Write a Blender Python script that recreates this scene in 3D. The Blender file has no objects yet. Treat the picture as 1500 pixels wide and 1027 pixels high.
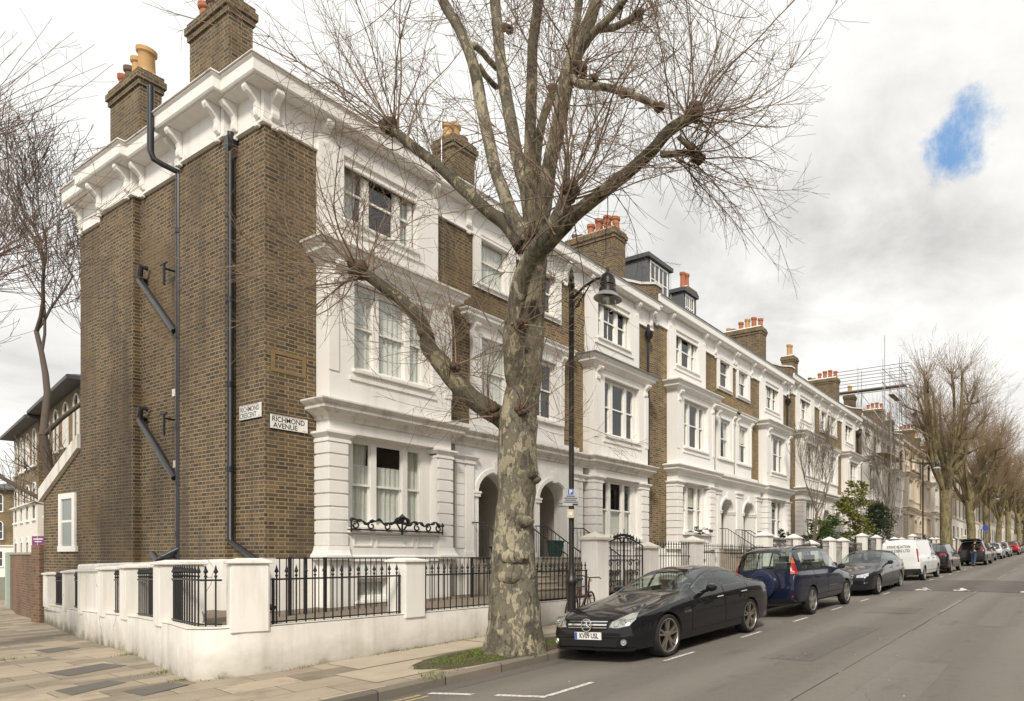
import bpy, bmesh, math, random
from mathutils import Vector, Matrix, noise
from mathutils.bvhtree import BVHTree
C = bpy.context
COL = C.scene.collection
R = random.Random(7)
PI = math.pi
CT, ST = math.cos(math.radians(28.04)), math.sin(math.radians(28.04))
CAMZ, FPX, PPX, PPY = 1.6, 920.0, 1080.0, 815.0

def W(px, py, d):
    """world point at depth d metres seen at photograph position px,py (surveying helper)"""
    u, v = (px - PPX) / FPX, (PPY - py) / FPX
    return Vector((d * (CT + ST * u), d * (ST - CT * u), CAMZ + d * v))

def gz(x, y=0.0):
    return 0.027 * (max(-60.0, min(160.0, x)) - 8.26)
def road_z(x, y):
    return gz(x) + 0.06 - 0.0053 * (max(-2.0, min(y, 7.5)) - 2.73) ** 2
def pave_z(x, y):
    z = gz(x) + 0.07 + 0.02 * (min(y, 9.65) - 7.4)
    if y > 9.65: z -= 0.016 * (y - 9.65)
    return z

# ------------------------------------------------------------------ tagging
def tag(o, label=None, cat=None, group=None, kind=None):
    if label: o['label'] = label
    if cat: o['category'] = cat
    if group: o['group'] = group
    if kind: o['kind'] = kind
    return o
def thing(name, label, cat, loc=(0, 0, 0), rotz=0.0, group=None):
    o = bpy.data.objects.new(name, None); COL.objects.link(o)
    o.empty_display_size = 0.2
    o.location = loc; o.rotation_euler = (0, 0, rotz)
    return tag(o, label, cat, group)
def copy_tree(o, parent=None):
    c = o.copy(); COL.objects.link(c)
    if parent: c.parent = parent
    for ch in o.children: copy_tree(ch, c)
    return c

# ------------------------------------------------------------------ mesh builder
class MB:
    def __init__(s): s.v = []; s.f = []; s.m = []
    def add(s, pts, faces, mi=0):
        b = len(s.v); s.v.extend([tuple(p) for p in pts])
        for f in faces: s.f.append([b + i for i in f]); s.m.append(mi)
    def quad(s, a, b, c, d, mi=0): s.add([a, b, c, d], [(0, 1, 2, 3)], mi)
    def poly(s, pts, mi=0): s.add(pts, [tuple(range(len(pts)))], mi)
    def box(s, x0, x1, y0, y1, z0, z1, mi=0):
        p = [(x, y, z) for z in (z0, z1) for y in (y0, y1) for x in (x0, x1)]
        s.add(p, [(0, 2, 3, 1), (4, 5, 7, 6), (0, 1, 5, 4), (2, 6, 7, 3), (0, 4, 6, 2), (1, 3, 7, 5)], mi)
    def frustum(s, x0, x1, y0, y1, z0, z1, top, mi=0):
        a0, a1, b0, b1 = top
        p = [(x0, y0, z0), (x1, y0, z0), (x1, y1, z0), (x0, y1, z0), (a0, b0, z1), (a1, b0, z1), (a1, b1, z1), (a0, b1, z1)]
        s.add(p, [(3, 2, 1, 0), (4, 5, 6, 7), (0, 1, 5, 4), (1, 2, 6, 5), (2, 3, 7, 6), (3, 0, 4, 7)], mi)
    def prism(s, pts, d, mi=0):
        """closed outline pts (3D, planar) extruded by vector d"""
        n = len(pts); d = Vector(d)
        p = [Vector(q) for q in pts] + [Vector(q) + d for q in pts]
        s.add(p, [tuple(range(n))[::-1], tuple(range(n, 2 * n))] + [(i, (i + 1) % n, n + (i + 1) % n, n + i) for i in range(n)], mi)
    def tube(s, path, rad, n=8, mi=0, cap=True, wob=0.0, ws=3.0):
        path = [Vector(p) for p in path]
        if not hasattr(rad, '__len__'): rad = [rad] * len(path)
        pts = []; N0 = None
        for i, p in enumerate(path):
            t = (path[min(i + 1, len(path) - 1)] - path[max(i - 1, 0)])
            if t.length < 1e-9: t = Vector((0, 0, 1))
            t.normalize()
            if N0 is None:
                N0 = t.orthogonal().normalized()
            else:
                N0 = (N0 - t * N0.dot(t))
                N0 = N0.normalized() if N0.length > 1e-6 else t.orthogonal().normalized()
            B = t.cross(N0)
            for k in range(n):
                a = 2 * PI * k / n
                dv = N0 * math.cos(a) + B * math.sin(a)
                r = rad[i]
                if wob:
                    q = p + dv * r
                    r *= 1 + wob * noise.noise(q * ws) + 0.5 * wob * noise.noise(q * ws * 2.7)
                pts.append(p + dv * r)
        fs = []
        for i in range(len(path) - 1):
            for k in range(n):
                a = i * n + k; b = i * n + (k + 1) % n
                fs.append((a, b, b + n, a + n))
        if cap and n > 2:
            fs.append(tuple(range(n))[::-1]); L = (len(path) - 1) * n
            fs.append(tuple(range(L, L + n)))
        s.add(pts, fs, mi)
    def lathe(s, prof, n=16, mi=0, o=(0, 0, 0), axis='z', cap=True):
        o = Vector(o); pts = []
        for r, h in prof:
            for k in range(n):
                a = 2 * PI * k / n; c, d = r * math.cos(a), r * math.sin(a)
                q = {'z': (c, d, h), 'y': (c, h, d), 'x': (h, c, d)}[axis]
                pts.append(o + Vector(q))
        fs = [(i * n + k, i * n + (k + 1) % n, (i + 1) * n + (k + 1) % n, (i + 1) * n + k) for i in range(len(prof) - 1) for k in range(n)]
        if cap:
            fs += [tuple(range(n))[::-1], tuple(range((len(prof) - 1) * n, len(prof) * n))]
        s.add(pts, fs, mi)
    def sweep(s, prof, path, mi=0, closed_prof=True):
        """prof: list of (out, z); path: plan polyline (x,y); outward is to the RIGHT of travel. Mitred."""
        P = [Vector((p[0], p[1])) for p in path]; n = len(prof); pts = []
        for i, p in enumerate(P):
            ns = []
            if i > 0: t = (P[i] - P[i - 1]).normalized(); ns.append(Vector((t.y, -t.x)))
            if i < len(P) - 1: t = (P[i + 1] - P[i]).normalized(); ns.append(Vector((t.y, -t.x)))
            m = ns[0] if len(ns) == 1 else (ns[0] + ns[1])
            if len(ns) == 2: m = m / max(0.2, m.dot(ns[0]))
            for o, z in prof: pts.append((p.x + m.x * o, p.y + m.y * o, z))
        fs = []
        rng = n if closed_prof else n - 1
        for i in range(len(P) - 1):
            for k in range(rng):
                a = i * n + k; b = i * n + (k + 1) % n
                fs.append((a, b, b + n, a + n))
        if closed_prof:
            fs.append(tuple(range(n))); L = (len(P) - 1) * n
            fs.append(tuple(range(L, L + n))[::-1])
        s.add(pts, fs, mi)
    def wall(s, x0, x1, z0, z1, y, holes=(), depth=0.12, mi=0, ri=None, flip=False):
        """front sheet at y with rectangular holes (x0,x1,z0,z1) and reveals going back by depth"""
        xs = sorted({x0, x1, *[min(max(h[i], x0), x1) for h in holes for i in (0, 1)]})
        zs = sorted({z0, z1, *[min(max(h[i], z0), z1) for h in holes for i in (2, 3)]})
        for i in range(len(xs) - 1):
            for j in range(len(zs) - 1):
                cx, cz = (xs[i] + xs[i + 1]) / 2, (zs[j] + zs[j + 1]) / 2
                if any(h[0] < cx < h[1] and h[2] < cz < h[3] for h in holes): continue
                s.quad((xs[i], y, zs[j]), (xs[i + 1], y, zs[j]), (xs[i + 1], y, zs[j + 1]), (xs[i], y, zs[j + 1]), mi)
        r = mi if ri is None else ri
        for h in holes:
            a, b, c, d = h[:4]; Y = y + depth
            s.quad((a, y, c), (a, y, d), (a, Y, d), (a, Y, c), r); s.quad((b, y, d), (b, y, c), (b, Y, c), (b, Y, d), r)
            s.quad((a, y, d), (b, y, d), (b, Y, d), (a, Y, d), r); s.quad((b, y, c), (a, y, c), (a, Y, c), (b, Y, c), r)
    def pieces(s, tol=0.004):
        """split into groups of faces that touch each other"""
        par = list(range(len(s.v)))
        def fd(a):
            while par[a] != a: par[a] = par[par[a]]; a = par[a]
            return a
        for f in s.f:
            r0 = fd(f[0])
            for i in f[1:]: par[fd(i)] = r0
        bb = {}
        for i, p in enumerate(s.v):
            r0 = fd(i); b = bb.setdefault(r0, [list(p), list(p)])
            for k in range(3): b[0][k] = min(b[0][k], p[k]); b[1][k] = max(b[1][k], p[k])
        ks = list(bb); ch = True; grp = {k: k for k in ks}
        def gd(a):
            while grp[a] != a: a = grp[a]
            return a
        for i in range(len(ks)):
            for j in range(i):
                A, B = bb[ks[i]], bb[ks[j]]
                if all(A[0][q] <= B[1][q] + tol and B[0][q] <= A[1][q] + tol for q in range(3)): grp[gd(ks[i])] = gd(ks[j])
        out = {}
        for f, m in zip(s.f, s.m):
            g = gd(fd(f[0])); o, mp = out.setdefault(g, (MB(), {}))
            nf = []
            for i in f:
                if i not in mp: mp[i] = len(o.v); o.v.append(s.v[i])
                nf.append(mp[i])
            o.f.append(nf); o.m.append(m)
        return [o for o, mp in out.values()]
    def mirror(s, xm):
        s.v = [(2 * xm - a, b, c) for a, b, c in s.v]; s.f = [f[::-1] for f in s.f]; return s
    def shift(s, d):
        s.v = [(a + d[0], b + d[1], c + d[2]) for a, b, c in s.v]; return s
    def build(s, name, mats, parent=None, smooth=None, bevel=0, uv=True, recalc=True, mat4=None):
        me = bpy.data.meshes.new(name)
        if mat4 is not None: s.v = [tuple(mat4 @ Vector(p)) for p in s.v]
        me.from_pydata(s.v, [], s.f)
        if not isinstance(mats, (list, tuple)): mats = [mats]
        for m in mats: me.materials.append(m)
        if len(mats) > 1: me.polygons.foreach_set('material_index', s.m)
        if recalc or bevel:
            bm = bmesh.new(); bm.from_mesh(me)
            if recalc: bmesh.ops.recalc_face_normals(bm, faces=bm.faces)
            if bevel:
                bmesh.ops.remove_doubles(bm, verts=bm.verts, dist=1e-5)
                es = [e for e in bm.edges if len(e.link_faces) == 2 and e.calc_face_angle(0) > 0.6]
                bmesh.ops.bevel(bm, geom=es, offset=bevel, segments=2, affect='EDGES', clamp_overlap=True)
            bm.to_mesh(me); bm.free()
        if smooth is not None:
            me.shade_smooth()
            if smooth < 3.1: me.set_sharp_from_angle(angle=smooth)
        if uv: box_uv(me)
        me.update()
        o = bpy.data.objects.new(name, me); COL.objects.link(o)
        if parent: o.parent = parent
        return o

def box_uv(me):
    L = me.uv_layers.new(name='uv'); vs = me.vertices; lp = me.loops
    buf = [0.0] * (2 * len(lp))
    for p in me.polygons:
        n = p.normal; ax, ay, az = abs(n.x), abs(n.y), abs(n.z)
        for li in p.loop_indices:
            c = vs[lp[li].vertex_index].co
            if az > ax and az > ay: u, v = c.x, c.y
            elif ax > ay: u, v = c.y, c.z
            else: u, v = c.x, c.z
            buf[2 * li] = u; buf[2 * li + 1] = v
    L.data.foreach_set('uv', buf)

def text_obj(name, body, size, m, parent, mat4, extrude=0.001, align='CENTER', squeeze=1.0, bold=0.0, fit=None):
    cu = bpy.data.curves.new(name, 'FONT'); cu.body = body; cu.size = size; cu.extrude = extrude
    cu.align_x = align; cu.align_y = 'CENTER'; cu.resolution_u = 4; cu.offset = bold
    t = bpy.data.objects.new(name, cu); COL.objects.link(t)
    dg = C.evaluated_depsgraph_get()
    me = bpy.data.meshes.new_from_object(t.evaluated_get(dg))
    bpy.data.objects.remove(t); bpy.data.curves.remove(cu)
    if fit: squeeze = fit / (max(v.co.x for v in me.vertices) - min(v.co.x for v in me.vertices))
    me.transform(mat4 @ Matrix.Diagonal((squeeze, 1, 1, 1)))
    me.materials.clear(); me.materials.append(m)
    o = bpy.data.objects.new(name, me); COL.objects.link(o); o.parent = parent
    return o
def frame(origin, xdir, ydir):
    x = Vector(xdir).normalized(); y = Vector(ydir); y = (y - x * y.dot(x)).normalized(); z = x.cross(y)
    M = Matrix((x, y, z)).transposed().to_4x4(); M.translation = Vector(origin); return M

# ------------------------------------------------------------------ materials
class NT:
    def __init__(s, name):
        s.m = bpy.data.materials.new(name); s.m.use_nodes = True; s.t = s.m.node_tree; s.t.nodes.clear()
        s.out = s.t.nodes.new('ShaderNodeOutputMaterial')
    def n(s, ty, ins=None, **pr):
        nd = s.t.nodes.new('ShaderNode' + ty)
        for k, v in pr.items(): setattr(nd, k, v)
        for k, v in (ins or {}).items():
            sock = nd.inputs[k]
            if hasattr(v, 'is_output'): s.t.links.new(v, sock)
            else:
                if sock.type == 'RGBA' and len(v) == 3: v = (*v, 1)
                sock.default_value = v
        return nd
    def math(s, op, a, b=0.0, c=None):
        ins = {0: a, 1: b}
        if c is not None: ins[2] = c
        return s.n('Math', ins, operation=op).outputs[0]
    def mix(s, f, a, b, bt='MIX'):
        nd = s.t.nodes.new('ShaderNodeMix'); nd.data_type = 'RGBA'; nd.blend_type = bt
        for i, v in ((0, f), (6, a), (7, b)):
            if hasattr(v, 'is_output'): s.t.links.new(v, nd.inputs[i])
            else: nd.inputs[i].default_value = (*v, 1) if (i > 0 and len(v) == 3) else v
        return nd.outputs[2]
    def noise(s, scale, detail=4, rough=0.55, vec=None, dist=0.0):
        ins = {'Scale': scale, 'Detail': detail, 'Roughness': rough, 'Distortion': dist}
        if vec is not None: ins['Vector'] = vec
        return s.n('TexNoise', ins).outputs['Fac']
    def ramp(s, fac, stops, interp='LINEAR'):
        nd = s.n('ValToRGB', {'Fac': fac}); e = nd.color_ramp.elements; nd.color_ramp.interpolation = interp
        while len(e) < len(stops): e.new(0.5)
        for i, (p, c) in enumerate(stops): e[i].position = p; e[i].color = (*c, 1) if len(c) == 3 else c
        return nd.outputs['Color']
    def obj(s): return s.n('TexCoord').outputs['Object']
    def world(s): return s.n('NewGeometry').outputs['Position']
    def uv(s): return s.n('TexCoord').outputs['UV']
    def scalev(s, v, sc):
        return s.n('Mapping', {'Vector': v, 'Scale': sc}).outputs[0]
    def bump(s, h, st=0.3, dist=0.02):
        return s.n('Bump', {'Height': h, 'Strength': st, 'Distance': dist}).outputs[0]
    def bsdf(s, col, rough=0.6, metal=0.0, normal=None, **kw):
        ins = {'Base Color': col, 'Roughness': rough, 'Metallic': metal}
        if normal is not None: ins['Normal'] = normal
        for k, v in kw.items(): ins[k] = v
        b = s.n('BsdfPrincipled', ins)
        s.t.links.new(b.outputs[0], s.out.inputs[0]); return s.m

M = {}
def plain(name, col, rough=0.55, metal=0.0, var=0.12, scale=6.0, bump=0.0, **kw):
    t = NT(name); p = t.obj()
    f = t.noise(scale, 5, 0.6, p)
    c = t.mix(f, [x * (1 - var) for x in col], [min(1, x * (1 + var)) for x in col])
    nrm = t.bump(t.noise(scale * 6, 4, 0.6, p), bump, 0.01) if bump else None
    rr = t.n('MapRange', {0: f, 3: max(0.02, rough - 0.08), 4: min(1, rough + 0.08)}).outputs[0]
    M[name] = t.bsdf(c, rr, metal, nrm, **kw); return M[name]

def brick_mat(name, pal, mortar, soot=0.5, sootcol=(0.045, 0.035, 0.025), seed=0.0, streak=0.0):
    t = NT(name); uv = t.n('SeparateXYZ', {0: t.uv()}); u, v = uv.outputs[0], uv.outputs[1]
    H, P = 0.075, 0.3375
    vr = t.math('DIVIDE', v, H); row = t.math('FLOOR', vr); fv = t.math('FRACT', vr)
    par = t.math('FLOORED_MODULO', row, 2.0)
    uu = t.math('ADD', t.math('DIVIDE', u, P), t.math('MULTIPLY', par, 0.5))
    cell = t.math('FLOOR', uu); fu = t.math('FRACT', uu)
    hd = t.math('GREATER_THAN', fu, 0.6667)
    du = t.math('MINIMUM', t.math('MINIMUM', fu, t.math('SUBTRACT', 1.0, fu)), t.math('ABSOLUTE', t.math('SUBTRACT', fu, 0.6667)))
    dv = t.math('MINIMUM', fv, t.math('SUBTRACT', 1.0, fv))
    d = t.math('MINIMUM', t.math('MULTIPLY', du, P), t.math('MULTIPLY', dv, H))
    wob = t.noise(30.0, 2, 0.5, t.uv())
    mort = t.n('MapRange', {0: t.math('ADD', d, t.math('MULTIPLY', t.math('SUBTRACT', wob, 0.5), 0.006)), 1: 0.0062, 2: 0.0115, 3: 1.0, 4: 0.0}).outputs[0]
    idv = t.n('CombineXYZ', {0: t.math('ADD', t.math('MULTIPLY', cell, 2.0), hd), 1: row, 2: seed})
    wn = t.n('TexWhiteNoise', {'Vector': idv.outputs[0]}, noise_dimensions='3D')
    pos = t.obj()
    big = t.noise(0.55, 5, 0.62, pos); mid = t.noise(3.0, 4, 0.6, pos)
    f = t.math('ADD', t.math('MULTIPLY', wn.outputs[0], 0.62), t.math('MULTIPLY', mid, 0.38))
    col = t.ramp(f, pal)
    col = t.mix(t.math('MULTIPLY', t.noise(45.0, 3, 0.6, pos), 0.35), col, (0.09, 0.07, 0.05))
    rep = t.n('MapRange', {0: t.noise(0.42, 4, 0.6, t.n('Mapping', {'Vector': pos, 'Location': (3.1, 1.7, seed)}).outputs[0]), 1: 0.53, 2: 0.62, 3: 0.0, 4: 0.85}).outputs[0]
    col = t.mix(t.math('MULTIPLY', rep, 0.45), col, [x * 1.15 for x in pal[3][1]])
    mc = t.mix(t.math('MULTIPLY', rep, 0.8), mortar, [x * 1.1 for x in pal[3][1]])
    lowm = t.noise(1.1, 3, 0.5, pos); mc = t.mix(t.math('MULTIPLY', lowm, 0.5), mc, [x * 0.55 for x in mortar])
    c = t.mix(mort, col, mc)
    st = t.scalev(pos, (1.5, 1.5, 0.12))
    stn = t.noise(1.2, 4, 0.6, st)
    so = t.n('MapRange', {0: t.math('ADD', t.math('MULTIPLY', big, 0.55), t.math('MULTIPLY', stn, 0.45)), 1: 0.46, 2: 0.62, 3: 0.0, 4: soot}).outputs[0]
    c = t.mix(so, c, sootcol)
    nrm = t.bump(t.math('ADD', t.math('MULTIPLY', t.math('SUBTRACT', 1.0, mort), 1.0), t.math('MULTIPLY', t.noise(60, 3, 0.6, pos), 0.5)), 0.5, 0.008)
    M[name] = t.bsdf(c, 0.9, 0, nrm); return M[name]

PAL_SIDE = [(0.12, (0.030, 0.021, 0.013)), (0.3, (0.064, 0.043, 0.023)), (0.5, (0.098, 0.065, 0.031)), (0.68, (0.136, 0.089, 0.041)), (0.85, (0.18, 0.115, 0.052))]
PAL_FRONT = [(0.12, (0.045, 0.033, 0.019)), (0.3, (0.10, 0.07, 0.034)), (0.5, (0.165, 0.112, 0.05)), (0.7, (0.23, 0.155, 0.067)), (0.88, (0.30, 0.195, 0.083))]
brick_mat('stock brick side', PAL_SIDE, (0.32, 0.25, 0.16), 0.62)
brick_mat('stock brick front', PAL_FRONT, (0.38, 0.30, 0.185), 0.5, seed=3.0)
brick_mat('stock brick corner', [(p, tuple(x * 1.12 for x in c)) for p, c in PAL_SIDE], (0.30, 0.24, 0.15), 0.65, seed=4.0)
brick_mat('stock brick far', PAL_FRONT, (0.32, 0.26, 0.17), 0.3, seed=5.0)
brick_mat('chimney brick', [(p, tuple(x * 1.25 for x in c)) for p, c in PAL_SIDE], (0.30, 0.24, 0.15), 0.5, seed=8.0)
brick_mat('red garden brick', [(0.1, (0.07, 0.035, 0.022)), (0.4, (0.16, 0.072, 0.04)), (0.7, (0.22, 0.10, 0.055)), (0.9, (0.25, 0.15, 0.085))], (0.24, 0.19, 0.13), 0.5, seed=2.0)

def stucco(name, col, dirt=0.25, dirtcol=(0.36, 0.31, 0.24), low=None, crack=False):
    t = NT(name); p = t.obj()
    c = t.mix(t.noise(1.3, 5, 0.6, p), [x * 0.93 for x in col], [min(0.9, x * 1.03) for x in col])
    stv = t.scalev(p, (5, 5, 0.5)); s1 = t.noise(1.0, 5, 0.62, stv)
    f = t.n('MapRange', {0: s1, 1: 0.5, 2: 0.78, 3: 0.0, 4: dirt}).outputs[0]
    c = t.mix(f, c, dirtcol)
    if low is not None:   # splash and moss stains near the pavement, broken up by noise
        pw = t.n('SeparateXYZ', {0: t.world()})
        gx = t.math('MULTIPLY', t.math('SUBTRACT', pw.outputs[0], 8.26), 0.027)
        h = t.math('SUBTRACT', pw.outputs[2], gx)
        hh = t.math('ADD', h, t.math('MULTIPLY', t.math('SUBTRACT', t.noise(2.2, 6, 0.65, p), 0.5), 0.75))
        fl = t.n('MapRange', {0: hh, 1: 0.06, 2: low, 3: 0.62, 4: 0.0}).outputs[0]
        c = t.mix(fl, c, (0.25, 0.215, 0.15))
        fg = t.n('MapRange', {0: hh, 1: -0.05, 2: 0.14, 3: 0.85, 4: 0.0}).outputs[0]
        c = t.mix(fg, c, (0.10, 0.095, 0.045))
    if crack:
        vo = t.n('TexVoronoi', {'Vector': t.mix(0.2, p, t.n('TexNoise', {'Scale': 2.5, 'Vector': p}).outputs['Color']), 'Scale': 0.55}, feature='DISTANCE_TO_EDGE').outputs['Distance']
        ck = t.math('MULTIPLY', t.math('LESS_THAN', vo, 0.0035), t.math('GREATER_THAN', t.noise(0.9, 2, 0.5, p), 0.56))
        c = t.mix(t.math('MULTIPLY', ck, 0.75), c, (0.09, 0.075, 0.05))
    nrm = t.bump(t.noise(14, 5, 0.6, p), 0.12, 0.02)
    M[name] = t.bsdf(c, 0.62, 0, nrm); return M[name]
WHITE = (0.80, 0.775, 0.735)
stucco('white stucco', WHITE, 0.26)
stucco('white stucco clean', (0.82, 0.80, 0.765), 0.05)
stucco('cream stucco', (0.70, 0.60, 0.46), 0.22)
stucco('pale stucco', (0.76, 0.71, 0.63), 0.15)
stucco('weathered stucco', (0.70, 0.66, 0.60), 0.75, (0.20, 0.165, 0.12))
stucco('garden wall render', (0.78, 0.75, 0.70), 0.42, low=0.55, crack=True)
stucco('stone cap', (0.72, 0.68, 0.60), 0.5, (0.33, 0.28, 0.17))
plain('window paint', (0.80, 0.775, 0.73), 0.4, var=0.04)
plain('old window paint', (0.66, 0.61, 0.54), 0.45, var=0.08)
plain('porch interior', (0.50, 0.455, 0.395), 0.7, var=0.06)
plain('room dark', (0.035, 0.032, 0.03), 0.9)
plain('black iron', (0.012, 0.012, 0.013), 0.45, var=0.3, bump=0.1)
plain('black pipe', (0.016, 0.016, 0.018), 0.35, var=0.3)
plain('grey pipe', (0.024, 0.026, 0.03), 0.35, var=0.2)
plain('slate', (0.075, 0.075, 0.082), 0.6, var=0.35, scale=9, bump=0.3)
plain('lead', (0.12, 0.125, 0.135), 0.55, var=0.2)
plain('terracotta', (0.36, 0.125, 0.058), 0.75, var=0.35, scale=5)
plain('buff clay', (0.46, 0.27, 0.11), 0.75, var=0.3, scale=5)
plain('soot pot', (0.13, 0.08, 0.05), 0.8, var=0.4, scale=5)
plain('dark door', (0.03, 0.034, 0.04), 0.35)
plain('step stone', (0.33, 0.29, 0.23), 0.8, var=0.3, scale=3, bump=0.2)
plain('green bin plastic', (0.012, 0.06, 0.045), 0.4)
plain('gravel', (0.18, 0.145, 0.105), 0.95, var=0.5, scale=25, bump=0.6)
plain('galvanised steel', (0.32, 0.33, 0.35), 0.4, 0.7, var=0.25)
plain('scaffold board', (0.30, 0.21, 0.12), 0.85, var=0.35, scale=8)
plain('sign white', (0.78, 0.765, 0.72), 0.35, var=0.06)
plain('sign aged', (0.66, 0.655, 0.61), 0.4, var=0.14)
plain('sign black', (0.02, 0.02, 0.022), 0.4)
plain('sign faded', (0.075, 0.08, 0.08), 0.5)
plain('sign red', (0.42, 0.16, 0.12), 0.5)
plain('sign blue', (0.03, 0.10, 0.42), 0.4)
plain('sign purple', (0.16, 0.02, 0.13), 0.4)
plain('sign pink', (0.5, 0.04, 0.17), 0.4)
plain('yellow paint', (0.70, 0.42, 0.05), 0.5)
plain('pale green gate', (0.36, 0.45, 0.38), 0.6, var=0.1)

def curtain_mat(name, col, op):
    t = NT(name); p = t.obj()
    w = t.n('TexWave', {'Vector': p, 'Scale': 5.5, 'Distortion': 3.0, 'Detail': 2.0}, bands_direction='X').outputs['Fac']
    c = t.mix(w, [x * 0.84 for x in col], col)
    d = t.n('BsdfDiffuse', {'Color': c}); tl = t.n('BsdfTranslucent', {'Color': c}); tr = t.n('BsdfTransparent')
    a = t.n('MixShader', {0: 0.12, 1: d.outputs[0], 2: tl.outputs[0]})
    b = t.n('MixShader', {0: op, 1: tr.outputs[0], 2: a.outputs[0]})
    t.t.links.new(b.outputs[0], t.out.inputs[0]); M[name] = t.m
curtain_mat('net curtain', (0.85, 0.85, 0.79), 0.93)
curtain_mat('grey curtain', (0.72, 0.71, 0.66), 0.95)
curtain_mat('white blind', (0.85, 0.82, 0.76), 0.97)

def glass_mat(name, tint, refl=0.06, rough=0.015, gain=1.0):
    t = NT(name)
    tr = t.n('BsdfTransparent', {'Color': tint}); gl = t.n('BsdfGlossy', {'Color': (0.95, 0.97, 1.0), 'Roughness': rough})
    wob = t.bump(t.noise(2.2, 2, 0.5, t.obj()), 0.04, 0.02)
    t.t.links.new(wob, gl.inputs['Normal'])
    fr = t.n('Fresnel', {'IOR': 1.5})
    bf = t.n('NewGeometry').outputs['Backfacing']      # Fresnel reads the back of a single sheet as total reflection
    fo = t.math('MULTIPLY', t.math('SUBTRACT', 1.0, bf), t.math('ADD', t.math('MULTIPLY', fr.outputs[0], gain), refl))
    f = t.math('MINIMUM', t.math('ADD', fo, t.math('MULTIPLY', bf, 0.05)), 1.0)
    mx = t.n('MixShader', {0: f, 1: tr.outputs[0], 2: gl.outputs[0]})
    t.t.links.new(mx.outputs[0], t.out.inputs[0]); M[name] = t.m
glass_mat('window glass', (0.92, 0.94, 0.92), 0.04)
glass_mat('car glass', (0.74, 0.82, 0.77), 0.03)
glass_mat('dark car glass', (0.16, 0.19, 0.19), 0.08)
glass_mat('lamp glass', (0.88, 0.88, 0.85), 0.06)
# ================================================================== ground, road, pavements
def asphalt(name, a, b, agg):
    t = NT(name); p = t.world()
    big = t.noise(0.35, 5, 0.6, t.scalev(p, (0.35, 1.0, 1.0))); fine = t.noise(90, 3, 0.7, p); mid = t.noise(7, 4, 0.6, p)
    c = t.mix(big, a, b)
    c = t.mix(t.n('MapRange', {0: fine, 1: 0.58, 2: 0.72, 3: 0.0, 4: 0.55}).outputs[0], c, agg)
    c = t.mix(t.n('MapRange', {0: fine, 1: 0.42, 2: 0.3, 3: 0.0, 4: 0.6}).outputs[0], c, [x * 0.5 for x in a])
    c = t.mix(t.n('MapRange', {0: mid, 1: 0.5, 2: 0.75, 3: 0.0, 4: 0.35}).outputs[0], c, [x * 0.72 for x in a])
    vo = t.n('TexVoronoi', {'Vector': t.mix(0.25, p, t.n('TexNoise', {'Scale': 1.4, 'Vector': p, 'Detail': 5.0}).outputs['Color']), 'Scale': 0.33}, feature='DISTANCE_TO_EDGE').outputs['Distance']
    ck = t.math('MULTIPLY', t.math('LESS_THAN', vo, 0.0013), t.math('GREATER_THAN', t.noise(0.5, 2, 0.5, p), 0.52))
    c = t.mix(t.math('MULTIPLY', ck, 0.4), c, (0.03, 0.028, 0.026))
    spot = t.n('TexVoronoi', {'Vector': p, 'Scale': 2.1}, feature='F1').outputs['Distance']
    c = t.mix(t.n('MapRange', {0: t.math('ADD', spot, t.math('MULTIPLY', fine, 0.05)), 1: 0.035, 2: 0.05, 3: 0.4, 4: 0.0}).outputs[0], c, (0.16, 0.15, 0.135))
    yv = t.n('SeparateXYZ', {0: p}).outputs[1]          # tyre-polished bands and oil drips between them
    tr_ = t.math('ABSOLUTE', t.math('SINE', t.math('ADD', t.math('MULTIPLY', yv, 1.75), t.math('MULTIPLY', t.noise(0.25, 2, 0.5, p), 0.8))))
    c = t.mix(t.math('MULTIPLY', t.n('MapRange', {0: tr_, 1: 0.55, 2: 1.0, 3: 0.0, 4: 1.0}).outputs[0], 0.22), c, agg)
    oil = t.n('MapRange', {0: t.noise(0.9, 5, 0.7, t.scalev(p, (0.7, 1.6, 1))), 1: 0.60, 2: 0.72, 3: 0.0, 4: 0.55}).outputs[0]
    c = t.mix(oil, c, [x * 0.5 for x in a])
    nrm = t.bump(t.math('ADD', fine, t.math('MULTIPLY', mid, 0.6)), 0.65, 0.014)
    M[name] = t.bsdf(c, 0.82, 0, nrm)
asphalt('asphalt', (0.122, 0.107, 0.091), (0.175, 0.156, 0.133), (0.30, 0.27, 0.235))
asphalt('patch asphalt', (0.104, 0.092, 0.079), (0.150, 0.134, 0.115), (0.27, 0.245, 0.215))
asphalt('pale patch asphalt', (0.142, 0.126, 0.108), (0.19, 0.171, 0.148), (0.30, 0.275, 0.24))
asphalt('hump asphalt', (0.078, 0.071, 0.063), (0.105, 0.097, 0.087), (0.19, 0.18, 0.165))

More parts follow.
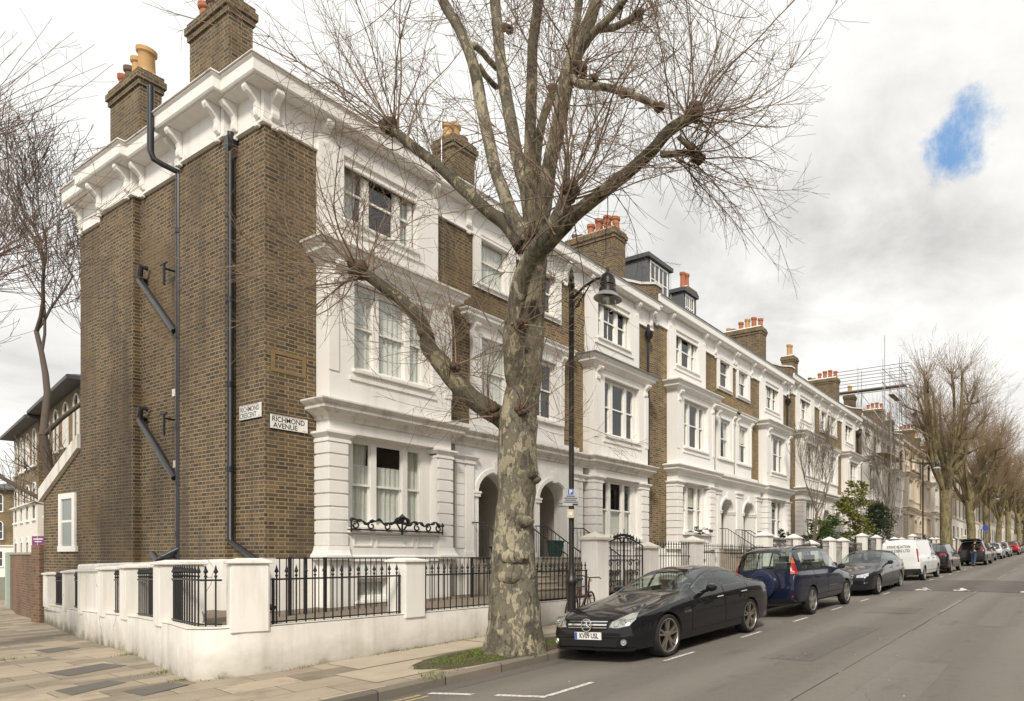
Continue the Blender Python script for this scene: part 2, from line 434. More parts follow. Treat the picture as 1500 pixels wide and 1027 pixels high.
def paving(name):
    t = NT(name); p = t.world()
    wv = t.n('Vector' + 'Math', {0: p, 1: (0.0, 0.02, 0.0)}, operation='ADD').outputs[0]
    def br(w, h, vec):
        b = t.n('TexBrick', {'Vector': vec, 'Color1': (0, 0, 0, 1), 'Color2': (1, 1, 1, 1), 'Mortar': (0.5, 0.5, 0.5, 1), 'Scale': 1.0, 'Mortar Size': 0.006, 'Mortar Smooth': 0.3, 'Bias': 0.0, 'Brick Width': w, 'Row Height': h})
        b.offset = 0.43; return b
    rot = t.n('Mapping', {'Vector': wv, 'Rotation': (0, 0, math.radians(4))}).outputs[0]
    b = br(0.78, 0.53, rot)
    tone = t.math('ADD', t.math('MULTIPLY', b.outputs['Color'], 0.6), t.math('MULTIPLY', t.noise(1.6, 5, 0.6, p), 0.55))
    c = t.ramp(tone, [(0.15, (0.16, 0.135, 0.10)), (0.4, (0.25, 0.21, 0.155)), (0.62, (0.32, 0.265, 0.195)), (0.9, (0.39, 0.32, 0.235))])
    c = t.mix(t.n('MapRange', {0: t.noise(50, 4, 0.7, p), 1: 0.55, 2: 0.75, 3: 0.0, 4: 0.5}).outputs[0], c, (0.12, 0.10, 0.078))
    moss = t.n('MapRange', {0: t.noise(1.1, 6, 0.65, p), 1: 0.52, 2: 0.7, 3: 0.0, 4: 0.75}).outputs[0]
    c = t.mix(moss, c, (0.115, 0.098, 0.058))
    c = t.mix(t.math('MULTIPLY', b.outputs['Fac'], 0.85), c, (0.055, 0.048, 0.034))
    nrm = t.bump(t.math('SUBTRACT', t.math('MULTIPLY', t.noise(35, 4, 0.6, p), 0.35), b.outputs['Fac']), 0.5, 0.01)
    M[name] = t.bsdf(c, 0.85, 0, nrm)
paving('paving slabs')
plain('york slab', (0.38, 0.32, 0.24), 0.85, var=0.22, scale=3, bump=0.25)
plain('dark slab', (0.115, 0.103, 0.085), 0.8, var=0.3, scale=4, bump=0.25)
def kerbmat():
    t = NT('kerb granite'); p = t.world()
    x = t.n('SeparateXYZ', {0: p}).outputs[0]
    f = t.math('FRACT', t.math('DIVIDE', x, 0.93)); cell = t.math('FLOOR', t.math('DIVIDE', x, 0.93))
    w = t.n('TexWhiteNoise', {'W': cell}, noise_dimensions='1D').outputs[0]
    c = t.mix(w, (0.13, 0.115, 0.092), (0.24, 0.205, 0.16))
    c = t.mix(t.math('MULTIPLY', t.noise(9, 5, 0.65, p), 0.6), c, (0.10, 0.09, 0.065))
    c = t.mix(t.math('LESS_THAN', f, 0.016), c, (0.03, 0.028, 0.022))
    M['kerb granite'] = t.bsdf(c, 0.85, 0, t.bump(t.noise(40, 4, 0.6, p), 0.4, 0.01))
kerbmat()
def paintmat(name, col):
    t = NT(name); p = t.world()
    f = t.n('MapRange', {0: t.noise(28, 5, 0.7, p), 1: 0.42, 2: 0.62, 3: 0.0, 4: 0.75}).outputs[0]
    M[name] = t.bsdf(t.mix(f, col, (0.14, 0.125, 0.11)), 0.7)
paintmat('road paint white', (0.70, 0.68, 0.62)); paintmat('road paint yellow', (0.55, 0.40, 0.16))
def splash():
    t = NT('road paint splash'); p = t.world()
    f = t.math('GREATER_THAN', t.noise(5.0, 6, 0.7, p), 0.50)
    M['road paint splash'] = t.bsdf(t.mix(f, (0.115, 0.104, 0.09), (0.66, 0.62, 0.54)), 0.8)
splash()
plain('road seam', (0.04, 0.037, 0.033), 0.9, var=0.4)
paintmat('road paint worn', (0.24, 0.225, 0.20))

def frange(a, b, st):
    out = []
    while a < b - 1e-6: out.append(a); a += st
    return out + [b]
XS = frange(-14, 12, 0.5) + frange(13, 40, 1.5) + frange(42, 165, 6)
YS = frange(-2.3, 7.42, 0.54)
def sheet(name, xs, ys, zf, m, dz=0.0):
    b = MB(); n = len(ys)
    b.add([(x, y, zf(x, y) + dz) for x in xs for y in ys], [(i * n + j, (i + 1) * n + j, (i + 1) * n + j + 1, i * n + j + 1) for i in range(len(xs) - 1) for j in range(n - 1)])
    return b.build(name, m, smooth=3.2)
gs = sheet('ground', frange(-80, 420, 20), frange(-160, 220, 20), lambda x, y: gz(x) - 0.8, plain('earth', (0.16, 0.15, 0.11), 0.9, var=0.3)); tag(gs, kind='structure')
rd = sheet('road', XS, YS, road_z, M['asphalt']); tag(rd, kind='structure')
r2 = sheet('side_road', frange(-12, 0.62, 0.63), frange(7.42, 48, 2.2), lambda x, y: gz(x) - 0.055 - 0.016 * max(0, y - 9.65), M['asphalt']); tag(r2, kind='structure')
op = sheet('far_pavement', frange(-14, 165, 4), [-2.3 - 4, -2.3], lambda x, y: gz(x) + 0.07, M['paving slabs']); tag(op, kind='structure')

def ymin(x):
    return 7.4 if x >= 4.0 else 10.9 - math.sqrt(max(0, 3.5 ** 2 - (4.0 - x) ** 2))
b = MB()
pxs = frange(0.5, 4, 0.25) + frange(4.5, 9.5, 0.5) + frange(10.5, 40, 1.5) + frange(42, 165, 6)
for i in range(len(pxs) - 1):
    xa, xb = pxs[i], pxs[i + 1]
    yt = 46.0 if xb <= 9.51 else 9.80
    n = 26 if yt > 10 else 5
    for j in range(n):
        def P(x, k):
            y0 = ymin(x) + 0.14; s = (k / n) ** (1.6 if yt > 10 else 1); y = y0 + (yt - y0) * s
            return (x, y, pave_z(x, y))
        b.quad(P(xa, j), P(xb, j), P(xb, j + 1), P(xa, j + 1))
tag(b.build('pavement', M['paving slabs'], smooth=3.2), kind='structure')

# kerb stones
path = [(x, 7.4) for x in reversed(frange(4, 40, 1.0) + frange(42, 165, 6))] + [(4 - 3.5 * math.sin(a), 10.9 - 3.5 * math.cos(a)) for a in [k * PI / 24 for k in range(1, 13)]] + [(0.5, y) for y in range(12, 47, 2)]
b = MB(); pr = [(-0.005, -0.3), (0.0, -0.02), (0.02, 0.0), (0.15, 0.004), (0.15, -0.3)]
pts = []
for i, p in enumerate(path):
    a = Vector(path[max(0, i - 1)]); c = Vector(path[min(len(path) - 1, i + 1)]); t = (c - a).normalized(); nrm = Vector((t.y, -t.x))
    if nrm.y < 0 and i < 50: nrm = -nrm
    zz = pave_z(*p)
    for o, z in pr: pts.append((p[0] + nrm.x * o, p[1] + nrm.y * o, zz + z))
n = len(pr)
b.add(pts, [(i * n + k, i * n + k + 1, (i + 1) * n + k + 1, (i + 1) * n + k) for i in range(len(path) - 1) for k in range(n - 1)])
tag(b.build('kerb', M['kerb granite'], smooth=0.5), kind='structure')

# big pale flagstones and dark flagstones let into the pavement
def slabs(name, m, rects, dz):
    b = MB()
    for (x, y, w, h, a) in rects:
        ca, sa = math.cos(a), math.sin(a)
        pts = [(x + ca * dx - sa * dy, y + sa * dx + ca * dy) for dx, dy in ((-w / 2, -h / 2), (w / 2, -h / 2), (w / 2, h / 2), (-w / 2, h / 2))]
        b.poly([(px, py, pave_z(px, py) + dz) for px, py in pts])
    return tag(b.build(name, m), kind='structure')
rs = []
xx = 4.9
for i in range(30):
    for j in range(2):
        w = R.uniform(0.75, 1.35)
        rs.append((xx + 0.6 + R.uniform(-0.02, 0.02) + (0.35 if j else 0), 8.28 + j * 1.0 if j == 0 else 9.2, 1.17, 0.92 if j == 0 else 0.80, R.uniform(-0.008, 0.008)))
    xx += 1.185
rs = [r for r in rs if not (5.6 < r[0] < 9.4 and r[1] < 8.6)]
slabs('flagstones', M['york slab'], rs, 0.006)
def pavepoint(px, py):
    d = 8.0
    for _ in range(12):
        q = W(px, py, d); d = (CAMZ - pave_z(q.x, q.y)) * FPX / (py - PPY)
    return W(px, py, d)
def roadpoint(px, py):
    d = 8.0
    for _ in range(12):
        q = W(px, py, d); d = (CAMZ - road_z(q.x, q.y)) * FPX / (py - PPY)
    return W(px, py, d)
b = MB()
for q4 in ([(68, 986), (150, 972), (187, 975), (100, 991)], [(80, 1012), (160, 997), (185, 1000), (105, 1019)], [(180, 1013), (245, 1000), (278, 1003), (210, 1020)], [(50, 953), (90, 948), (118, 950), (70, 957)]):
    b.poly([(p.x, p.y, p.z + 0.005) for p in [pavepoint(*q) for q in q4]])
tag(b.build('dark_flagstones', M['dark slab']), kind='structure')

# painted markings (sheets 4 mm above the road)
def strip(b, p0, p1, w, dz=0.004, seg=1):
    p0, p1 = Vector(p0), Vector(p1); t = (p1 - p0).normalized(); n = Vector((-t.y, t.x)) * w / 2
    for i in range(seg):
        a = p0.lerp(p1, i / seg); c = p0.lerp(p1, (i + 1) / seg)
        b.poly([(q.x, q.y, road_z(q.x, q.y) + dz) for q in (a - n, c - n, c + n, a + n)])
b = MB()
x = 7.9
while x < 60:
    strip(b, (x, 5.46), (x + 0.85, 5.46), 0.075, seg=2); x += 2.5
strip(b, (5.5, 5.48), (6.3, 5.48), 0.085, seg=2); strip(b, (5.46, 5.45), (5.33, 6.15), 0.085, seg=3); strip(b, (5.27, 6.48), (5.16, 7.14), 0.085, seg=3)
tag(b.build('bay_markings', M['road paint white']), kind='structure')
b = MB()
for y in (7.0, 7.17): strip(b, (-6, y), (5.05, y), 0.065, seg=22)
tag(b.build('yellow_lines', M['road paint yellow']), kind='structure')
b = MB(); xx = 4.0
while xx < 60:
    e = xx + R.uniform(0.5, 2.2); strip(b, (xx, 2.73 + R.uniform(-.012, .012)), (min(e, 60), 2.73 + R.uniform(-.012, .012)), R.uniform(0.006, 0.022), 0.003, 3); xx = e + R.choice((0, 0, 0.15))
tag(b.build('road_seam', M['road seam']), kind='structure')
b = MB()
for a, c in ((15.6, 18.8), (21.4, 22.2), (28.9, 33), (36, 40), (43, 46)): strip(b, (a, 2.78), (c, 2.78), 0.09, 0.007, 6)
tag(b.build('centre_line', M['road paint worn']), kind='structure')
# speed hump with white triangles
def hz(x, y):
    s = max(0.0, min(1.0, min(x - 22.0, 28.0 - x) / 1.3)); return road_z(x, y) + 0.006 + 0.07 * s
b = MB(); hx = [22, 22.6, 23.3, 25, 26.7, 27.4, 28]; hy = frange(-1.8, 7.0, 0.55); n = len(hy)
b.add([(x, y, hz(x, y)) for x in hx for y in hy], [(i * n + j, (i + 1) * n + j, (i + 1) * n + j + 1, i * n + j + 1) for i in range(len(hx) - 1) for j in range(n - 1)])
tag(b.build('speed_hump', M['hump asphalt'], smooth=3.2), kind='structure')
b = MB()
for yc in (4.55, 3.3, 1.2, -0.2):
    b.poly([(x, y, hz(x, y) + 0.006) for x, y in ((22.05, yc - 0.34), (22.9, yc + .05), (22.1, yc + 0.30))])
tag(b.build('hump_triangles', M['road paint splash']), kind='structure')

# patched trenches and the darker gutter band
def patchsheet(name, m, x0, x1, y0, y1, dz=0.003):
    b = MB(); nx, ny = max(2, int((x1 - x0) / .5)), max(2, int((y1 - y0) / .3)); e = lambda: R.uniform(-.02, .02)
    P_ = [[(x0 + (x1 - x0) * i / nx + (e() if i in (0, nx) else 0), y0 + (y1 - y0) * j / ny + (e() if j in (0, ny) else 0)) for j in range(ny + 1)] for i in range(nx + 1)]
    for i in range(nx):
        for j in range(ny): b.quad(*[(q[0], q[1], road_z(*q) + dz) for q in (P_[i][j], P_[i + 1][j], P_[i + 1][j + 1], P_[i][j + 1])])
    tag(b.build(name, M[m], smooth=3.2), kind='structure')
patchsheet('road_patch', 'patch asphalt', 8.6, 12.4, 3.35, 4.2); patchsheet('road_patch', 'pale patch asphalt', 13.5, 20.5, 1.2, 1.75); patchsheet('road_patch', 'pale patch asphalt', 5.6, 9.2, 1.5, 2.2); patchsheet('road_patch', 'patch asphalt', 15.0, 16.3, 3.3, 4.5); patchsheet('gutter_band', 'patch asphalt', 4.2, 40, 7.02, 7.39)

# litter specks on the road: fallen plane-seed fluff, nobody could count it
b = MB()
for i in range(170):
    x, y = R.uniform(5, 40), R.uniform(-1.5, 7.1)
    s = R.uniform(0.008, 0.028); a = R.uniform(0, 6)
    pts = [(x + s * math.cos(a + k * 1.4) * R.uniform(.5, 1.2), y + s * math.sin(a + k * 1.4) * R.uniform(.5, 1)) for k in range(4)]
    b.poly([(p, q, road_z(p, q) + 0.008 + 0.003 * k) for k, (p, q) in enumerate(pts)])
lit = b.build('leaf_litter', plain('litter', (0.42, 0.38, 0.30), 0.8)); tag(lit, 'pale specks of leaf litter scattered over the grey road', 'litter', kind='stuff')

# ================================================================== grass round the tree pit, moss tufts
def grassmat():
    t = NT('grass'); p = t.obj()
    c = t.mix(t.noise(9, 4, 0.6, p), (0.06, 0.105, 0.012), (0.17, 0.22, 0.03))
    c = t.mix(t.math('GREATER_THAN', t.noise(3, 3, 0.6, p), 0.62), c, (0.13, 0.11, 0.05))
    M['grass'] = t.bsdf(c, 0.8)
grassmat(); plain('soil', (0.075, 0.055, 0.034), 0.95, var=0.4, scale=14, bump=0.8)
b = MB(); pts = []
for k in range(28):
    a = 2 * PI * k / 28; rx, ry = (1.75, 0.62); r = 1 + 0.12 * noise.noise((math.cos(a) * 2, math.sin(a) * 2, 5))
    x, y = 7.3 + rx * r * math.cos(a), 8.13 + ry * r * math.sin(a); pts.append((x, y, pave_z(x, y) + 0.004))
b.poly(pts); c0 = (7.3, 8.12, pave_z(7.3, 8.12) + 0.05)
sm = MB()
for k in range(28): sm.add([pts[k], pts[(k + 1) % 28], c0], [(0, 1, 2)])
tag(sm.build('tree_pit_soil', M['soil'], smooth=3.2), kind='structure')
b = MB()
def blade(x, y, z, h, lean):
    a = R.uniform(0, 6.28); w = R.uniform(0.003, 0.006); dx, dy = math.cos(a), math.sin(a)
    b.add([(x - dy * w, y + dx * w, z), (x + dy * w, y - dx * w, z), (x + dx * lean * h, y + dy * lean * h, z + h)], [(0, 1, 2)])
for i in range(13000):
    a = R.uniform(0, 6.28); r = math.sqrt(R.random())
    x, y = 7.3 + 1.7 * r * math.cos(a), 8.12 + 0.6 * r * math.sin(a)
    if noise.noise((x * 3.3, y * 3.3, 1.0)) < (-0.22 if x < 7.2 else 0.05) or (x - 7.32) ** 2 + (y - 8.1) ** 2 < 0.13: continue
    blade(x, y, pave_z(x, y) + 0.05 * (1 - r), R.uniform(0.015, 0.05) * (1.4 - r), R.uniform(0.2, 1.3))
for (cx, cy, n, s) in ((4.05, 11.2, 130, 0.16), (3.86, 10.2, 90, 0.10), (4.15, 9.86, 60, 0.10), (5.6, 7.62, 90, 0.14), (5.4, 7.42, 40, 0.1), (6.6, 9.58, 160, 0.3), (7.6, 9.6, 90, 0.25), (3.4, 15.5, 120, .16), (4.5, 14.0, 60, .1), (5.0, 9.62, 40, 0.12)):
    for i in range(n):
        x, y = cx + R.gauss(0, s), cy + R.gauss(0, min(s, .035) if 9.5 < cy < 9.7 else s * 0.6)
        blade(x, y, pave_z(x, y), R.uniform(0.015, 0.06), R.uniform(0.3, 1.2))
tag(b.build('grass', M['grass'], uv=False, recalc=False), 'short green grass and weeds round the big tree and along the wall', 'grass', kind='stuff')
# ================================================================== terrace houses
LMOD, HALF, DZ = 12.05, 6.025, 0.325
HX, HY = 6.08, 13.04
class House:
    """one semi-detached house; x runs 0..6.025 from its outer edge to the middle of the pair, y=0 is the brick front, -y the street"""
    def __init__(s, k, side, label, wall='stock brick front', paint='white stucco', group=None):
        s.k, s.side = k, side; s.sx = 1 if side == 'A' else -1
        X = HX + LMOD * k + (0 if side == 'A' else LMOD)
        s.root = thing('terrace_house', label, 'house', (X, HY, DZ * k), 0, group or 'houses of the white and brick terrace')
        s.brick, s.paint = M[wall], M[paint]; s.r = random.Random(100 + 10 * k + (side == 'B'))
    def part(s, mb, name, mats, parent=None, smooth=None, bevel=0):
        if s.sx < 0: mb.mirror(0)
        if name in ('pane', 'room', 'curtain', 'window', 'steps', 'handrail'): return mb.build(name, mats, parent or s.root, smooth, bevel)
        os_ = [q.build(name, mats, parent or s.root, smooth, bevel) for q in mb.pieces()]
        return os_[0]

def window(h, x0, x1, z0, z1, y, mull=(), bars=(), curtain='none', sill=None, paint='window paint', single=False, meet=None):
    """sash window filling the opening; mull = x positions of mullion centres"""
    wood = M[paint]; f = MB(); g = MB(); mw = 0.11 if len(mull) else 0.1
    zm = meet or (z0 + z1) / 2 + 0.02
    f.box(x0, x0 + 0.05, y, y + 0.12, z0, z1); f.box(x1 - 0.05, x1, y, y + 0.12, z0, z1)
    f.box(x0 + 0.05, x1 - 0.05, y + 0.003, y + 0.12, z1 - 0.05, z1); f.box(x0 + 0.05, x1 - 0.05, y - 0.02, y + 0.12, z0, z0 + 0.05)
    edges = [x0 + 0.05]
    for m in mull:
        f.box(m - mw / 2, m + mw / 2, y - 0.012, y + 0.11, z0 + 0.05, z1 - 0.05); edges += [m - mw / 2, m + mw / 2]
    edges.append(x1 - 0.05)
    for i in range(0, len(edges), 2):
        a, c = edges[i], edges[i + 1]; st = 0.028
        for (zl, zh, yy) in (((z0 + 0.05, z1 - 0.05, y + 0.03),) if single else ((zm - 0.022, z1 - 0.05, y + 0.03), (z0 + 0.05, zm + 0.022, y + 0.065))):
            f.box(a, a + st, yy, yy + 0.035, zl, zh); f.box(c - st, c, yy, yy + 0.035, zl, zh)
            f.box(a + st, c - st, yy + 0.002, yy + 0.033, zh - 0.034, zh); f.box(a + st, c - st, yy + 0.002, yy + 0.033, zl, zl + 0.044)
            if i // 2 in bars:
                n = 1
                for q in range(n):
                    xm = a + (c - a) * (q + 1) / (n + 1); f.box(xm - 0.011, xm + 0.011, yy + 0.005, yy + 0.03, zl + 0.044, zh - 0.034)
            g.quad((a + st, yy + 0.018, zl + 0.044), (c - st, yy + 0.018, zl + 0.044), (c - st, yy + 0.018, zh - 0.034), (a + st, yy + 0.018, zh - 0.034))
    w = h.part(f, 'window', wood); h.part(g, 'pane', M['window glass'], w)
    rm = MB(); D = 0.85; e = 0.004
    rm.quad((x0, y + D, z0), (x1, y + D, z0), (x1, y + D, z1), (x0, y + D, z1))
    for xx in (x0 - e, x1 + e): rm.quad((xx, y + 0.1, z0), (xx, y + D, z0), (xx, y + D, z1), (xx, y + 0.1, z1))
    for zz in (z0 - e, z1 + e): rm.quad((x0, y + 0.1, zz), (x1, y + 0.1, zz), (x1, y + D, zz), (x0, y + D, zz))
    h.part(rm, 'room', M['room dark'], w)
    def drape(xa, xb, za, zb, yy, m, folds=9, taper=0.0):
        c = MB(); n = max(8, int((xb - xa) * 40)); pts = []
        for i in range(n + 1):
            s = i / n
            for j, z in enumerate((za, za + (zb - za) * 0.4, zb)):
                t = 1 - taper * (1 - (0, 0.4, 1)[j])
                xx = (xa + (xb - xa) * s * t) if taper >= 0 else (xb - (xb - xa) * (1 - s) * (1 + taper * (1 - (0, 0.4, 1)[j])))
                pts.append((xx, yy + 0.02 * math.sin(s * folds * 2 * PI * (xb - xa) + 1.3 * xa), z))
        c.add(pts, [(i * 3 + j, (i + 1) * 3 + j, (i + 1) * 3 + j + 1, i * 3 + j + 1) for i in range(n) for j in range(2)])
        h.part(c, 'curtain', m, w, smooth=3.2)
    if 'net' in curtain: drape(x0 + 0.06, x1 - 0.06, z0 + 0.05, z0 + (z1 - z0) * 0.72, y + 0.11, M['net curtain'])
    if 'full' in curtain: drape(x0 + 0.06, x1 - 0.06, z0 + 0.05, z1 - 0.05, y + 0.11, M['net curtain'])
    if 'low' in curtain: drape(x0 + 0.06, x1 - 0.06, z0 + 0.05, zm - 0.02, y + 0.12, M['white blind'], 0)
    if 'blind' in curtain: drape(x0 + 0.06, x1 - 0.06, zm + 0.1, z1 - 0.05, y + 0.12, M['white blind'], 0)
    if 'side' in curtain:
        q = (x1 - x0) * 0.27; drape(x0 + 0.05, x0 + q, z0 + 0.05, z1 - 0.05, y + 0.13, M['grey curtain'], 8, 0.35); drape(x1 - q, x1 - 0.05, z0 + 0.05, z1 - 0.05, y + 0.13, M['grey curtain'], 8, -0.35)
    if sill is not None:
        s = MB(); ov, out, th, yf = sill
        s.prism([(x0 - ov, y + 0.1, z0 - 0.002), (x0 - ov, yf - out, z0 - 0.035), (x0 - ov, yf - out, z0 - 0.035 - th), (x0 - ov, y + 0.1, z0 - 0.035 - th)], (x1 - x0 + 2 * ov, 0, 0))
        h.part(s, 'sill', h.paint, w, bevel=0.008)
    return w

def console(b, x, wd, y, z0, z1, out):
    H = z1 - z0
    pr = [(0, 0), (0.14, -0.02), (0.26, 0.06), (0.30, 0.2), (0.24, 0.36), (0.3, 0.52), (0.55, 0.66), (0.88, 0.76), (1.0, 0.86), (0.98, 1.0), (0, 1.0)]
    b.prism([(x - wd / 2, y - o * out, z0 + q * H) for o, q in pr], (wd, 0, 0))
def console_side(b, y, wd, x, z0, z1, out):
    H = z1 - z0
    pr = [(0, 0), (0.14, -0.02), (0.26, 0.06), (0.30, 0.2), (0.24, 0.36), (0.3, 0.52), (0.55, 0.66), (0.88, 0.76), (1.0, 0.86), (0.98, 1.0), (0, 1.0)]
    b.prism([(x - o * out, y - wd / 2, z0 + q * H) for o, q in pr], (0, wd, 0))

PR_C1 = [(-0.02, 4.24), (0.04, 4.25), (0.05, 4.31), (0.10, 4.36), (0.19, 4.41), (0.21, 4.43), (0.21, 4.49), (0.26, 4.53), (0.29, 4.57), (0.29, 4.60), (-0.02, 4.68)]
PR_C2 = [(-0.02, 7.30), (0.03, 7.31), (0.05, 7.37), (0.16, 7.42), (0.19, 7.44), (0.19, 7.51), (0.25, 7.56), (0.27, 7.60), (0.27, 7.63), (-0.02, 7.72)]
PR_LEAD = [(-0.02, 7.724), (0.285, 7.634), (0.29, 7.60), (0.30, 7.60), (0.30, 7.645), (-0.02, 7.75)]
PR_CAP = [(-0.02, 3.82), (0.035, 3.82), (0.035, 3.87), (0.02, 3.88), (0.02, 3.91), (0.05, 3.93), (0.09, 3.98), (0.09, 4.02), (-0.02, 4.03)]
PR_EAVE = [(-0.02, 10.13), (0.27, 10.15), (0.27, 10.17), (0.31, 10.17), (0.33, 10.20), (0.33, 10.40), (0.36, 10.43), (0.36, 10.47), (-0.02, 10.52)]
PR_FRIEZE = [(-0.02, 9.52), (0.06, 9.53), (0.06, 9.57), (0.03, 9.60), (0.03, 10.14), (-0.02, 10.14)]

def build_house(k, side, label, cur, paint='white stucco', wall='stock brick front', lead=False, bars=(), corner=False, detail=2, dormers=(), chim=True, wpaint='window paint', basement=True):
    h = House(k, side, label, wall, paint); P = h.paint
    # --- brick front
    b = MB()
    b.wall(0, HALF, -0.6, 9.56, 0.0, [(0.95, 3.5, -0.6, 9.5), (3.84, HALF, -0.6, 4.66), (4.70, 5.66, 5.38, 7.10), (4.70, 5.66, 8.40, 9.56)], depth=0.03)
    if corner:
        ys = [(0, 1.15, 0.0), (1.15, 3.0, -0.13), (3.0, 5.2, 0.0), (5.2, 7.0, -0.13), (7.0, 8.62, 0.0)]
        sw = MB()
        for a, c, o in ys: sw.quad((o, a, 1.36), (o, c, 1.36), (o, c, 9.56), (o, a, 9.56))
        for yy in (1.15, 3.0, 5.2, 7.0): sw.quad((0, yy, 1.36), (-0.13, yy, 1.36), (-0.13, yy, 9.56), (0, yy, 9.56))
        sw.quad((0, 8.62, 1.3), (HALF, 8.62, 1.3), (HALF, 8.62, 9.9), (0, 8.62, 9.9))
        pl = MB()
        pl.sweep([(-0.02, -0.7), (0.05, -0.7), (0.05, 1.36), (0.03, 1.40), (-0.02, 1.40)], [(0, 8.62), (0, 7.0), (-0.13, 7.0), (-0.13, 5.2), (0, 5.2), (0, 3.0), (-0.13, 3.0), (-0.13, 1.15), (0, 1.15), (0, 0.0)])
        # the plinth top rises gently towards the street
        pl.v = [(x, y, z + (0.17 * (1 - y / 8.62) if z > 0 else 0)) for x, y, z in pl.v]
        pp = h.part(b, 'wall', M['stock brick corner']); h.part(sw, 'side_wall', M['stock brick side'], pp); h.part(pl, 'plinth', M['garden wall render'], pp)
    else:
        b.quad((0, 0, 1), (0, 8.6, 1), (0, 8.6, 9.9), (0, 0, 9.9)); b.quad((0, 8.6, -0.5), (HALF, 8.6, -0.5), (HALF, 8.6, 9.9), (0, 8.6, 9.9))
        h.part(b, 'wall', h.brick)
    # rendered base of the front
    b = MB(); b.box(0.002, 0.93, -0.03, 0.02, -0.6, 1.56); h.part(b, 'plinth', P)
    b = MB(); b.box(3.55, 3.86, -0.03, 0.02, -0.6, 1.56); h.part(b, 'plinth', P)
    # --- two-storey bay
    b = MB(); yb = -0.45
    b.wall(0.89, 3.57, -0.6, 4.3, yb, [(1.24, 3.20, 2.17, 4.03), (1.42, 2.12, 0.72, 1.16), (2.3, 2.95, 0.72, 1.16)], depth=0.30)
    b.wall(0.89, 3.57, 4.3, 7.4, yb, [(1.36, 3.10, 5.34, 7.10)], depth=0.22)
    for xx in (0.89, 3.57): b.quad((xx, yb, -0.6), (xx, 0.02, -0.6), (xx, 0.02, 7.4), (xx, yb, 7.4))
    b.box(1.0, 3.46, -0.42, 0.02, 7.40, 7.55)
    b.box(1.262, 3.18, yb - 0.035, yb + 0.02, 5.10, 5.17)        # moulding under the first-floor sill
    bay = h.part(b, 'bay', P)
    b = MB()
    for (xa, xb, za, zb, yy) in ((1.24, 1.425, 2.17, 4.03, yb + 0.235), (3.015, 3.20, 2.17, 4.03, yb + 0.235), (1.36, 1.425, 5.34, 7.10, yb + 0.165), (2.995, 3.10, 5.34, 7.10, yb + 0.165)):
        b.box(xa - 0.01, xb, yy, yy + 0.1, za - 0.01, zb + 0.01)
    b.box(1.24, 3.2, yb + 0.242, yb + 0.34, 2.12, 2.205); b.box(1.24, 3.2, yb + 0.242, yb + 0.34, 3.975, 4.05)
    h.part(b, 'window_jamb', P, bay)
    # panel under the ground-floor window
    b = MB()
    for xa, xb in ((1.34, 1.72), (1.80, 2.62), (2.70, 3.10)):
        for (q0, q1, r0, r1) in ((xa, xb, 1.80, 1.83), (xa, xb, 2.0, 2.03), (xa, xa + 0.03, 1.83, 2.0), (xb - 0.03, xb, 1.83, 2.0)): b.box(q0, q1, yb - 0.02, yb + 0.01, r0, r1)
    h.part(b, 'apron_panel', P, bay)
    # rusticated corner pilasters, each a stack of blocks with V joints
    for (xa, xb, lo) in ((0.885, 1.24, True), (3.22, 3.575, False)):
        b = MB(); z = 1.80
        while z < 3.8:
            zt = min(z + 0.236, 3.82)
            b.box(xa - 0.03 if lo else xa + 0.004, xb + (-0.004 if lo else 0.03), yb - 0.035, 0.015 if True else 0, z, zt); z += 0.256
        b.box(xa + 0.004, xb - 0.004, yb - 0.012, 0.012, 1.78, 3.83)
        h.part(b, 'pilaster', P, bay, bevel=0.012 if detail > 1 else 0)
        pth = [(xa - 0.01, 0.0), (xa - 0.01, yb - 0.015), (xb, yb - 0.015), (xb, yb + 0.25)] if lo else [(xa, yb + 0.25), (xa, yb - 0.015), (xb + 0.01, yb - 0.015), (xb + 0.01, 0.0)]
        b = MB(); b.sweep(PR_CAP, pth)
        b.sweep([(-0.02, 1.54), (0.10, 1.54), (0.10, 1.62), (0.07, 1.66), (0.045, 1.72), (0.03, 1.80), (-0.02, 1.80)], pth[:3] if lo else pth[1:])
        h.part(b, 'capital', P, bay)
    b = MB(); b.sweep([(-0.02, 1.50), (0.05, 1.50), (0.05, 1.60), (-0.02, 1.63)], [(1.24, yb), (3.22, yb)]); h.part(b, 'base_moulding', P, bay)
    # --- cornices
    b = MB(); b.sweep(PR_C1, [(0.89, 0.0), (0.89, yb), (3.57, yb), (3.57, -0.24), (HALF + 0.004, -0.24)])
    h.part(b, 'string_course', M['weathered stucco'] if (k == 0) else P)
    b = MB(); b.sweep(PR_C2, [(0.89, 0.0), (0.89, yb), (3.57, yb), (3.57, 0.0)])
    cc = h.part(b, 'bay_cornice', P)
    b = MB(); b.sweep(PR_LEAD, [(0.89, 0.0), (0.89, yb), (3.57, yb), (3.57, 0.0)]); b.box(0.92, 3.54, yb, 0.0, 7.70, 7.735)
    h.part(b, 'flashing', M['lead'] if lead else M['weathered stucco'], cc)
    b = MB()
    for xx in (1.03, 3.43): console(b, xx, 0.15, yb, 6.93, 7.31, 0.2)
    for xx in (0.97, 3.49): b.box(xx - 0.09, xx + 0.09, yb - 0.02, yb + 0.01, 5.2, 6.93)
    h.part(b, 'console', P, bay)
    # --- top floor white panel
    b = MB(); b.wall(0.89, 3.50, 7.6, 9.9, -0.09, [(1.37, 2.98, 8.44, 9.70)], depth=0.18)
    for xx in (0.89, 3.50): b.quad((xx, -0.09, 7.6), (xx, 0.01, 7.6), (xx, 0.01, 9.9), (xx, -0.09, 9.9))
    b.box(1.22, 3.13, -0.13, -0.08, 8.20, 8.26)
    h.part(b, 'window_panel', P)
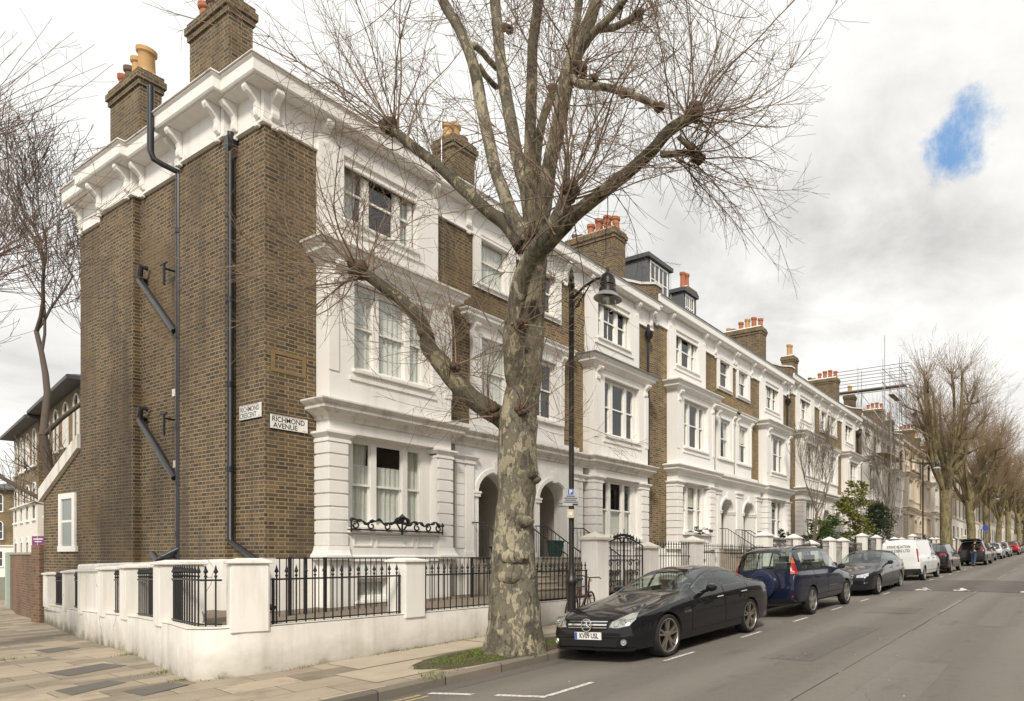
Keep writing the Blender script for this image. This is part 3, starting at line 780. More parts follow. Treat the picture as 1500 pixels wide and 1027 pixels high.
    # --- porch
    xa0, xa1, zs, yp = 4.50, 5.55, 3.15, -0.24
    b = MB(); rr = (xa1 - xa0) / 2; xc = (xa0 + xa1) / 2; N = 16
    x0 = 3.84
    b.quad((x0, yp, -0.3), (xa0, yp, -0.3), (xa0, yp, zs), (x0, yp, zs)); b.quad((xa1, yp, -0.3), (HALF, yp, -0.3), (HALF, yp, zs), (xa1, yp, zs))
    arc = [(xc - rr * math.cos(PI * i / N), zs + rr * math.sin(PI * i / N)) for i in range(N + 1)]
    b.quad((x0, yp, zs), (xa0, yp, zs), (xa0, yp, 4.3), (x0, yp, 4.3)); b.quad((xa1, yp, zs), (HALF, yp, zs), (HALF, yp, 4.3), (xa1, yp, 4.3))
    for i in range(N): b.quad((arc[i][0], yp, arc[i][1]), (arc[i + 1][0], yp, arc[i + 1][1]), (arc[i + 1][0], yp, 4.3), (arc[i][0], yp, 4.3))
    for i in range(N): b.quad((arc[i][0], yp, arc[i][1]), (arc[i + 1][0], yp, arc[i + 1][1]), (arc[i + 1][0], yp + 0.5, arc[i + 1][1]), (arc[i][0], yp + 0.5, arc[i][1]))
    for xx in (xa0, xa1): b.quad((xx, yp, 1.5), (xx, yp + 0.5, 1.5), (xx, yp + 0.5, zs), (xx, yp, zs))
    b.quad((x0, yp, -0.3), (x0, 0.02, -0.3), (x0, 0.02, 4.7), (x0, yp, 4.7))
    b.box(x0, HALF + 0.003, yp + 0.14, 0.04, 4.62, 4.82); b.box(4.42, 5.94, -0.05, 0.03, 4.82, 5.33)
    # imposts, keystone, archivolt, pilasters
    for i in range(N):
        for (r0, r1, o) in ((rr + 0.03, rr + 0.13, 0.035),):
            a0, a1 = PI * i / N, PI * (i + 1) / N
            q = [(xc - r * math.cos(a), zs + r * math.sin(a)) for r, a in ((r0, a0), (r0, a1), (r1, a1), (r1, a0))]
            b.prism([(x, yp + 0.01, z) for x, z in q], (0, -o - 0.01, 0))
    b.prism([(xc - 0.06, yp + 0.01, zs + rr - 0.02), (xc + 0.06, yp + 0.01, zs + rr - 0.02), (xc + 0.095, yp + 0.01, zs + rr + 0.28), (xc - 0.095, yp + 0.01, zs + rr + 0.28)], (0, -0.07, 0))
    for xx, sg in ((xa0, -1), (xa1, 1)):
        b.box(min(xx, xx + sg * 0.15) - (0.03 if sg > 0 else 0), max(xx, xx + sg * 0.15) + (0.03 if sg < 0 else 0), yp - 0.04, yp + 0.3, zs - 0.09, zs - 0.01)
        b.box(min(xx, xx + sg * 0.17) - (0.05 if sg > 0 else 0), max(xx, xx + sg * 0.17) + (0.05 if sg < 0 else 0), yp - 0.055, yp + 0.3, zs - 0.01, zs + 0.04)
    porch = h.part(b, 'porch', P)
    b = MB(); z = 1.80
    while z < 3.8:
        b.box(3.86, 4.08, yp - 0.02, yp + 0.01, z, min(z + 0.236, 3.82)); z += 0.256
    b.box(4.11, 4.33, yp - 0.05, yp + 0.01, 1.7, 3.83); b.box(5.80, HALF + 0.002, yp - 0.05, yp + 0.01, 1.7, 3.83)
    for xa, xb in ((4.11, 4.33), (5.80, HALF + 0.1)):
        b.box(xa - 0.04, xb + (0.04 if xb < 5 else -0.1), yp - 0.09, yp + 0.01, -0.3, 1.70)
    h.part(b, 'pilaster', P, porch)
    b = MB(); b.sweep(PR_CAP, [(3.84, 0), (3.84, yp - 0.012), (4.10, yp - 0.012), (4.10, yp - 0.045), (4.34, yp - 0.045), (4.34, yp)]); b.sweep(PR_CAP, [(5.79, yp), (5.79, yp - 0.045), (HALF + 0.001, yp - 0.045)])
    h.part(b, 'capital', P, porch)
    # porch inside: barrel vault, side walls, back, floor
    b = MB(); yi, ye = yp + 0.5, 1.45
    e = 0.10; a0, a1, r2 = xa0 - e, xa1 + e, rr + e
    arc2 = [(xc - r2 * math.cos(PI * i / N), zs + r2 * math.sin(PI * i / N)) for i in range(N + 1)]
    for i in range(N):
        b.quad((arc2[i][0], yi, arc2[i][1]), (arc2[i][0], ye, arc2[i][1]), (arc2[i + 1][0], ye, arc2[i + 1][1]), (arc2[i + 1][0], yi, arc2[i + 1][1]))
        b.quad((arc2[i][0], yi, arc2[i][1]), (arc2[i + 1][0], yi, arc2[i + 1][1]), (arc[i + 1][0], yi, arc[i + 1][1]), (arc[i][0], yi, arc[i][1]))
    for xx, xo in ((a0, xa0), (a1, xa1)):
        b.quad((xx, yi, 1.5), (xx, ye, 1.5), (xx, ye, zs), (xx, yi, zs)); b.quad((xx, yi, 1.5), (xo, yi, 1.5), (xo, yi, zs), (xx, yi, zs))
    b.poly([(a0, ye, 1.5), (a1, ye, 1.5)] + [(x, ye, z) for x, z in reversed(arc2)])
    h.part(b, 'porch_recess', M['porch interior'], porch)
    b = MB(); b.box(xc - 0.46, xc + 0.46, ye - 0.06, ye - 0.005, 1.56, 3.62)
    for q in (-0.22, 0.22):
        for za, zb in ((1.75, 2.35), (2.5, 3.35)): b.frustum(xc + q - 0.15, xc + q + 0.15, ye - 0.068, ye - 0.058, za, zb, (xc + q - 0.15, xc + q + 0.15, ye - 0.072, ye - 0.06))
    dr = h.part(b, 'door', M['dark door']); b = MB(); b.lathe([(0.0, 0), (0.03, 0.005), (0.036, 0.03), (0, 0.045)], 10, axis='y', o=(xc - 0.33, ye - 0.11, 2.5)); h.part(b, 'knob', M['galvanised steel'], dr)
    # steps from the front garden up to the porch floor
    b = MB(); b.box(3.98, 6.0, yp + 0.01, ye, 1.40, 1.56)
    for i in range(6):
        b.box(4.22, 5.78, yp - 0.28 * (i + 1) + 0.004, yp - 0.28 * i + 0.004, 0.3, 1.55 - 0.15 * i)
        b.box(4.20, 5.80, yp - 0.28 * (i + 1) - 0.02, yp - 0.28 * i + 0.0, 1.55 - 0.15 * i, 1.585 - 0.15 * i)
    h.part(b, 'steps', M['step stone'])
    for xx in (4.28, 5.72):
        b = MB()
        top = [(xx, yp - 0.02, 2.42), (xx, yp - 0.42, 2.40), (xx, yp - 1.75, 1.62)]
        b.tube(top, 0.016, 6)
        for i in range(13):
            s = i / 12; y = yp - 0.04 - 1.68 * s
            zt = 2.42 - 0.02 * min(1, (s * 1.72) / 0.4) - max(0, s * 1.68 - 0.38) * 0.585
            zb = 1.56 - 0.15 * max(0, int((yp - y) / 0.28)); b.tube([(xx, y, zb), (xx, y, zt)], 0.008, 5)
        h.part(b, 'handrail', M['black iron'])
    # --- middle windows: surrounds and hood
    b = MB(); ys = -0.07
    b.wall(4.44, 5.92, 5.30, 7.32, ys, [(4.74, 5.62, 5.42, 7.08)], depth=0.16)
    for xx in (4.44, 5.92): b.quad((xx, ys, 5.3), (xx, 0.01, 5.3), (xx, 0.01, 7.32), (xx, ys, 7.32))
    for xx in (4.52, 5.84): b.box(xx - 0.07, xx + 0.07, ys - 0.03, ys + 0.01, 5.35, 6.98); console(b, xx, 0.13, ys, 6.97, 7.33, 0.17)
    s1 = h.part(b, 'window_surround', P)
    b = MB(); b.sweep([(-0.05, 7.30), (0.02, 7.31), (0.04, 7.37), (0.15, 7.43), (0.18, 7.46), (0.18, 7.52), (0.22, 7.56), (0.23, 7.60), (-0.05, 7.68)], [(4.36, 0.02), (4.36, ys), (6.00, ys), (6.00, 0.02)]); h.part(b, 'hood', P, s1)
    b = MB(); b.wall(4.52, 5.84, 8.26, 9.72, -0.05, [(4.74, 5.62, 8.42, 9.62)], depth=0.14)
    for xx in (4.52, 5.84): b.quad((xx, -0.05, 8.26), (xx, 0.01, 8.26), (xx, 0.01, 9.72), (xx, -0.05, 9.72))
    h.part(b, 'window_surround', P)
    # --- windows
    mu = (1.905, 2.60)
    window(h, 1.42, 3.02, 2.20, 3.98, yb + 0.25, mu, (bars[0] if bars and k > 1 else ()), cur[0], (0.2, 0.10, 0.10, yb), wpaint, meet=3.06)
    window(h, 1.42, 3.00, 5.36, 7.08, yb + 0.17, mu, (bars[0] if bars and k > 1 else ()), cur[1], (0.1, 0.07, 0.07, yb), wpaint)
    window(h, 1.41, 2.95, 8.46, 9.68, 0.07, mu, bars[0:1] and bars[0], cur[2], (0.06, 0.06, 0.06, -0.09), wpaint)
    window(h, 4.75, 5.61, 5.44, 7.06, 0.05, (), (0,) if bars else (), cur[3], (0.2, 0.07, 0.08, -0.07), wpaint)
    window(h, 4.75, 5.61, 8.44, 9.60, 0.06, (), (0,) if bars else (), cur[4], (0.16, 0.06, 0.06, -0.05), wpaint)
    if basement:
        window(h, 1.42, 2.12, 0.72, 1.16, yb + 0.10, (), (), 'full', (0.05, 0.04, 0.04, yb), wpaint, single=True); window(h, 2.3, 2.95, 0.72, 1.16, yb + 0.10, (), (), 'full', (0.05, 0.04, 0.04, yb), wpaint, single=True)
    # --- eaves cornice with paired brackets
    fp = [(0, 8.62), (0, 7.0), (-0.13, 7.0), (-0.13, 5.2), (0, 5.2), (0, 3.0), (-0.13, 3.0), (-0.13, 1.15), (0, 1.15), (0, 0), (HALF + 0.003, 0)] if corner else [(0.0, 0.0), (HALF + 0.003, 0.0)]
    b = MB(); b.sweep(PR_EAVE, fp)
    ev = h.part(b, 'eaves_cornice', P)
    b = MB(); b.sweep(PR_FRIEZE, fp); h.part(b, 'frieze', P, ev)
    bs = [(x, 0) for x in (1.02, 3.38, 4.36, 5.93)] + ([(0.14, 0)] if corner else [(0.16, 0)])
    for x, _ in bs:
        b = MB(); console(b, x, 0.13, -0.03, 9.64, 10.14, 0.25); b.box(x - 0.05, x + 0.05, -0.085, -0.02, 9.47, 9.535)
        h.part(b, 'bracket', P, ev, bevel=0.008 if k == 0 else 0)
    if corner:
        for y, o in ((0.14, 0), (0.95, 0), (1.3, -0.13), (2.85, -0.13), (3.25, 0), (4.95, 0), (5.35, -0.13), (6.85, -0.13), (7.2, 0), (8.42, 0)):
            b = MB(); console_side(b, y, 0.13, o - 0.03, 9.64, 10.14, 0.25); b.box(o - 0.085, o - 0.02, y - 0.05, y + 0.05, 9.47, 9.535)
            h.part(b, 'bracket', P, ev, bevel=0.008)
    # weathered top edge of the eaves
    b = MB(); b.sweep([(-0.02, 10.524), (0.355, 10.474), (0.37, 10.45), (0.385, 10.46), (0.375, 10.49), (-0.02, 10.55)], fp); h.part(b, 'gutter_edge', M['lead'] if (k or lead) else M['weathered stucco'], ev)
    # --- roof
    b = MB(); zr = 12.15
    if corner:
        b.add([(-0.3, -0.3, 10.5), (HALF, -0.3, 10.5), (HALF, 4.3, zr), (4.2, 4.3, zr), (-0.3, 8.9, 10.5), (HALF, 8.9, 10.5)], [(0, 1, 2, 3), (0, 3, 4), (3, 2, 5, 4)])
    else:
        b.add([(0, -0.3, 10.5), (HALF, -0.3, 10.5), (HALF, 4.3, zr), (0, 4.3, zr), (0, 8.9, 10.5), (HALF, 8.9, 10.5), (0, 4.3, 9.8)], [(0, 1, 2, 3), (3, 2, 5, 4), (0, 3, 4)])
    rf = h.part(b, 'roof', M['slate'])
    def chimney(x0, x1, y0, y1, zb, zt, pots, flat=False):
        c = MB(); c.box(x0, x1, y0, y1, zb, zt - 0.36); e = 0.035
        c.box(x0 - e, x1 + e, y0 - e, y1 + e, zt - 0.36, zt - 0.24); c.box(x0 - 2 * e, x1 + 2 * e, y0 - 2 * e, y1 + 2 * e, zt - 0.24, zt - 0.10); c.box(x0 - e, x1 + e, y0 - e, y1 + e, zt - 0.10, zt)
        ch = h.part(c, 'chimney', M['chimney brick'], rf)
        c = MB(); c.frustum(x0, x1, y0, y1, zt, zt + 0.1, (x0 + 0.1, x1 - 0.1, y0 + 0.1, y1 - 0.1)); h.part(c, 'flaunching', M['weathered stucco'], ch)
        for (fx, fy, hh, r, mm) in pots:
            c = MB(); px, py = x0 + (x1 - x0) * fx, y0 + (y1 - y0) * fy
            c.lathe([(r * 1.12, zt + 0.02), (r * 1.12, zt + 0.1), (r, zt + 0.12), (r * 0.92, zt + hh * 0.75), (r * 1.0, zt + hh - 0.12), (r * 1.18, zt + hh - 0.09), (r * 1.2, zt + hh), (r * 0.85, zt + hh), (r * 0.8, zt + hh - 0.3)], 14, o=(px, py, 0), cap=True)
            h.part(c, 'chimney_pot', M[mm], ch, smooth=0.6)
    if corner:
        chimney(0.02, 0.42, 1.35, 2.95, 10.2, 12.5, [(0.5, 0.15, 0.55, 0.14, 'soot pot'), (0.5, 0.4, 0.6, 0.15, 'buff clay'), (0.5, 0.64, 0.42, 0.13, 'soot pot'), (0.5, 0.85, 0.45, 0.13, 'terracotta')])
        chimney(0.02, 0.40, 5.3, 6.9, 10.2, 12.5, [(0.5, 0.14, 0.60, 0.155, 'buff clay'), (0.5, 0.38, 0.52, 0.13, 'buff clay'), (0.5, 0.62, 0.45, 0.13, 'soot pot'), (0.5, 0.85, 0.4, 0.12, 'terracotta')])
    if side == 'A':
        chimney(5.6, 6.3, 2.1, 2.9, 11.0, 13.35, [(0.18, 0.5, 0.42, 0.13, 'buff clay'), (0.5, 0.5, 0.55, 0.14, 'buff clay'), (0.82, 0.5, 0.30, 0.15, 'soot pot')] if k == 0 else [(0.3, 0.5, 0.75, 0.13, 'buff clay' if k > 1 else 'terracotta'), (0.7, 0.5, 0.8, 0.13, 'buff clay' if k > 1 else 'terracotta')])
    else:
        # party wall upstand with coping, carrying the long stack
        c = MB(); c.prism([(-0.18, -0.25, 10.5), (-0.18, 4.5, 12.2), (-0.18, 4.5, 12.62), (-0.18, 3.5, 12.40), (-0.18, 0.35, 11.18), (-0.18, -0.25, 11.05)], (0.36, 0, 0)); h.part(c, 'parapet', M['chimney brick'], rf)
        c = MB(); c.prism([(-0.22, -0.29, 11.053), (-0.22, 0.35, 11.183), (-0.22, 3.5, 12.403), (-0.22, 3.5, 12.48), (-0.22, 0.33, 11.26), (-0.22, -0.29, 11.13)], (0.44, 0, 0)); h.part(c, 'coping', M['weathered stucco'], rf)
        chimney(-0.32, 0.30, 1.45, 3.75, 11.0, 13.45, [(0.5, 0.08, 0.5, 0.13, 'terracotta'), (0.5, 0.25, 0.62, 0.14, 'terracotta'), (0.5, 0.42, 0.6, 0.14, 'terracotta' if k != 1 else 'buff clay'), (0.5, 0.59, 0.5, 0.13, 'terracotta'), (0.5, 0.78, 0.2, 0.14, 'soot pot'), (0.5, 0.92, 0.3, 0.12, 'soot pot' if k != 1 else 'buff clay')])
    for (x0, x1, y0, zt) in dormers:
        c = MB(); c.box(x0, x1, y0, y0 + 2.6, 10.9, zt - 0.16); d = h.part(c, 'dormer', M['lead'], rf)
        c = MB(); c.box(x0 - 0.1, x1 + 0.1, y0 - 0.14, y0 + 2.7, zt - 0.16, zt); h.part(c, 'dormer_roof', M['slate'], d)
        c = MB(); c.wall(x0 + 0.12, x1 - 0.12, 11.45, zt - 0.2, y0 - 0.03, [(x0 + 0.2, (x0 + x1) / 2 - 0.03, 11.55, zt - 0.28), ((x0 + x1) / 2 + 0.03, x1 - 0.2, 11.55, zt - 0.28)], 0.028)
        n = 4
        for i in range(1, n): xx = x0 + 0.2 + (x1 - x0 - 0.4) * i / n; c.box(xx - 0.015, xx + 0.015, y0 - 0.028, y0 - 0.004, 11.55, zt - 0.28)
        c.box(x0 + 0.2, x1 - 0.2, y0 - 0.026, y0 - 0.006, (11.55 + zt - 0.28) / 2 - 0.02, (11.55 + zt - 0.28) / 2 + 0.02)
        h.part(c, 'dormer_window', M['window paint'], d)
        c = MB(); c.quad((x0 + 0.15, y0 - 0.004, 11.5), (x1 - 0.15, y0 - 0.004, 11.5), (x1 - 0.15, y0 - 0.004, zt - 0.25), (x0 + 0.15, y0 - 0.004, zt - 0.25)); h.part(c, 'dormer_pane', M['dark car glass'], d)
    # --- drainpipe with hopper at the party line
    if side == 'B' or (k > 0 and side == 'A'):
        if side == 'B':
            c = MB(); px = 0.42
            c.lathe([(0.05, 9.0), (0.06, 9.1), (0.14, 9.2), (0.15, 9.36), (0.10, 9.37)], 10, o=(px, -0.16, 0)); c.tube([(px, -0.12, 9.6), (px, -0.16, 9.36)], 0.05, 8)
            c.tube([(px, -0.12, 9.1), (px, -0.12, -0.3)], 0.05, 8)
            for z in (7.8, 6.2, 4.6, 3.0, 1.6): c.lathe([(0.062, z), (0.062, z + 0.09)], 8, o=(px, -0.12, 0))
            h.part(c, 'drainpipe', M['black pipe'], smooth=0.7)
    return h

NO = 'none'
h0 = build_house(0, 'A', 'corner house with a tall bare brick side wall, iron window guard and street name signs', ('net side', 'full', 'side', 'full', 'blind full'), corner=True, wpaint='window paint')
h1 = build_house(0, 'B', 'house behind the street lamp, next to the corner house, with dark lead on its bay', ('low', NO, NO, NO, NO), lead=True, bars=((1,),))
build_house(1, 'A', 'bright white house with two dormers on its roof, behind the dark blue off-roader', ('blind low', NO, NO, 'side', NO), 'white stucco clean', dormers=((1.75, 3.25, 1.5, 13.05), (4.45, 5.4, 1.6, 12.75)))
build_house(1, 'B', 'bright white house without dormers, directly before the house behind the bare garden tree', (NO, NO, 'blind', 'blind', 'blind'), 'white stucco clean', bars=((1,),))
build_house(2, 'A', 'white house behind the bare garden tree, third pair of the terrace, nearer half', (NO, NO, 'side', NO, NO), 'white stucco', bars=((1,),), detail=1)
build_house(2, 'B', 'white house behind the leafy yellow-green tree, third pair of the terrace, farther half', (NO, 'side', NO, NO, 'blind'), 'white stucco', detail=1)
build_house(3, 'A', 'white house wrapped in scaffolding beyond the small trees', (NO, NO, 'blind', NO, NO), 'white stucco', detail=1)
build_house(3, 'B', 'white house just past the scaffolded one, before the cream house', (NO, NO, NO, 'side', NO), 'pale stucco', 'stock brick far', detail=1)
build_house(4, 'A', 'cream painted house beyond the scaffolding, nearest of the cream ones', (NO, 'side', NO, NO, NO), 'cream stucco', 'stock brick far', detail=1)
build_house(4, 'B', 'cream painted house beside the tall lamp post, half hidden by the big plane tree', (NO, NO, NO, NO, NO), 'cream stucco', 'stock brick far', detail=1)
build_house(5, 'A', 'pale house showing between the trunks of the distant plane trees', (NO, NO, NO, NO, NO), 'pale stucco', 'stock brick far', detail=1)
build_house(5, 'B', 'farthest terrace house, almost hidden behind the distant plane trees', (NO, NO, NO, NO, NO), 'pale stucco', 'stock brick far', detail=1)

# pipes on the bare side wall of the corner house
r0 = h0.root
def sidepipe(name, paths, rad, m, coll=()):
    c = MB()
    for p in paths: c.tube(p, rad, 10)
    for z, x, y in coll: c.lathe([(rad * 1.25, z), (rad * 1.25, z + 0.1)], 10, o=(x, y, 0))
    return c.build(name, M[m], r0, smooth=0.7)
xw = -0.23
sidepipe('drainpipe', [[(-0.10, 1.0, 9.62), (-0.10, 1.02, 1.95), (-0.10, 0.95, 1.86), (-0.16, -0.15, 1.50), (-0.16, -0.22, 1.42), (-0.16, -0.22, 0.78), (-0.10, -0.5, 0.68)]], 0.052, 'black pipe', [(z, -0.10, 1.02) for z in (8.0, 6.4, 4.8, 3.2)])
c = MB(); c.box(-0.17, -0.02, 0.93, 1.10, 9.36, 9.54); c.frustum(-0.15, -0.04, 0.97, 1.07, 9.2, 9.36, (-0.17, -0.02, 0.93, 1.10)); c.build('hopper', M['black pipe'], r0, bevel=0.01)
soil = sidepipe('soil_pipe', [[(xw + 0.12, 3.08, 1.50), (xw + 0.12, 3.08, 9.36), (xw + 0.11, 3.10, 9.46), (xw - 0.12, 3.14, 9.5), (xw - 0.24, 3.2, 9.56), (xw - 0.28, 3.22, 9.7), (xw - 0.28, 3.22, 11.0)]], 0.055, 'grey pipe', [(z, xw + 0.12, 3.08) for z in (8.2, 6.05, 4.2, 3.05, 2.0)])
sidepipe('branch_pipe', [[(-0.02, 4.95, 7.66), (xw + 0.1, 4.85, 7.6), (xw + 0.08, 3.15, 6.2)]], 0.062, 'grey pipe', [])
sidepipe('branch_pipe', [[(-0.02, 4.95, 4.62), (xw + 0.1, 4.85, 4.56), (xw + 0.08, 3.15, 3.2)]], 0.062, 'grey pipe', [])
sidepipe('pipe_outlet', [[(-0.05, 4.72, 7.86), (-0.16, 4.72, 7.86), (-0.16, 4.78, 7.66)], [(-0.05, 4.72, 4.80), (-0.16, 4.72, 4.80), (-0.16, 4.78, 4.62)], [(-0.02, 3.5, 1.62), (-0.3, 3.45, 1.52), (-0.34, 3.1, 1.60), (xw + 0.12, 3.08, 1.75)], [(-0.30, 3.75, 1.66), (-0.34, 3.35, 1.50)]], 0.055, 'grey pipe')
c = MB()
for z in (7.55, 4.45):
    c.tube([(-0.02, 3.5, z), (-0.2, 3.5, z)], 0.02, 6); c.tube([(-0.2, 3.5, z + 0.1), (-0.2, 3.5, z - 0.35)], 0.022, 6); c.tube([(-0.2, 3.38, z + 0.1), (-0.2, 3.66, z + 0.1)], 0.02, 6)
c.build('pipe_bracket', M['black pipe'], r0)
c = MB()
for y, z in ((3.6, 5.05), (3.55, 3.55)): c.box(-0.012, 0.01, y - 0.06, y + 0.06, z - 0.09, z + 0.06)
c.build('vent_cover', M['stone cap'], r0)
plain('pale brick patch', (0.20, 0.135, 0.06), 0.9, var=0.35, scale=9)
c = MB()
for q in ((0.10, 0.70, 5.36, 5.43), (0.10, 0.70, 5.03, 5.09), (0.10, 0.17, 5.09, 5.36), (0.63, 0.70, 5.09, 5.36)): c.box(q[0], q[1], -0.012, 0.015, q[2], q[3])
c.build('blocked_panel', M['pale brick patch'], r0)
# black scrolled guard on the ground-floor window ledge
c = MB(); ya = -0.45 - 0.14
c.tube([(1.22, ya, 2.13), (3.24, ya, 2.13)], 0.016, 6)
pts = []; n = 56
for i in range(n + 1):
    s = i / n; x = 1.2 + 2.06 * s
    z = 2.30 + 0.035 * math.sin(s * 30) + 0.02 * math.sin(s * 71); pts.append((x, ya, z))
c.tube(pts, [0.026 + 0.011 * math.sin(i * 1.7) for i in range(n + 1)], 6)
def scroll(cx, cz, r, t0, turns, sg):
    return [(cx + sg * r * (1 - 0.6 * i / 14) * math.cos(t0 + turns * 2 * PI * i / 14), ya, cz + r * (1 - 0.6 * i / 14) * math.sin(t0 + turns * 2 * PI * i / 14)) for i in range(15)]
for i, xx in enumerate((1.30, 1.62, 1.95, 2.62, 2.88, 3.14)):
    c.tube(scroll(xx, 2.21, 0.075, 1.2, 1.1, 1 if i % 2 else -1), 0.016, 5)
c.tube([(2.28, ya, 2.05), (2.28, ya, 2.42)], 0.02, 6)
for sg in (-1, 1): c.tube(scroll(2.28 + sg * 0.075, 2.33, 0.085, -0.6, 0.9, sg), 0.022, 6); c.tube([(2.28, ya, 2.46), (2.28 + sg * 0.09, ya, 2.40), (2.28 + sg * 0.12, ya, 2.28), (2.28 + sg * 0.04, ya, 2.16)], 0.02, 6)
c.lathe([(0.0, 2.5), (0.03, 2.46), (0.045, 2.42), (0.02, 2.38)], 8, o=(2.28, ya, 0))
for xx in (1.22, 3.24): c.tube([(xx, ya, 2.13), (xx, -0.45, 2.13)], 0.014, 6); c.tube([(xx, ya, 2.08), (xx, ya, 2.34)], 0.016, 6)
c.build('window_guard', M['black iron'], r0, smooth=0.8)
# rear wing seen down the side street: lean-to with white sloping coping and a tall sash
c = MB(); c.box(0.02, 3.0, 8.63, 11.2, -1.0, 3.3); c.prism([(0.02, 8.63, 3.3), (0.02, 11.2, 3.3), (0.02, 8.63, 4.5)], (2.98, 0, 0))
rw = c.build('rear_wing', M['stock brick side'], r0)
c = MB(); c.prism([(-0.06, 8.64, 4.28), (-0.06, 11.3, 3.06), (-0.06, 11.3, 3.40), (-0.06, 8.64, 4.62)], (0.3, 0, 0)); c.build('coping', M['weathered stucco'], rw)
c = MB(); c.box(-0.03, 0.06, 8.85, 10.05, 1.72, 1.86); c.box(-0.02, 0.06, 8.95, 9.13, 1.86, 3.2); c.box(-0.02, 0.06, 9.85, 10.03, 1.86, 3.2); c.box(-0.02, 0.06, 9.13, 9.85, 3.06, 3.2); c.box(0.0, 0.05, 9.13, 9.85, 2.46, 2.52)
ww = c.build('window', M['window paint'], rw); c = MB(); c.quad((0.012, 9.13, 1.86), (0.012, 9.85, 1.86), (0.012, 9.85, 3.06), (0.012, 9.13, 3.06)); c.build('pane', plain('frosted pane', (0.22, 0.25, 0.23), .35), ww)
# ================================================================== front gardens, walls, railings, gates, signs
def garden_z(x): return 0.62 + 0.027 * (x - 7.5)
b = MB(); xs = frange(5.3, 80, 2.0)
for i in range(len(xs) - 1):
    b.quad((xs[i], 9.75, garden_z(xs[i])), (xs[i + 1], 9.75, garden_z(xs[i + 1])), (xs[i + 1], 14.5, garden_z(xs[i + 1])), (xs[i], 14.5, garden_z(xs[i])))
b.poly([(4.3, 9.95, 0.55), (5.3, 9.75, garden_z(5.3)), (5.3, 14.5, garden_z(5.3)), (4.8, 14.5, 0.48), (4.1, 11.5, 0.52)])
b.poly([(4.8, 14.5, 0.48), (6.2, 14.5, 0.5), (6.2, 24, 0.2), (6.0, 24, 0.2), (5.1, 17.8, 0.35)])
tag(b.build('garden_ground', M['gravel'], smooth=3.2), kind='structure')

def lerp_path(path, t):
    """point, tangent at distance t along plan path"""
    acc = 0
    for i in range(len(path) - 1):
        a, c = Vector(path[i]), Vector(path[i + 1]); L = (c - a).length
        if t <= acc + L or i == len(path) - 2:
            return a.lerp(c, min(1.0, (t - acc) / L)), (c - a).normalized()
        acc += L
def plen(path): return sum((Vector(path[i + 1]) - Vector(path[i])).length for i in range(len(path) - 1))
def ribbon(b, path, zb, zt, th):
    """solid wall along plan path (street face given, garden on the left of travel)"""
    P = [Vector(p) for p in path]; pts = []
    for i, p in enumerate(P):
        ns = []
        if i > 0: t = (P[i] - P[i - 1]).normalized(); ns.append(Vector((-t.y, t.x)))
        if i < len(P) - 1: t = (P[i + 1] - P[i]).normalized(); ns.append(Vector((-t.y, t.x)))
        m = ns[0] if len(ns) == 1 else (ns[0] + ns[1]) / max(0.3, (ns[0] + ns[1]).dot(ns[0]))
        q = p + m * th
        pts += [(p.x, p.y, zb(p)), (p.x, p.y, zt(p)), (q.x, q.y, zt(p) + 0.01), (q.x, q.y, zb(p))]
    n = len(P)
    b.add(pts, [(i * 4 + k, i * 4 + (k + 1) % 4, i * 4 + 4 + (k + 1) % 4, i * 4 + 4 + k) for i in range(n - 1) for k in range(4)] + [(0, 1, 2, 3), tuple(range(4 * n - 4, 4 * n))[::-1]])
def spear(b, x, y, z, s=1.0):
    b.lathe([(0.009 * s, z - 0.03), (0.020 * s, z - 0.01), (0.020 * s, z), (0.008 * s, z + 0.01), (0.010 * s, z + 0.03), (0.030 * s, z + 0.05), (0.016 * s, z + 0.085), (0.001, z + 0.15 * s)], 6, o=(x, y, 0))
def railing(path, zb, zrail, ztop, sp, parent, name='railing', heads=True, lower=True, r=0.0095, posts=(), pw=0.012):
    b = MB(); L = plen(path); n = max(2, int(L / sp))
    for i in range(n):
        p, t = lerp_path(path, (i + 0.5) * L / n)
        b.tube([(p.x, p.y, zb(p)), (p.x, p.y, ztop(p))], r, 6)
        if heads: spear(b, p.x, p.y, ztop(p))
    m = max(2, int(L / 0.25)) if len(path) > 2 else 2
    for zf, hh in ((zrail, 0.02), ((lambda p: zb(p) + 0.05), 0.016)) if lower else ((zrail, 0.02),):
        pts = []
        for i in range(m + 1 if len(path) > 2 else 2):
            p, t = lerp_path(path, L * i / (m if len(path) > 2 else 1)); nn = Vector((-t.y, t.x)) * 0.016; z = zf(p)
            pts += [(p.x - nn.x, p.y - nn.y, z - hh), (p.x - nn.x, p.y - nn.y, z + 0.004), (p.x + nn.x, p.y + nn.y, z + 0.004), (p.x + nn.x, p.y + nn.y, z - hh)]
        k = len(pts) // 4
        b.add(pts, [(i * 4 + q, i * 4 + (q + 1) % 4, i * 4 + 4 + (q + 1) % 4, i * 4 + 4 + q) for i in range(k - 1) for q in range(4)])
    for d in posts:
        p, t = lerp_path(path, d); b.box(p.x - pw, p.x + pw, p.y - pw, p.y + pw, zb(p), zrail(p) + 0.01)
    return b.build(name, M['black iron'], parent)
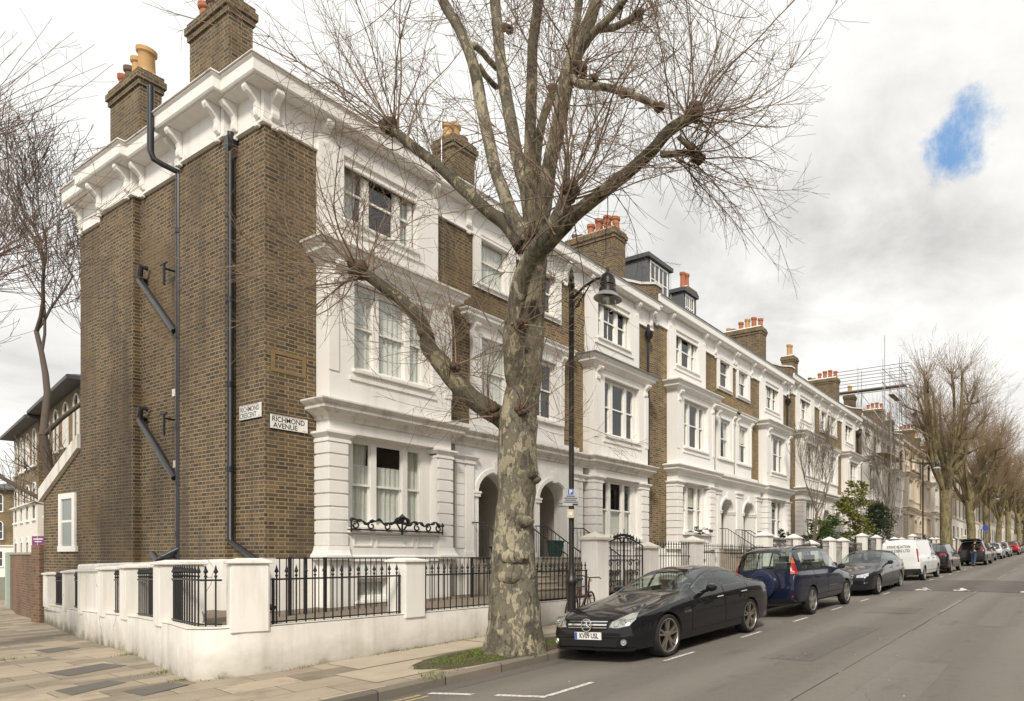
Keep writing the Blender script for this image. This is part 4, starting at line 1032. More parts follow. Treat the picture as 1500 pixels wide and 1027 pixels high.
def pier(parent, c, t, lw, dp, zb, zt, m='garden wall render', cap='pyr', capm=None):
    """pier: c = middle of the street face, t = direction along the wall"""
    t = Vector(t).normalized(); nrm = Vector((-t.y, t.x)); Mx = Matrix(((t.x, nrm.x, 0, c[0]), (t.y, nrm.y, 0, c[1]), (0, 0, 1, 0), (0, 0, 0, 1)))
    b = MB(); b.box(-lw / 2, lw / 2, -0.03, dp, zb, zt); p = b.build('pier', M[m], parent, bevel=0.012, mat4=Mx)
    b = MB(); e = 0.05
    if cap == 'pyr':
        b.box(-lw / 2 - e, lw / 2 + e, -0.03 - e, dp + e, zt, zt + 0.055)
        b.frustum(-lw / 2 - e + .01, lw / 2 + e - .01, -0.02 - e, dp + e - .01, zt + 0.055, zt + 0.20, (-0.02, 0.02, dp / 2 - 0.03, dp / 2 + 0.01))
    else:
        b.box(-lw / 2 - 0.035, lw / 2 + 0.035, -0.065, dp + 0.035, zt, zt + 0.04)
        b.frustum(-lw / 2 - 0.03, lw / 2 + 0.03, -0.06, dp + 0.03, zt + 0.04, zt + 0.075, (-lw / 2 + 0.1, lw / 2 - 0.1, 0.1, dp - 0.1))
    b.build('cap', M[capm or m], p, bevel=0.01, mat4=Mx)
    return p

GR = 'low white front garden walls along the terrace'
# --- corner garden wall, wrapping round from the side street
gw = thing('garden_wall', 'cracked white rendered garden wall curving round the street corner, with piers and iron railings', 'wall', (0, 0, 0), 0, GR)
side = [(6.1, 24.2), (5.5, 20.6), (5.05, 17.8), (4.75, 15.4), (4.5, 13.6), (4.16, 11.8), (4.0, 11.0), (3.89, 10.45), (3.85, 10.2), (3.88, 10.05), (3.96, 9.93), (4.10, 9.83), (4.30, 9.735), (4.55, 9.66), (5.2, 9.65), (11.2, 9.65)]
def zt_c(p):
    return 0.64 if p.y < 11.0 else 0.64 - 0.34 * (p.y - 11.0) / 13.2
def zp_c(p): return 1.50 if p.y < 11.0 else 1.50 - 0.40 * (p.y - 11.0) / 13.2
zb_c = lambda p: pave_z(p.x, p.y) - 0.25
b = MB(); ribbon(b, side, zb_c, zt_c, 0.30); b.build('wall', M['garden wall render'], gw, smooth=0.45)
b = MB(); b2 = [(p[0], p[1]) for p in side]
ribbon(b, [(p[0], p[1]) for p in side], lambda p: zt_c(p) + 0.012, lambda p: zt_c(p) + 0.02, 0.29); b.build('coping', M['stone cap'], gw)
def at_y(y):
    for i in range(len(side) - 1):
        (xa, ya), (xb, yb_) = side[i], side[i + 1]
        if yb_ <= y <= ya: s = (ya - y) / (ya - yb_); return Vector((xa + (xb - xa) * s, y)), Vector((xb - xa, yb_ - ya)).normalized()
PY = [(11.98, 0.42, 0.5), (14.55, 0.42, 0.5), (16.25, 0.4, 0.45), (18.2, 0.36, 0.4), (20.35, 0.36, 0.4), (23.75, 0.8, 0.4)]
for y, lw, dp in PY:
    p, t = at_y(y); pier(gw, p, t, lw, dp, zt_c(p) - 0.05, zp_c(p), cap='flat')
pier(gw, (4.36, 9.725), (0.42, -0.14), 0.42, 0.46, 0.58, 1.50, cap='flat'); pier(gw, (6.70, 9.65), (1, 0), 0.36, 0.46, 0.58, 1.50, cap='flat')
def sub(ya, yb_):
    pts = [at_y(ya)[0]] + [Vector(q) for q in side[:-3] if yb_ < q[1] < ya and q[1] > 9.9] + [at_y(yb_)[0]]
    out = []
    for i, p in enumerate(pts):
        a = pts[max(0, i - 1)]; c = pts[min(len(pts) - 1, i + 1)]; t = (c - a).normalized(); out.append(tuple(p + Vector((-t.y, t.x)) * 0.13))
    return out
rz = lambda p: zt_c(p) + 0.65; rt = lambda p: zt_c(p) + 0.70
zc2 = lambda p: zt_c(p) + 0.01
for ya, yb_ in ((23.3, 20.6), (20.1, 18.45), (16.0, 14.8), (14.3, 12.25)): railing(sub(ya, yb_), zc2, rz, rt, 0.125, gw)
# blank panel between two of the side piers
b = MB(); ribbon(b, [tuple(at_y(18.0)[0] + Vector((0.06, 0))), tuple(at_y(16.45)[0] + Vector((0.06, 0)))], lambda p: zt_c(p) - 0.02, lambda p: zp_c(p) - 0.06, 0.2); b.build('blank_panel', M['garden wall render'], gw)
crn = [tuple(at_y(11.75)[0] + Vector((0.13, 0.0))), (4.12, 11.0), (4.03, 10.45), (4.01, 10.25), (4.06, 10.10), (4.15, 9.99)]
railing(crn, zc2, rz, rt, 0.125, gw)
railing([(4.62, 9.73), (6.50, 9.73)], zc2, rz, rt, 0.125, gw, posts=(0.02, 1.86)); railing([(6.90, 9.73), (11.0, 9.73)], zc2, rz, rt, 0.118, gw, posts=(4.08,))

# --- garden walls of the other houses, gate piers and gates
def scrolls(b, x0, x1, y, z0, z1, n=3):
    for j in range(n):
        for sg in (-1, 1):
            cx, cz, rr = (x0 + x1) / 2 + sg * (x1 - x0) * 0.22, z0 + (z1 - z0) * (j + 0.5) / n, min((x1 - x0) * 0.24, (z1 - z0) / n * 0.42)
            b.tube([(cx + sg * rr * (1 - 0.055 * i) * math.cos(0.5 + i * 0.5) * (1 if j % 2 else -1), y, cz + rr * (1 - 0.055 * i) * math.sin(0.5 + i * 0.5)) for i in range(15)], 0.011, 5)
            b.lathe([(0, -0.012), (0.028, 0), (0, 0.012)], 6, axis='y', o=(cx, y, cz))
def gate(x0, x1, zf, label, z1=1.85, arch=0.22):
    y = 9.82; g = thing('garden_gate', label, 'gate', (x0, y, zf), 0, 'iron garden gates between white piers')
    mid = (x0 + x1) / 2; H = z1
    for (a, c, sg) in ((x0 + 0.03, mid - 0.01, 1), (mid + 0.01, x1 - 0.03, -1)):
        b = MB(); a -= x0; c -= x0
        zz = lambda x: H - zf + arch * math.sin(PI / 2 * (((x - (x0 - x0)) / (mid - x0)) if sg > 0 else (((x1 - x0) - x) / (x1 - mid))))
        n = 6
        for i in range(n + 1):
            x = a + (c - a) * i / n; b.tube([(x, 0, 0.06), (x, 0, zz(x))], 0.011 if 0 < i < n else 0.019, 6)
            if 0 < i < n: spear(b, x, 0, zz(x))
        b.tube([(a + (c - a) * i / 8, 0, zz(a + (c - a) * i / 8)) for i in range(9)], 0.017, 6)
        for q in (0.10, 0.5, H - zf - 0.25): b.tube([(a, 0, q), (c, 0, q)], 0.014, 6)
        scrolls(b, a + 0.08, c - 0.08, -0.012, 0.55, H - zf - 0.3, 3 if H - zf > 1.2 else 2)
        b.build('gate_leaf', M['black iron'], g)
    b = MB()
    for i in range(6): b.lathe([(0, 0), (0.05, 0.02), (0.05, 0.06), (0, 0.08)], 8, o=((mid - x0) + (i - 2.5) * 0.12, 0, H - zf + arch - 0.02 + 0.05 * math.cos((i - 2.5) * 0.6)))
    b.tube([((mid - x0) + (i - 4) * 0.09, 0, H - zf + arch * 0.8 + 0.09 * math.sin(i * 1.6)) for i in range(9)], 0.016, 6); b.tube([(mid - x0, 0, H - zf + arch), (mid - x0, 0, H - zf + arch + 0.22)], 0.012, 6)
    b.build('crest', M['black iron'], g, smooth=0.8)
LBW = ['white garden wall with pyramid-capped piers and an iron gate beside the street lamp', 'white garden wall with spear railings directly behind the dark blue car', 'white piers and low wall beside the clipped brown hedge, behind the white van', 'white piers and low wall below the scaffolded house', 'pale garden wall beyond the scaffolding, below the cream house', 'farthest pale garden wall, by the distant plane trees']
LBG = ['ornate double iron gate between white piers, behind the black car bonnet', 'iron gate between white piers behind the dark grey estate car', 'iron gate behind the roof of the white van', 'iron gate below the scaffolding, almost hidden by parked cars', 'iron gate before the cream house', 'farthest iron gate along the terrace']
for k in range(6):
    X0 = HX + LMOD * k; dz = DZ * k
    w_ = thing('garden_wall', LBW[k], 'wall', (0, 0, 0), 0, GR)
    pb = 0.70 + dz
    PP = [(11.43, 0.42), (13.46, 0.40), (15.72, 0.48)] if k == 0 else [(X0 + 2.5, 0.42), (X0 + 5.25, 0.42), (X0 + 7.15, 0.42), (X0 + 9.45, 0.46), (X0 + 11.3, 0.42)]
    zs = [1.98, 1.80, 2.0] if k == 0 else [2.0, 1.98, 1.78, 1.98, 2.0]
    if k == 3: zs = [2.0, 1.75, 1.75, 1.95, 2.0]
    for (px, lw), zz in zip(PP, zs):
        pier(w_, (px, 9.65), (1, 0), lw, 0.46, pave_z(px, 9.6) - 0.2, zz + dz, 'white stucco' if k < 4 else 'pale stucco', 'pyr', 'stone cap' if k == 0 else None)
    ends = [HX + LMOD * k + (5.5 if k == 0 else 0)] if False else []
    segs = []
    xs_ = ([15.96] if False else [])
    L = [p[0] - p[1] / 2 for p in PP]; Rr = [p[0] + p[1] / 2 for p in PP]
    gi = 0 if k == 0 else 1
    for i in range(len(PP)):
        a = Rr[i]; c = L[i + 1] if i + 1 < len(PP) else (HX + LMOD * (k + 1) + 2.5 - 0.21 if k < 5 else X0 + 12)
        if i == gi:
            gate(a + 0.02, c - 0.02, pave_z((a + c) / 2, 9.7) + 0.02, LBG[k], 1.86 + dz, 0.2); continue
        segs.append((a, c))
    for a, c in segs:
        b = MB(); b.box(a, c, 9.68, 9.95, pave_z(a, 9.6) - 0.2, pb); b.build('wall', M['white stucco'] if k < 4 else M['pale stucco'], w_)
        low = (k == 0 and a < 14)
        railing([(a + 0.02, 9.8), (c - 0.02, 9.8)], lambda p: pb, lambda p: (1.62 if low else 1.72) + dz, lambda p: (1.88 if low else 1.86) + dz, 0.125, w_)

# railing round the basement area, close to the corner house
ar = thing('area_railing', 'plain black railing with flat top in front of the corner house bay window', 'railing', (0, 0, 0))
zg = lambda p: garden_z(p.x) - 0.03
railing([(5.72, 11.9), (10.45, 11.9)], zg, lambda p: 1.575, lambda p: 1.565, 0.105, ar, 'front_railing', heads=False, lower=False, r=0.008, posts=(0.21, 0.46, 0.79, 3.93), pw=0.022)
railing([(10.45, 11.9), (10.45, 12.75)], zg, lambda p: 1.575, lambda p: 1.565, 0.105, ar, 'return_railing', heads=False, lower=False, r=0.008)

# --- street name signs on the corner house
def nameplate(lab, origin, xd, w_, h_, l1, l2, faded, nm='N.1'):
    Fm = frame(origin, xd, (0, 0, 1)); s = thing('street_sign', lab, 'sign', origin)
    I = Matrix.Translation(-Vector(origin)) @ Fm
    b = MB(); b.box(-w_ / 2, w_ / 2, -h_ / 2, h_ / 2, 0.0, 0.02); b.build('plate', M['sign aged'] if faded else M['sign white'], s, bevel=0.012, mat4=I)
    b = MB(); e = 0.012
    for q in ((-w_ / 2 + e, w_ / 2 - e, h_ / 2 - e - 0.006, h_ / 2 - e), (-w_ / 2 + e, w_ / 2 - e, -h_ / 2 + e, -h_ / 2 + e + 0.004)): b.box(*q, 0.0195, 0.0215)
    b.build('border', M['sign black'], s, mat4=I)
    ink = M['sign faded'] if faded else M['sign black']
    for nme, body, size, pos, sq, mm, bo in (('lettering', l1, 0.135, (-w_ * 0.02, 0.042), 1, ink, 0.0012), ('lettering', l2, 0.135, (-w_ * 0.10, -0.072), 1, ink, 0.0012), ('postcode', nm, 0.04, (w_ * 0.40, -0.105), 1.0, M['sign red'], 0.0), ('borough_lettering', 'LONDON BOROUGH OF ISLINGTON', 0.028, (-w_ * 0.03, h_ / 2 - 0.034), 1.0, M['sign red'], 0.0)):
        t = text_obj(nme, body, size, mm, s, I @ Matrix.Translation((pos[0], pos[1], 0.0215)), 0.0006, bold=bo, fit={'RICHMOND': w_ * .84, 'AVENUE': w_ * .62, 'CRESCENT': w_ * .74, 'N.1': .05}.get(body, w_ * .8))
nameplate('white street name plate reading RICHMOND AVENUE on the front of the corner house', (6.478, 13.032, 4.10), (1, 0, 0), 0.66, 0.29, 'RICHMOND', 'AVENUE', False)
nameplate('faded street name plate reading RICHMOND CRESCENT on the side of the corner house', (6.072, 13.49, 4.30), (0, -1, 0), 0.80, 0.30, 'RICHMOND', 'CRESCENT', True)
# --- bins on the landings
def bin_(label, x, y, z, w_, d_, h_, m):
    t = thing('recycling_box', label, 'bin', (x, y, z)); b = MB()
    b.frustum(-w_ / 2 + .03, w_ / 2 - .03, -d_ / 2 + .03, d_ / 2 - .03, 0, h_, (-w_ / 2, w_ / 2, -d_ / 2, d_ / 2)); b.build('box', M[m], t, bevel=0.01)
    b = MB(); b.box(-w_ / 2 - .02, w_ / 2 + .02, -d_ / 2 - .02, d_ / 2 + .02, h_, h_ + .035); b.frustum(-w_ / 2, w_ / 2, -d_ / 2, d_ / 2, h_ + .035, h_ + .06, (-w_ / 2 + .05, w_ / 2 - .05, -d_ / 2 + .05, d_ / 2 - .05)); b.build('lid', M[m], t, bevel=0.006)
bin_('green plastic recycling box on the steps under the arch behind the lamp post', 12.98, 12.62, 1.587, 0.34, 0.3, 0.40, 'green bin plastic')
bin_('small black box on the steps under the arch left of the big tree', 11.0, 12.62, 1.587, 0.26, 0.24, 0.22, 'black iron')
# ================================================================== trees
def barkmat(name, dark, mid, pale, paleamt):
    t = NT(name); p = t.obj(); q = t.scalev(p, (1, 1, 0.5))
    ds = t.mix(0.26, q, t.n('TexNoise', {'Scale': 7.0, 'Vector': q, 'Detail': 4.0}).outputs['Color'])
    v1 = t.n('TexVoronoi', {'Vector': ds, 'Scale': 8.5}, feature='F1'); v2 = t.n('TexVoronoi', {'Vector': ds, 'Scale': 22.0}, feature='F1')
    s1 = t.n('SeparateXYZ', {0: v1.outputs['Color']}).outputs[0]; s2 = t.n('SeparateXYZ', {0: v2.outputs['Color']}).outputs[1]
    n0 = t.noise(1.5, 3, 0.5, q)
    a = t.math('ADD', t.math('MULTIPLY', s1, 0.42), t.math('ADD', t.math('MULTIPLY', s2, 0.33), t.math('ADD', t.math('MULTIPLY', n0, 0.36), 0.07)))
    c = t.ramp(a, [(0.0, dark), (0.42, dark), (0.46, mid), (paleamt - 0.005, [x * 1.15 for x in mid]), (paleamt + 0.012, pale), (1.0, [min(1, x * 1.1) for x in pale])])
    c = t.mix(t.math('MULTIPLY', t.noise(26, 5, 0.65, p), 0.55), c, [x * 0.55 for x in mid])
    gr = t.n('MapRange', {0: t.noise(0.8, 4, 0.6, p), 1: 0.5, 2: 0.7, 3: 0.0, 4: 0.5}).outputs[0]
    c = t.mix(gr, c, (0.085, 0.078, 0.032))
    nrm = t.bump(t.math('ADD', t.math('MULTIPLY', a, 1.0), t.math('MULTIPLY', t.noise(22, 5, 0.65, q), 0.9)), 0.9, 0.045)
    M[name] = t.bsdf(c, 0.88, 0, nrm)
barkmat('plane bark', (0.085, 0.070, 0.050), (0.175, 0.155, 0.112), (0.42, 0.37, 0.255), 0.70)
barkmat('plane bark far', (0.10, 0.08, 0.045), (0.20, 0.165, 0.085), (0.34, 0.28, 0.14), 0.70)
barkmat('plane bark mossy', (0.048, 0.040, 0.028), (0.10, 0.086, 0.058), (0.30, 0.26, 0.16), 0.78)
plain('twig bark', (0.205, 0.145, 0.098), 0.8, var=0.3, scale=4)
plain('brown twig', (0.085, 0.063, 0.047), 0.85)
plain('grey twig', (0.15, 0.12, 0.09), 0.85)
plain('dark twig', (0.050, 0.036, 0.026), 0.85, var=0.3, scale=4)
plain('far twig', (0.25, 0.175, 0.105), 0.85, var=0.25, scale=1)
def smooth_path(pts, rads, sub=4):
    P = [Vector(p) for p in pts]; out = []; rr = []
    for i in range(len(P) - 1):
        p0, p1, p2, p3 = P[max(0, i - 1)], P[i], P[i + 1], P[min(len(P) - 1, i + 2)]
        for k in range(sub):
            t = k / sub; t2, t3 = t * t, t ** 3
            out.append(0.5 * ((2 * p1) + (p2 - p0) * t + (2 * p0 - 5 * p1 + 4 * p2 - p3) * t2 + (3 * p1 - p0 - 3 * p2 + p3) * t3)); rr.append(rads[i] + (rads[i + 1] - rads[i]) * t)
    out.append(P[-1]); rr.append(rads[-1]); return out, rr
def rvec(r):
    while True:
        v = Vector((r.uniform(-1, 1), r.uniform(-1, 1), r.uniform(-1, 1)))
        if 0.05 < v.length < 1: return v.normalized()
def shoot(b, r, p, d, L, r0, r1, seg, up, jit, side=0, sidelen=0.45, n=3, lvl=0):
    pts = [p.copy()]; d = d.normalized(); st = L / seg; q = p.copy()
    bend = rvec(r) * (1.25 / seg) if lvl == 0 and seg > 9 else Vector()
    for i in range(seg):
        d = (d + Vector((0, 0, up)) + bend + rvec(r) * jit).normalized(); q = q + d * st; pts.append(q.copy())
    b.tube(pts, [r0 + (r1 - r0) * (i / seg) ** 0.8 for i in range(seg + 1)], n, cap=False)
    for k in range(side):
        i = r.randint(max(1, seg // 4), seg - 1); t = (pts[i + 1] - pts[i]).normalized()
        dd = (t * 0.75 + rvec(r) * 0.75).normalized()
        rr = max(r1, (r0 + (r1 - r0) * i / seg) * 0.6)
        shoot(b, r, pts[i], dd, sidelen * r.uniform(0.4, 1.2) * (1.15 - 0.5 * i / seg), rr, r1 * 0.8, 4, up * 1.6, jit * 1.2, (2 if lvl == 0 and r.random() < 0.5 else 0), sidelen * 0.5, n, lvl + 1)
def knuckle(b, p, d, r):
    """burr where the shoots were cut back year after year"""
    for i in range(7):
        q = p + rvec(R) * r * 0.65; s = r * R.uniform(0.45, 0.75)
        b.tube([q - d * s, q - d * s * 0.4, q + d * s * 0.3, q + d * s], [s * 0.4, s, s * 0.9, s * 0.35], 8, wob=0.35, ws=14)

# ---- the big pollarded plane by the kerb
D0 = 10.2
r = random.Random(11)
base = Vector((7.31, 7.97, pave_z(7.3, 8.0) - 0.02))
tr = thing('plane_tree', 'large mottled plane tree with pollarded bare branches standing at the kerb', 'tree', base)
K = D0 / FPX
bt = MB(); bw = MB(); burrs = []
def limb(pts, sub=4, n=12, wob=0.10, mi=0):
    """pts: (px, py, depth offset, radius px)"""
    P = [W(x, y, D0 + dz) for x, y, dz, rr in pts]; rd = [rr * (0.97 if n > 20 else 0.82) * (D0 + dz) / FPX for x, y, dz, rr in pts]
    path, rads = smooth_path(P, rd, sub)
    bt.tube(path, rads, n, mi, wob=wob, ws=4.5)
    return path, rads
T0 = [(757, 965, 0, 47), (756, 948, 0, 43), (755, 925, 0, 39), (753, 890, 0, 36.5), (752, 840, 0, 33), (753, 790, 0, 28.5), (755, 745, 0, 26.5), (758, 700, 0, 28.5), (758, 655, 0, 27.5), (759, 615, 0, 27.5), (767, 570, 0.05, 24), (774, 530, 0.15, 20), (780, 480, 0.2, 16.5), (782, 430, 0.2, 16), (784, 385, 0.15, 17), (784, 345, 0.1, 17), (783, 310, 0.1, 12)]
limb(T0, 5, 26, 0.09)
for k in range(9):     # root flare
    a = 2 * PI * k / 9 + 0.3; dv = Vector((math.cos(a), math.sin(a), 0))
    bt.tube([base + dv * 0.20 + Vector((0, 0, 0.85)), base + dv * 0.27 + Vector((0, 0, 0.35)), base + dv * 0.36 + Vector((0, 0, 0.10)), base + dv * R.uniform(0.46, 0.60) + Vector((0, 0, -0.06))], [0.10, 0.16, 0.14, 0.06], 10, wob=0.25, ws=6)
for (x, y, rr, dz, sx) in ((752, 815, 17, -0.27, 1.25), (744, 846, 15, -0.29, 1.1), (766, 764, 12, -0.2, 1.3), (772, 692, 16, -0.13, 1), (781, 702, 11, -0.05, 1)):
    p = W(x, y, D0 + dz); s = rr * K; rt_ = Vector((ST, -CT, 0))
    bt.tube([p - rt_ * s * sx, p - rt_ * s * 0.6 * sx, p, p + rt_ * s * 0.6 * sx, p + rt_ * s * sx], [s * 0.2, s * 0.62, s * 0.75, s * 0.6, s * 0.2], 12, wob=0.2, ws=7)
# limbs
L_front = limb([(767, 615, .12, 17), (763, 580, .02, 21), (757, 548, -.10, 20.5), (753, 517, -.17, 18.5), (752, 485, -.25, 16), (757, 440, -.33, 14.5), (766, 403, -.45, 14.5), (783, 371, -.6, 14), (802, 343, -.75, 13.5), (819, 318, -.9, 13), (832, 282, -1.0, 12)])
L8 = limb([(752, 628, 0, 20), (735, 612, -0.03, 19.5), (711, 598, -0.08, 18), (688, 580, -0.12, 17), (665, 556, -0.16, 17), (645, 530, -0.2, 16), (629, 510, -0.24, 14.5), (624, 489, -0.28, 12), (614, 468, -0.32, 12), (592, 443, -0.38, 11), (565, 423, -0.44, 10.5), (542, 406, -0.5, 10), (525, 395, -0.55, 10)], mi=1)
L1 = limb([(765, 362, 0.1, 16), (744, 330, 0.25, 13.5), (721, 314, 0.35, 12), (684, 282, 0.5, 11), (644, 245, 0.65, 9.8), (603, 213, 0.8, 9), (572, 187, 0.9, 9)], mi=1)
L2 = limb([(772, 350, 0.05, 16), (752, 318, 0.1, 13), (741, 290, 0.15, 11.5), (725, 245, 0.2, 11), (709, 172, 0.3, 10.5), (693, 94, 0.4, 10), (672, 41, 0.45, 9.5), (650, 4, 0.5, 9), (622, -70, 0.6, 8)])
L3 = limb([(781, 330, 0.2, 16), (772, 280, 0.35, 13), (760, 240, 0.5, 11.5), (746, 164, 0.7, 11), (734, 94, 0.9, 10), (729, 41, 1.0, 9.5), (725, 0, 1.1, 9), (721, -90, 1.2, 8)])
limb([(694, 66, 0.42, 6), (706, 76, 0.6, 5.5), (716, 88, 0.75, 5.5), (728, 100, 0.9, 6)], n=8); limb([(701, 95, 0.4, 5), (712, 112, 0.55, 5), (727, 128, 0.8, 5)], n=8)
L4 = limb([(783, 335, 0.0, 15), (778, 280, -0.05, 12), (776, 221, -0.1, 10), (779, 123, -0.2, 9), (781, 61, -0.25, 8.5), (789, 0, -0.3, 8), (796, -80, -0.35, 7)], mi=1)
L5 = limb([(783, 310, 0.3, 11), (785, 255, 0.4, 8), (788, 213, 0.45, 7.5), (796, 172, 0.5, 7), (810, 138, 0.55, 7)])
L6 = limb([(786, 345, -0.1, 17), (798, 285, -0.2, 14), (806, 237, -0.25, 12.5), (819, 180, -0.3, 12.5), (832, 106, -0.4, 12.5), (846, 74, -0.45, 11.5), (860, 41, -0.5, 10.5), (873, 0, -0.55, 9.5), (890, -80, -0.6, 8)])
limb([(838, 110, -0.4, 7), (847, 123, -0.5, 7), (882, 127, -0.7, 6.5), (919, 136, -0.85, 6.5), (950, 149, -1.0, 6), (964, 156, -1.05, 6)], n=9); limb([(858, 52, -0.45, 6), (875, 44, -0.35, 5.5), (902, 39, -0.2, 5.5), (935, 22, -0.1, 5)], n=9)
limb([(852, 72, -0.45, 7), (868, 50, -0.6, 6.5), (890, 29, -0.75, 6), (914, 0, -0.9, 6), (950, -60, -1.0, 5)], n=9); limb([(832, 110, -0.35, 8), (838, 60, -0.2, 7.5), (846, 20, -0.1, 7), (852, -40, 0, 6.5)], n=9)
L7 = limb([(782, 372, 0.0, 17), (803, 352, -0.05, 15), (822, 334, -0.1, 13), (841, 315, -0.15, 12), (882, 282, -0.25, 11), (923, 250, -0.35, 10), (955, 221, -0.45, 9.5), (980, 192, -0.5, 9.5), (1017, 168, -0.6, 9)], mi=1)
limb([(968, 226, -0.42, 6), (985, 226, -0.35, 6), (1004, 224, -0.3, 6), (1022, 230, -0.25, 6)], n=9); limb([(994, 200, -0.48, 5), (1004, 210, -0.45, 5), (1012, 216, -0.42, 5)], n=8)
for (x, y, dz, rr) in ((790, 325, -.05, 13), (772, 340, -.08, 12)): limb([(x - 6, y + rr, dz, rr * .4), (x, y, dz, rr), (x + 5, y - rr, dz, rr * .5)], n=12)
# knuckles with sprays: (px, py, depth off, axis in image (dx, dy up), count, length, radius px)
KN = [(570, 186, 0.9, (-0.8, 0.6), 46, 2.5, 9), (524, 394, -0.55, (-0.9, 0.35), 52, 2.2, 10), (833, 280, -1.0, (0.25, 1.0), 50, 2.6, 10), (1019, 166, -0.6, (0.9, 0.55), 46, 2.25, 10), (1023, 230, -0.25, (1.0, 0.12), 25, 1.95, 7.5),
      (811, 134, 0.55, (0.2, 1.0), 16, 1.3, 6.5), (851, 102, -0.45, (0.8, 0.4), 24, 1.7, 8), (965, 156, -1.05, (0.9, 0.1), 10, 1.0, 6), (936, 21, -0.1, (0.9, 0.4), 22, 1.7, 6), (743, 40, 1.0, (0.7, 0.3), 10, 1.0, 6), (915, 138, -0.85, (0.2, 0.8), 7, 1.0, 5),
      (762, 475, -0.4, (0.9, 0.2), 12, 1.7, 7), (722, 602, -0.2, (0.1, 1.0), 16, 1.7, 8), (667, 536, -0.3, (0.5, 0.8), 12, 1.4, 5), (765, 600, -0.25, (1.0, 0.15), 10, 1.8, 6), (620, 490, -0.3, (-0.9, 0.2), 9, 1.4, 6), (872, 115, -.7, (0.1, -0.6), 8, 1.2, 4), (1012, 216, -0.42, (0.8, 0.3), 14, 1.8, 5), (895, 275, -.2, (.3, -.6), 7, 1.3, 4), (640, 242, .65, (-.3, .9), 10, 1.6, 5), (690, 285, .5, (0, .9), 6, 1.4, 4),
      (800, 345, -.75, (.6, .5), 8, 1.6, 5)]
RT, FW = Vector((ST, -CT, 0)), Vector((CT, ST, 0))
for (x, y, dz, ax, cnt, LL, rr) in KN:
    p = W(x, y, D0 + dz); a = (RT * ax[0] + Vector((0, 0, ax[1]))).normalized(); kr = rr * (D0 + dz) / FPX
    bk_ = MB(); knuckle(bk_, p, a, kr * 1.3); burrs.append(bk_)
    for i in range(int(cnt * 0.95)):
        d = (a * 0.62 + rvec(r) * 0.85 + Vector((0, 0, 0.18)))
        if d.dot(a) < -0.35: d = d - 2 * a * d.dot(a) * 0.6
        L = LL * 1.3 * r.uniform(0.45, 1.1) * (1.0 if r.random() < 0.85 else 0.5)
        shoot(bw, r, p + d.normalized() * kr * 0.6 - a * abs(r.gauss(0, .19)) + rvec(r) * .045, d, L, r.choice((.007, .009, .0125, .017)) * r.uniform(.85, 1.1) * (0.75 + 0.25 * L / 2.2), 0.003, 14, r.uniform(-0.03, 0.07), 0.10, int(L * 5.0), 0.75)
# shoots from the limbs above the frame, and crowns of the leaders out of sight above it
for (x, y, dz) in ((622, -70, .6), (721, -90, 1.2), (796, -80, -.35), (890, -80, -.6), (950, -60, -1.0), (852, -40, 0)):
    p = W(x, y, D0 + dz); a = Vector((0, 0, 1)); bk_ = MB(); knuckle(bk_, p, a, 0.1); burrs.append(bk_)
    for i in range(34):
        d = a * 0.35 + rvec(r) * 0.9; L = r.uniform(1.2, 2.6)
        shoot(bw, r, p, d, L, r.uniform(0.009, 0.014), 0.0032, 10, r.uniform(-0.03, 0.05), 0.08, int(L * 3), 0.6)
for P_, rd_ in (L_front, L8, L1, L2, L3, L4, L6, L7):
    for k in range(10):
        i = r.randint(len(P_) // 3, len(P_) - 2); d = rvec(r) + Vector((0, 0, 0.5))
        shoot(bw, r, P_[i], d, r.uniform(0.6, 2.2), 0.008, 0.003, 11, 0.03, 0.13, 7, 0.6)
for mb in [bt, bw] + burrs: mb.shift(-base)
plain('burr bark', (0.085, 0.055, 0.036), 0.9, var=.4, scale=20, bump=.6)
for q in burrs: q.build('burr', M['burr bark'], tr, smooth=3.2, recalc=False, uv=False)
bt.build('trunk', [M['plane bark'], M['plane bark mossy']], tr, smooth=3.2, recalc=False, uv=False); bw.build('crown', M['twig bark'], tr, smooth=3.2, recalc=False, uv=False)

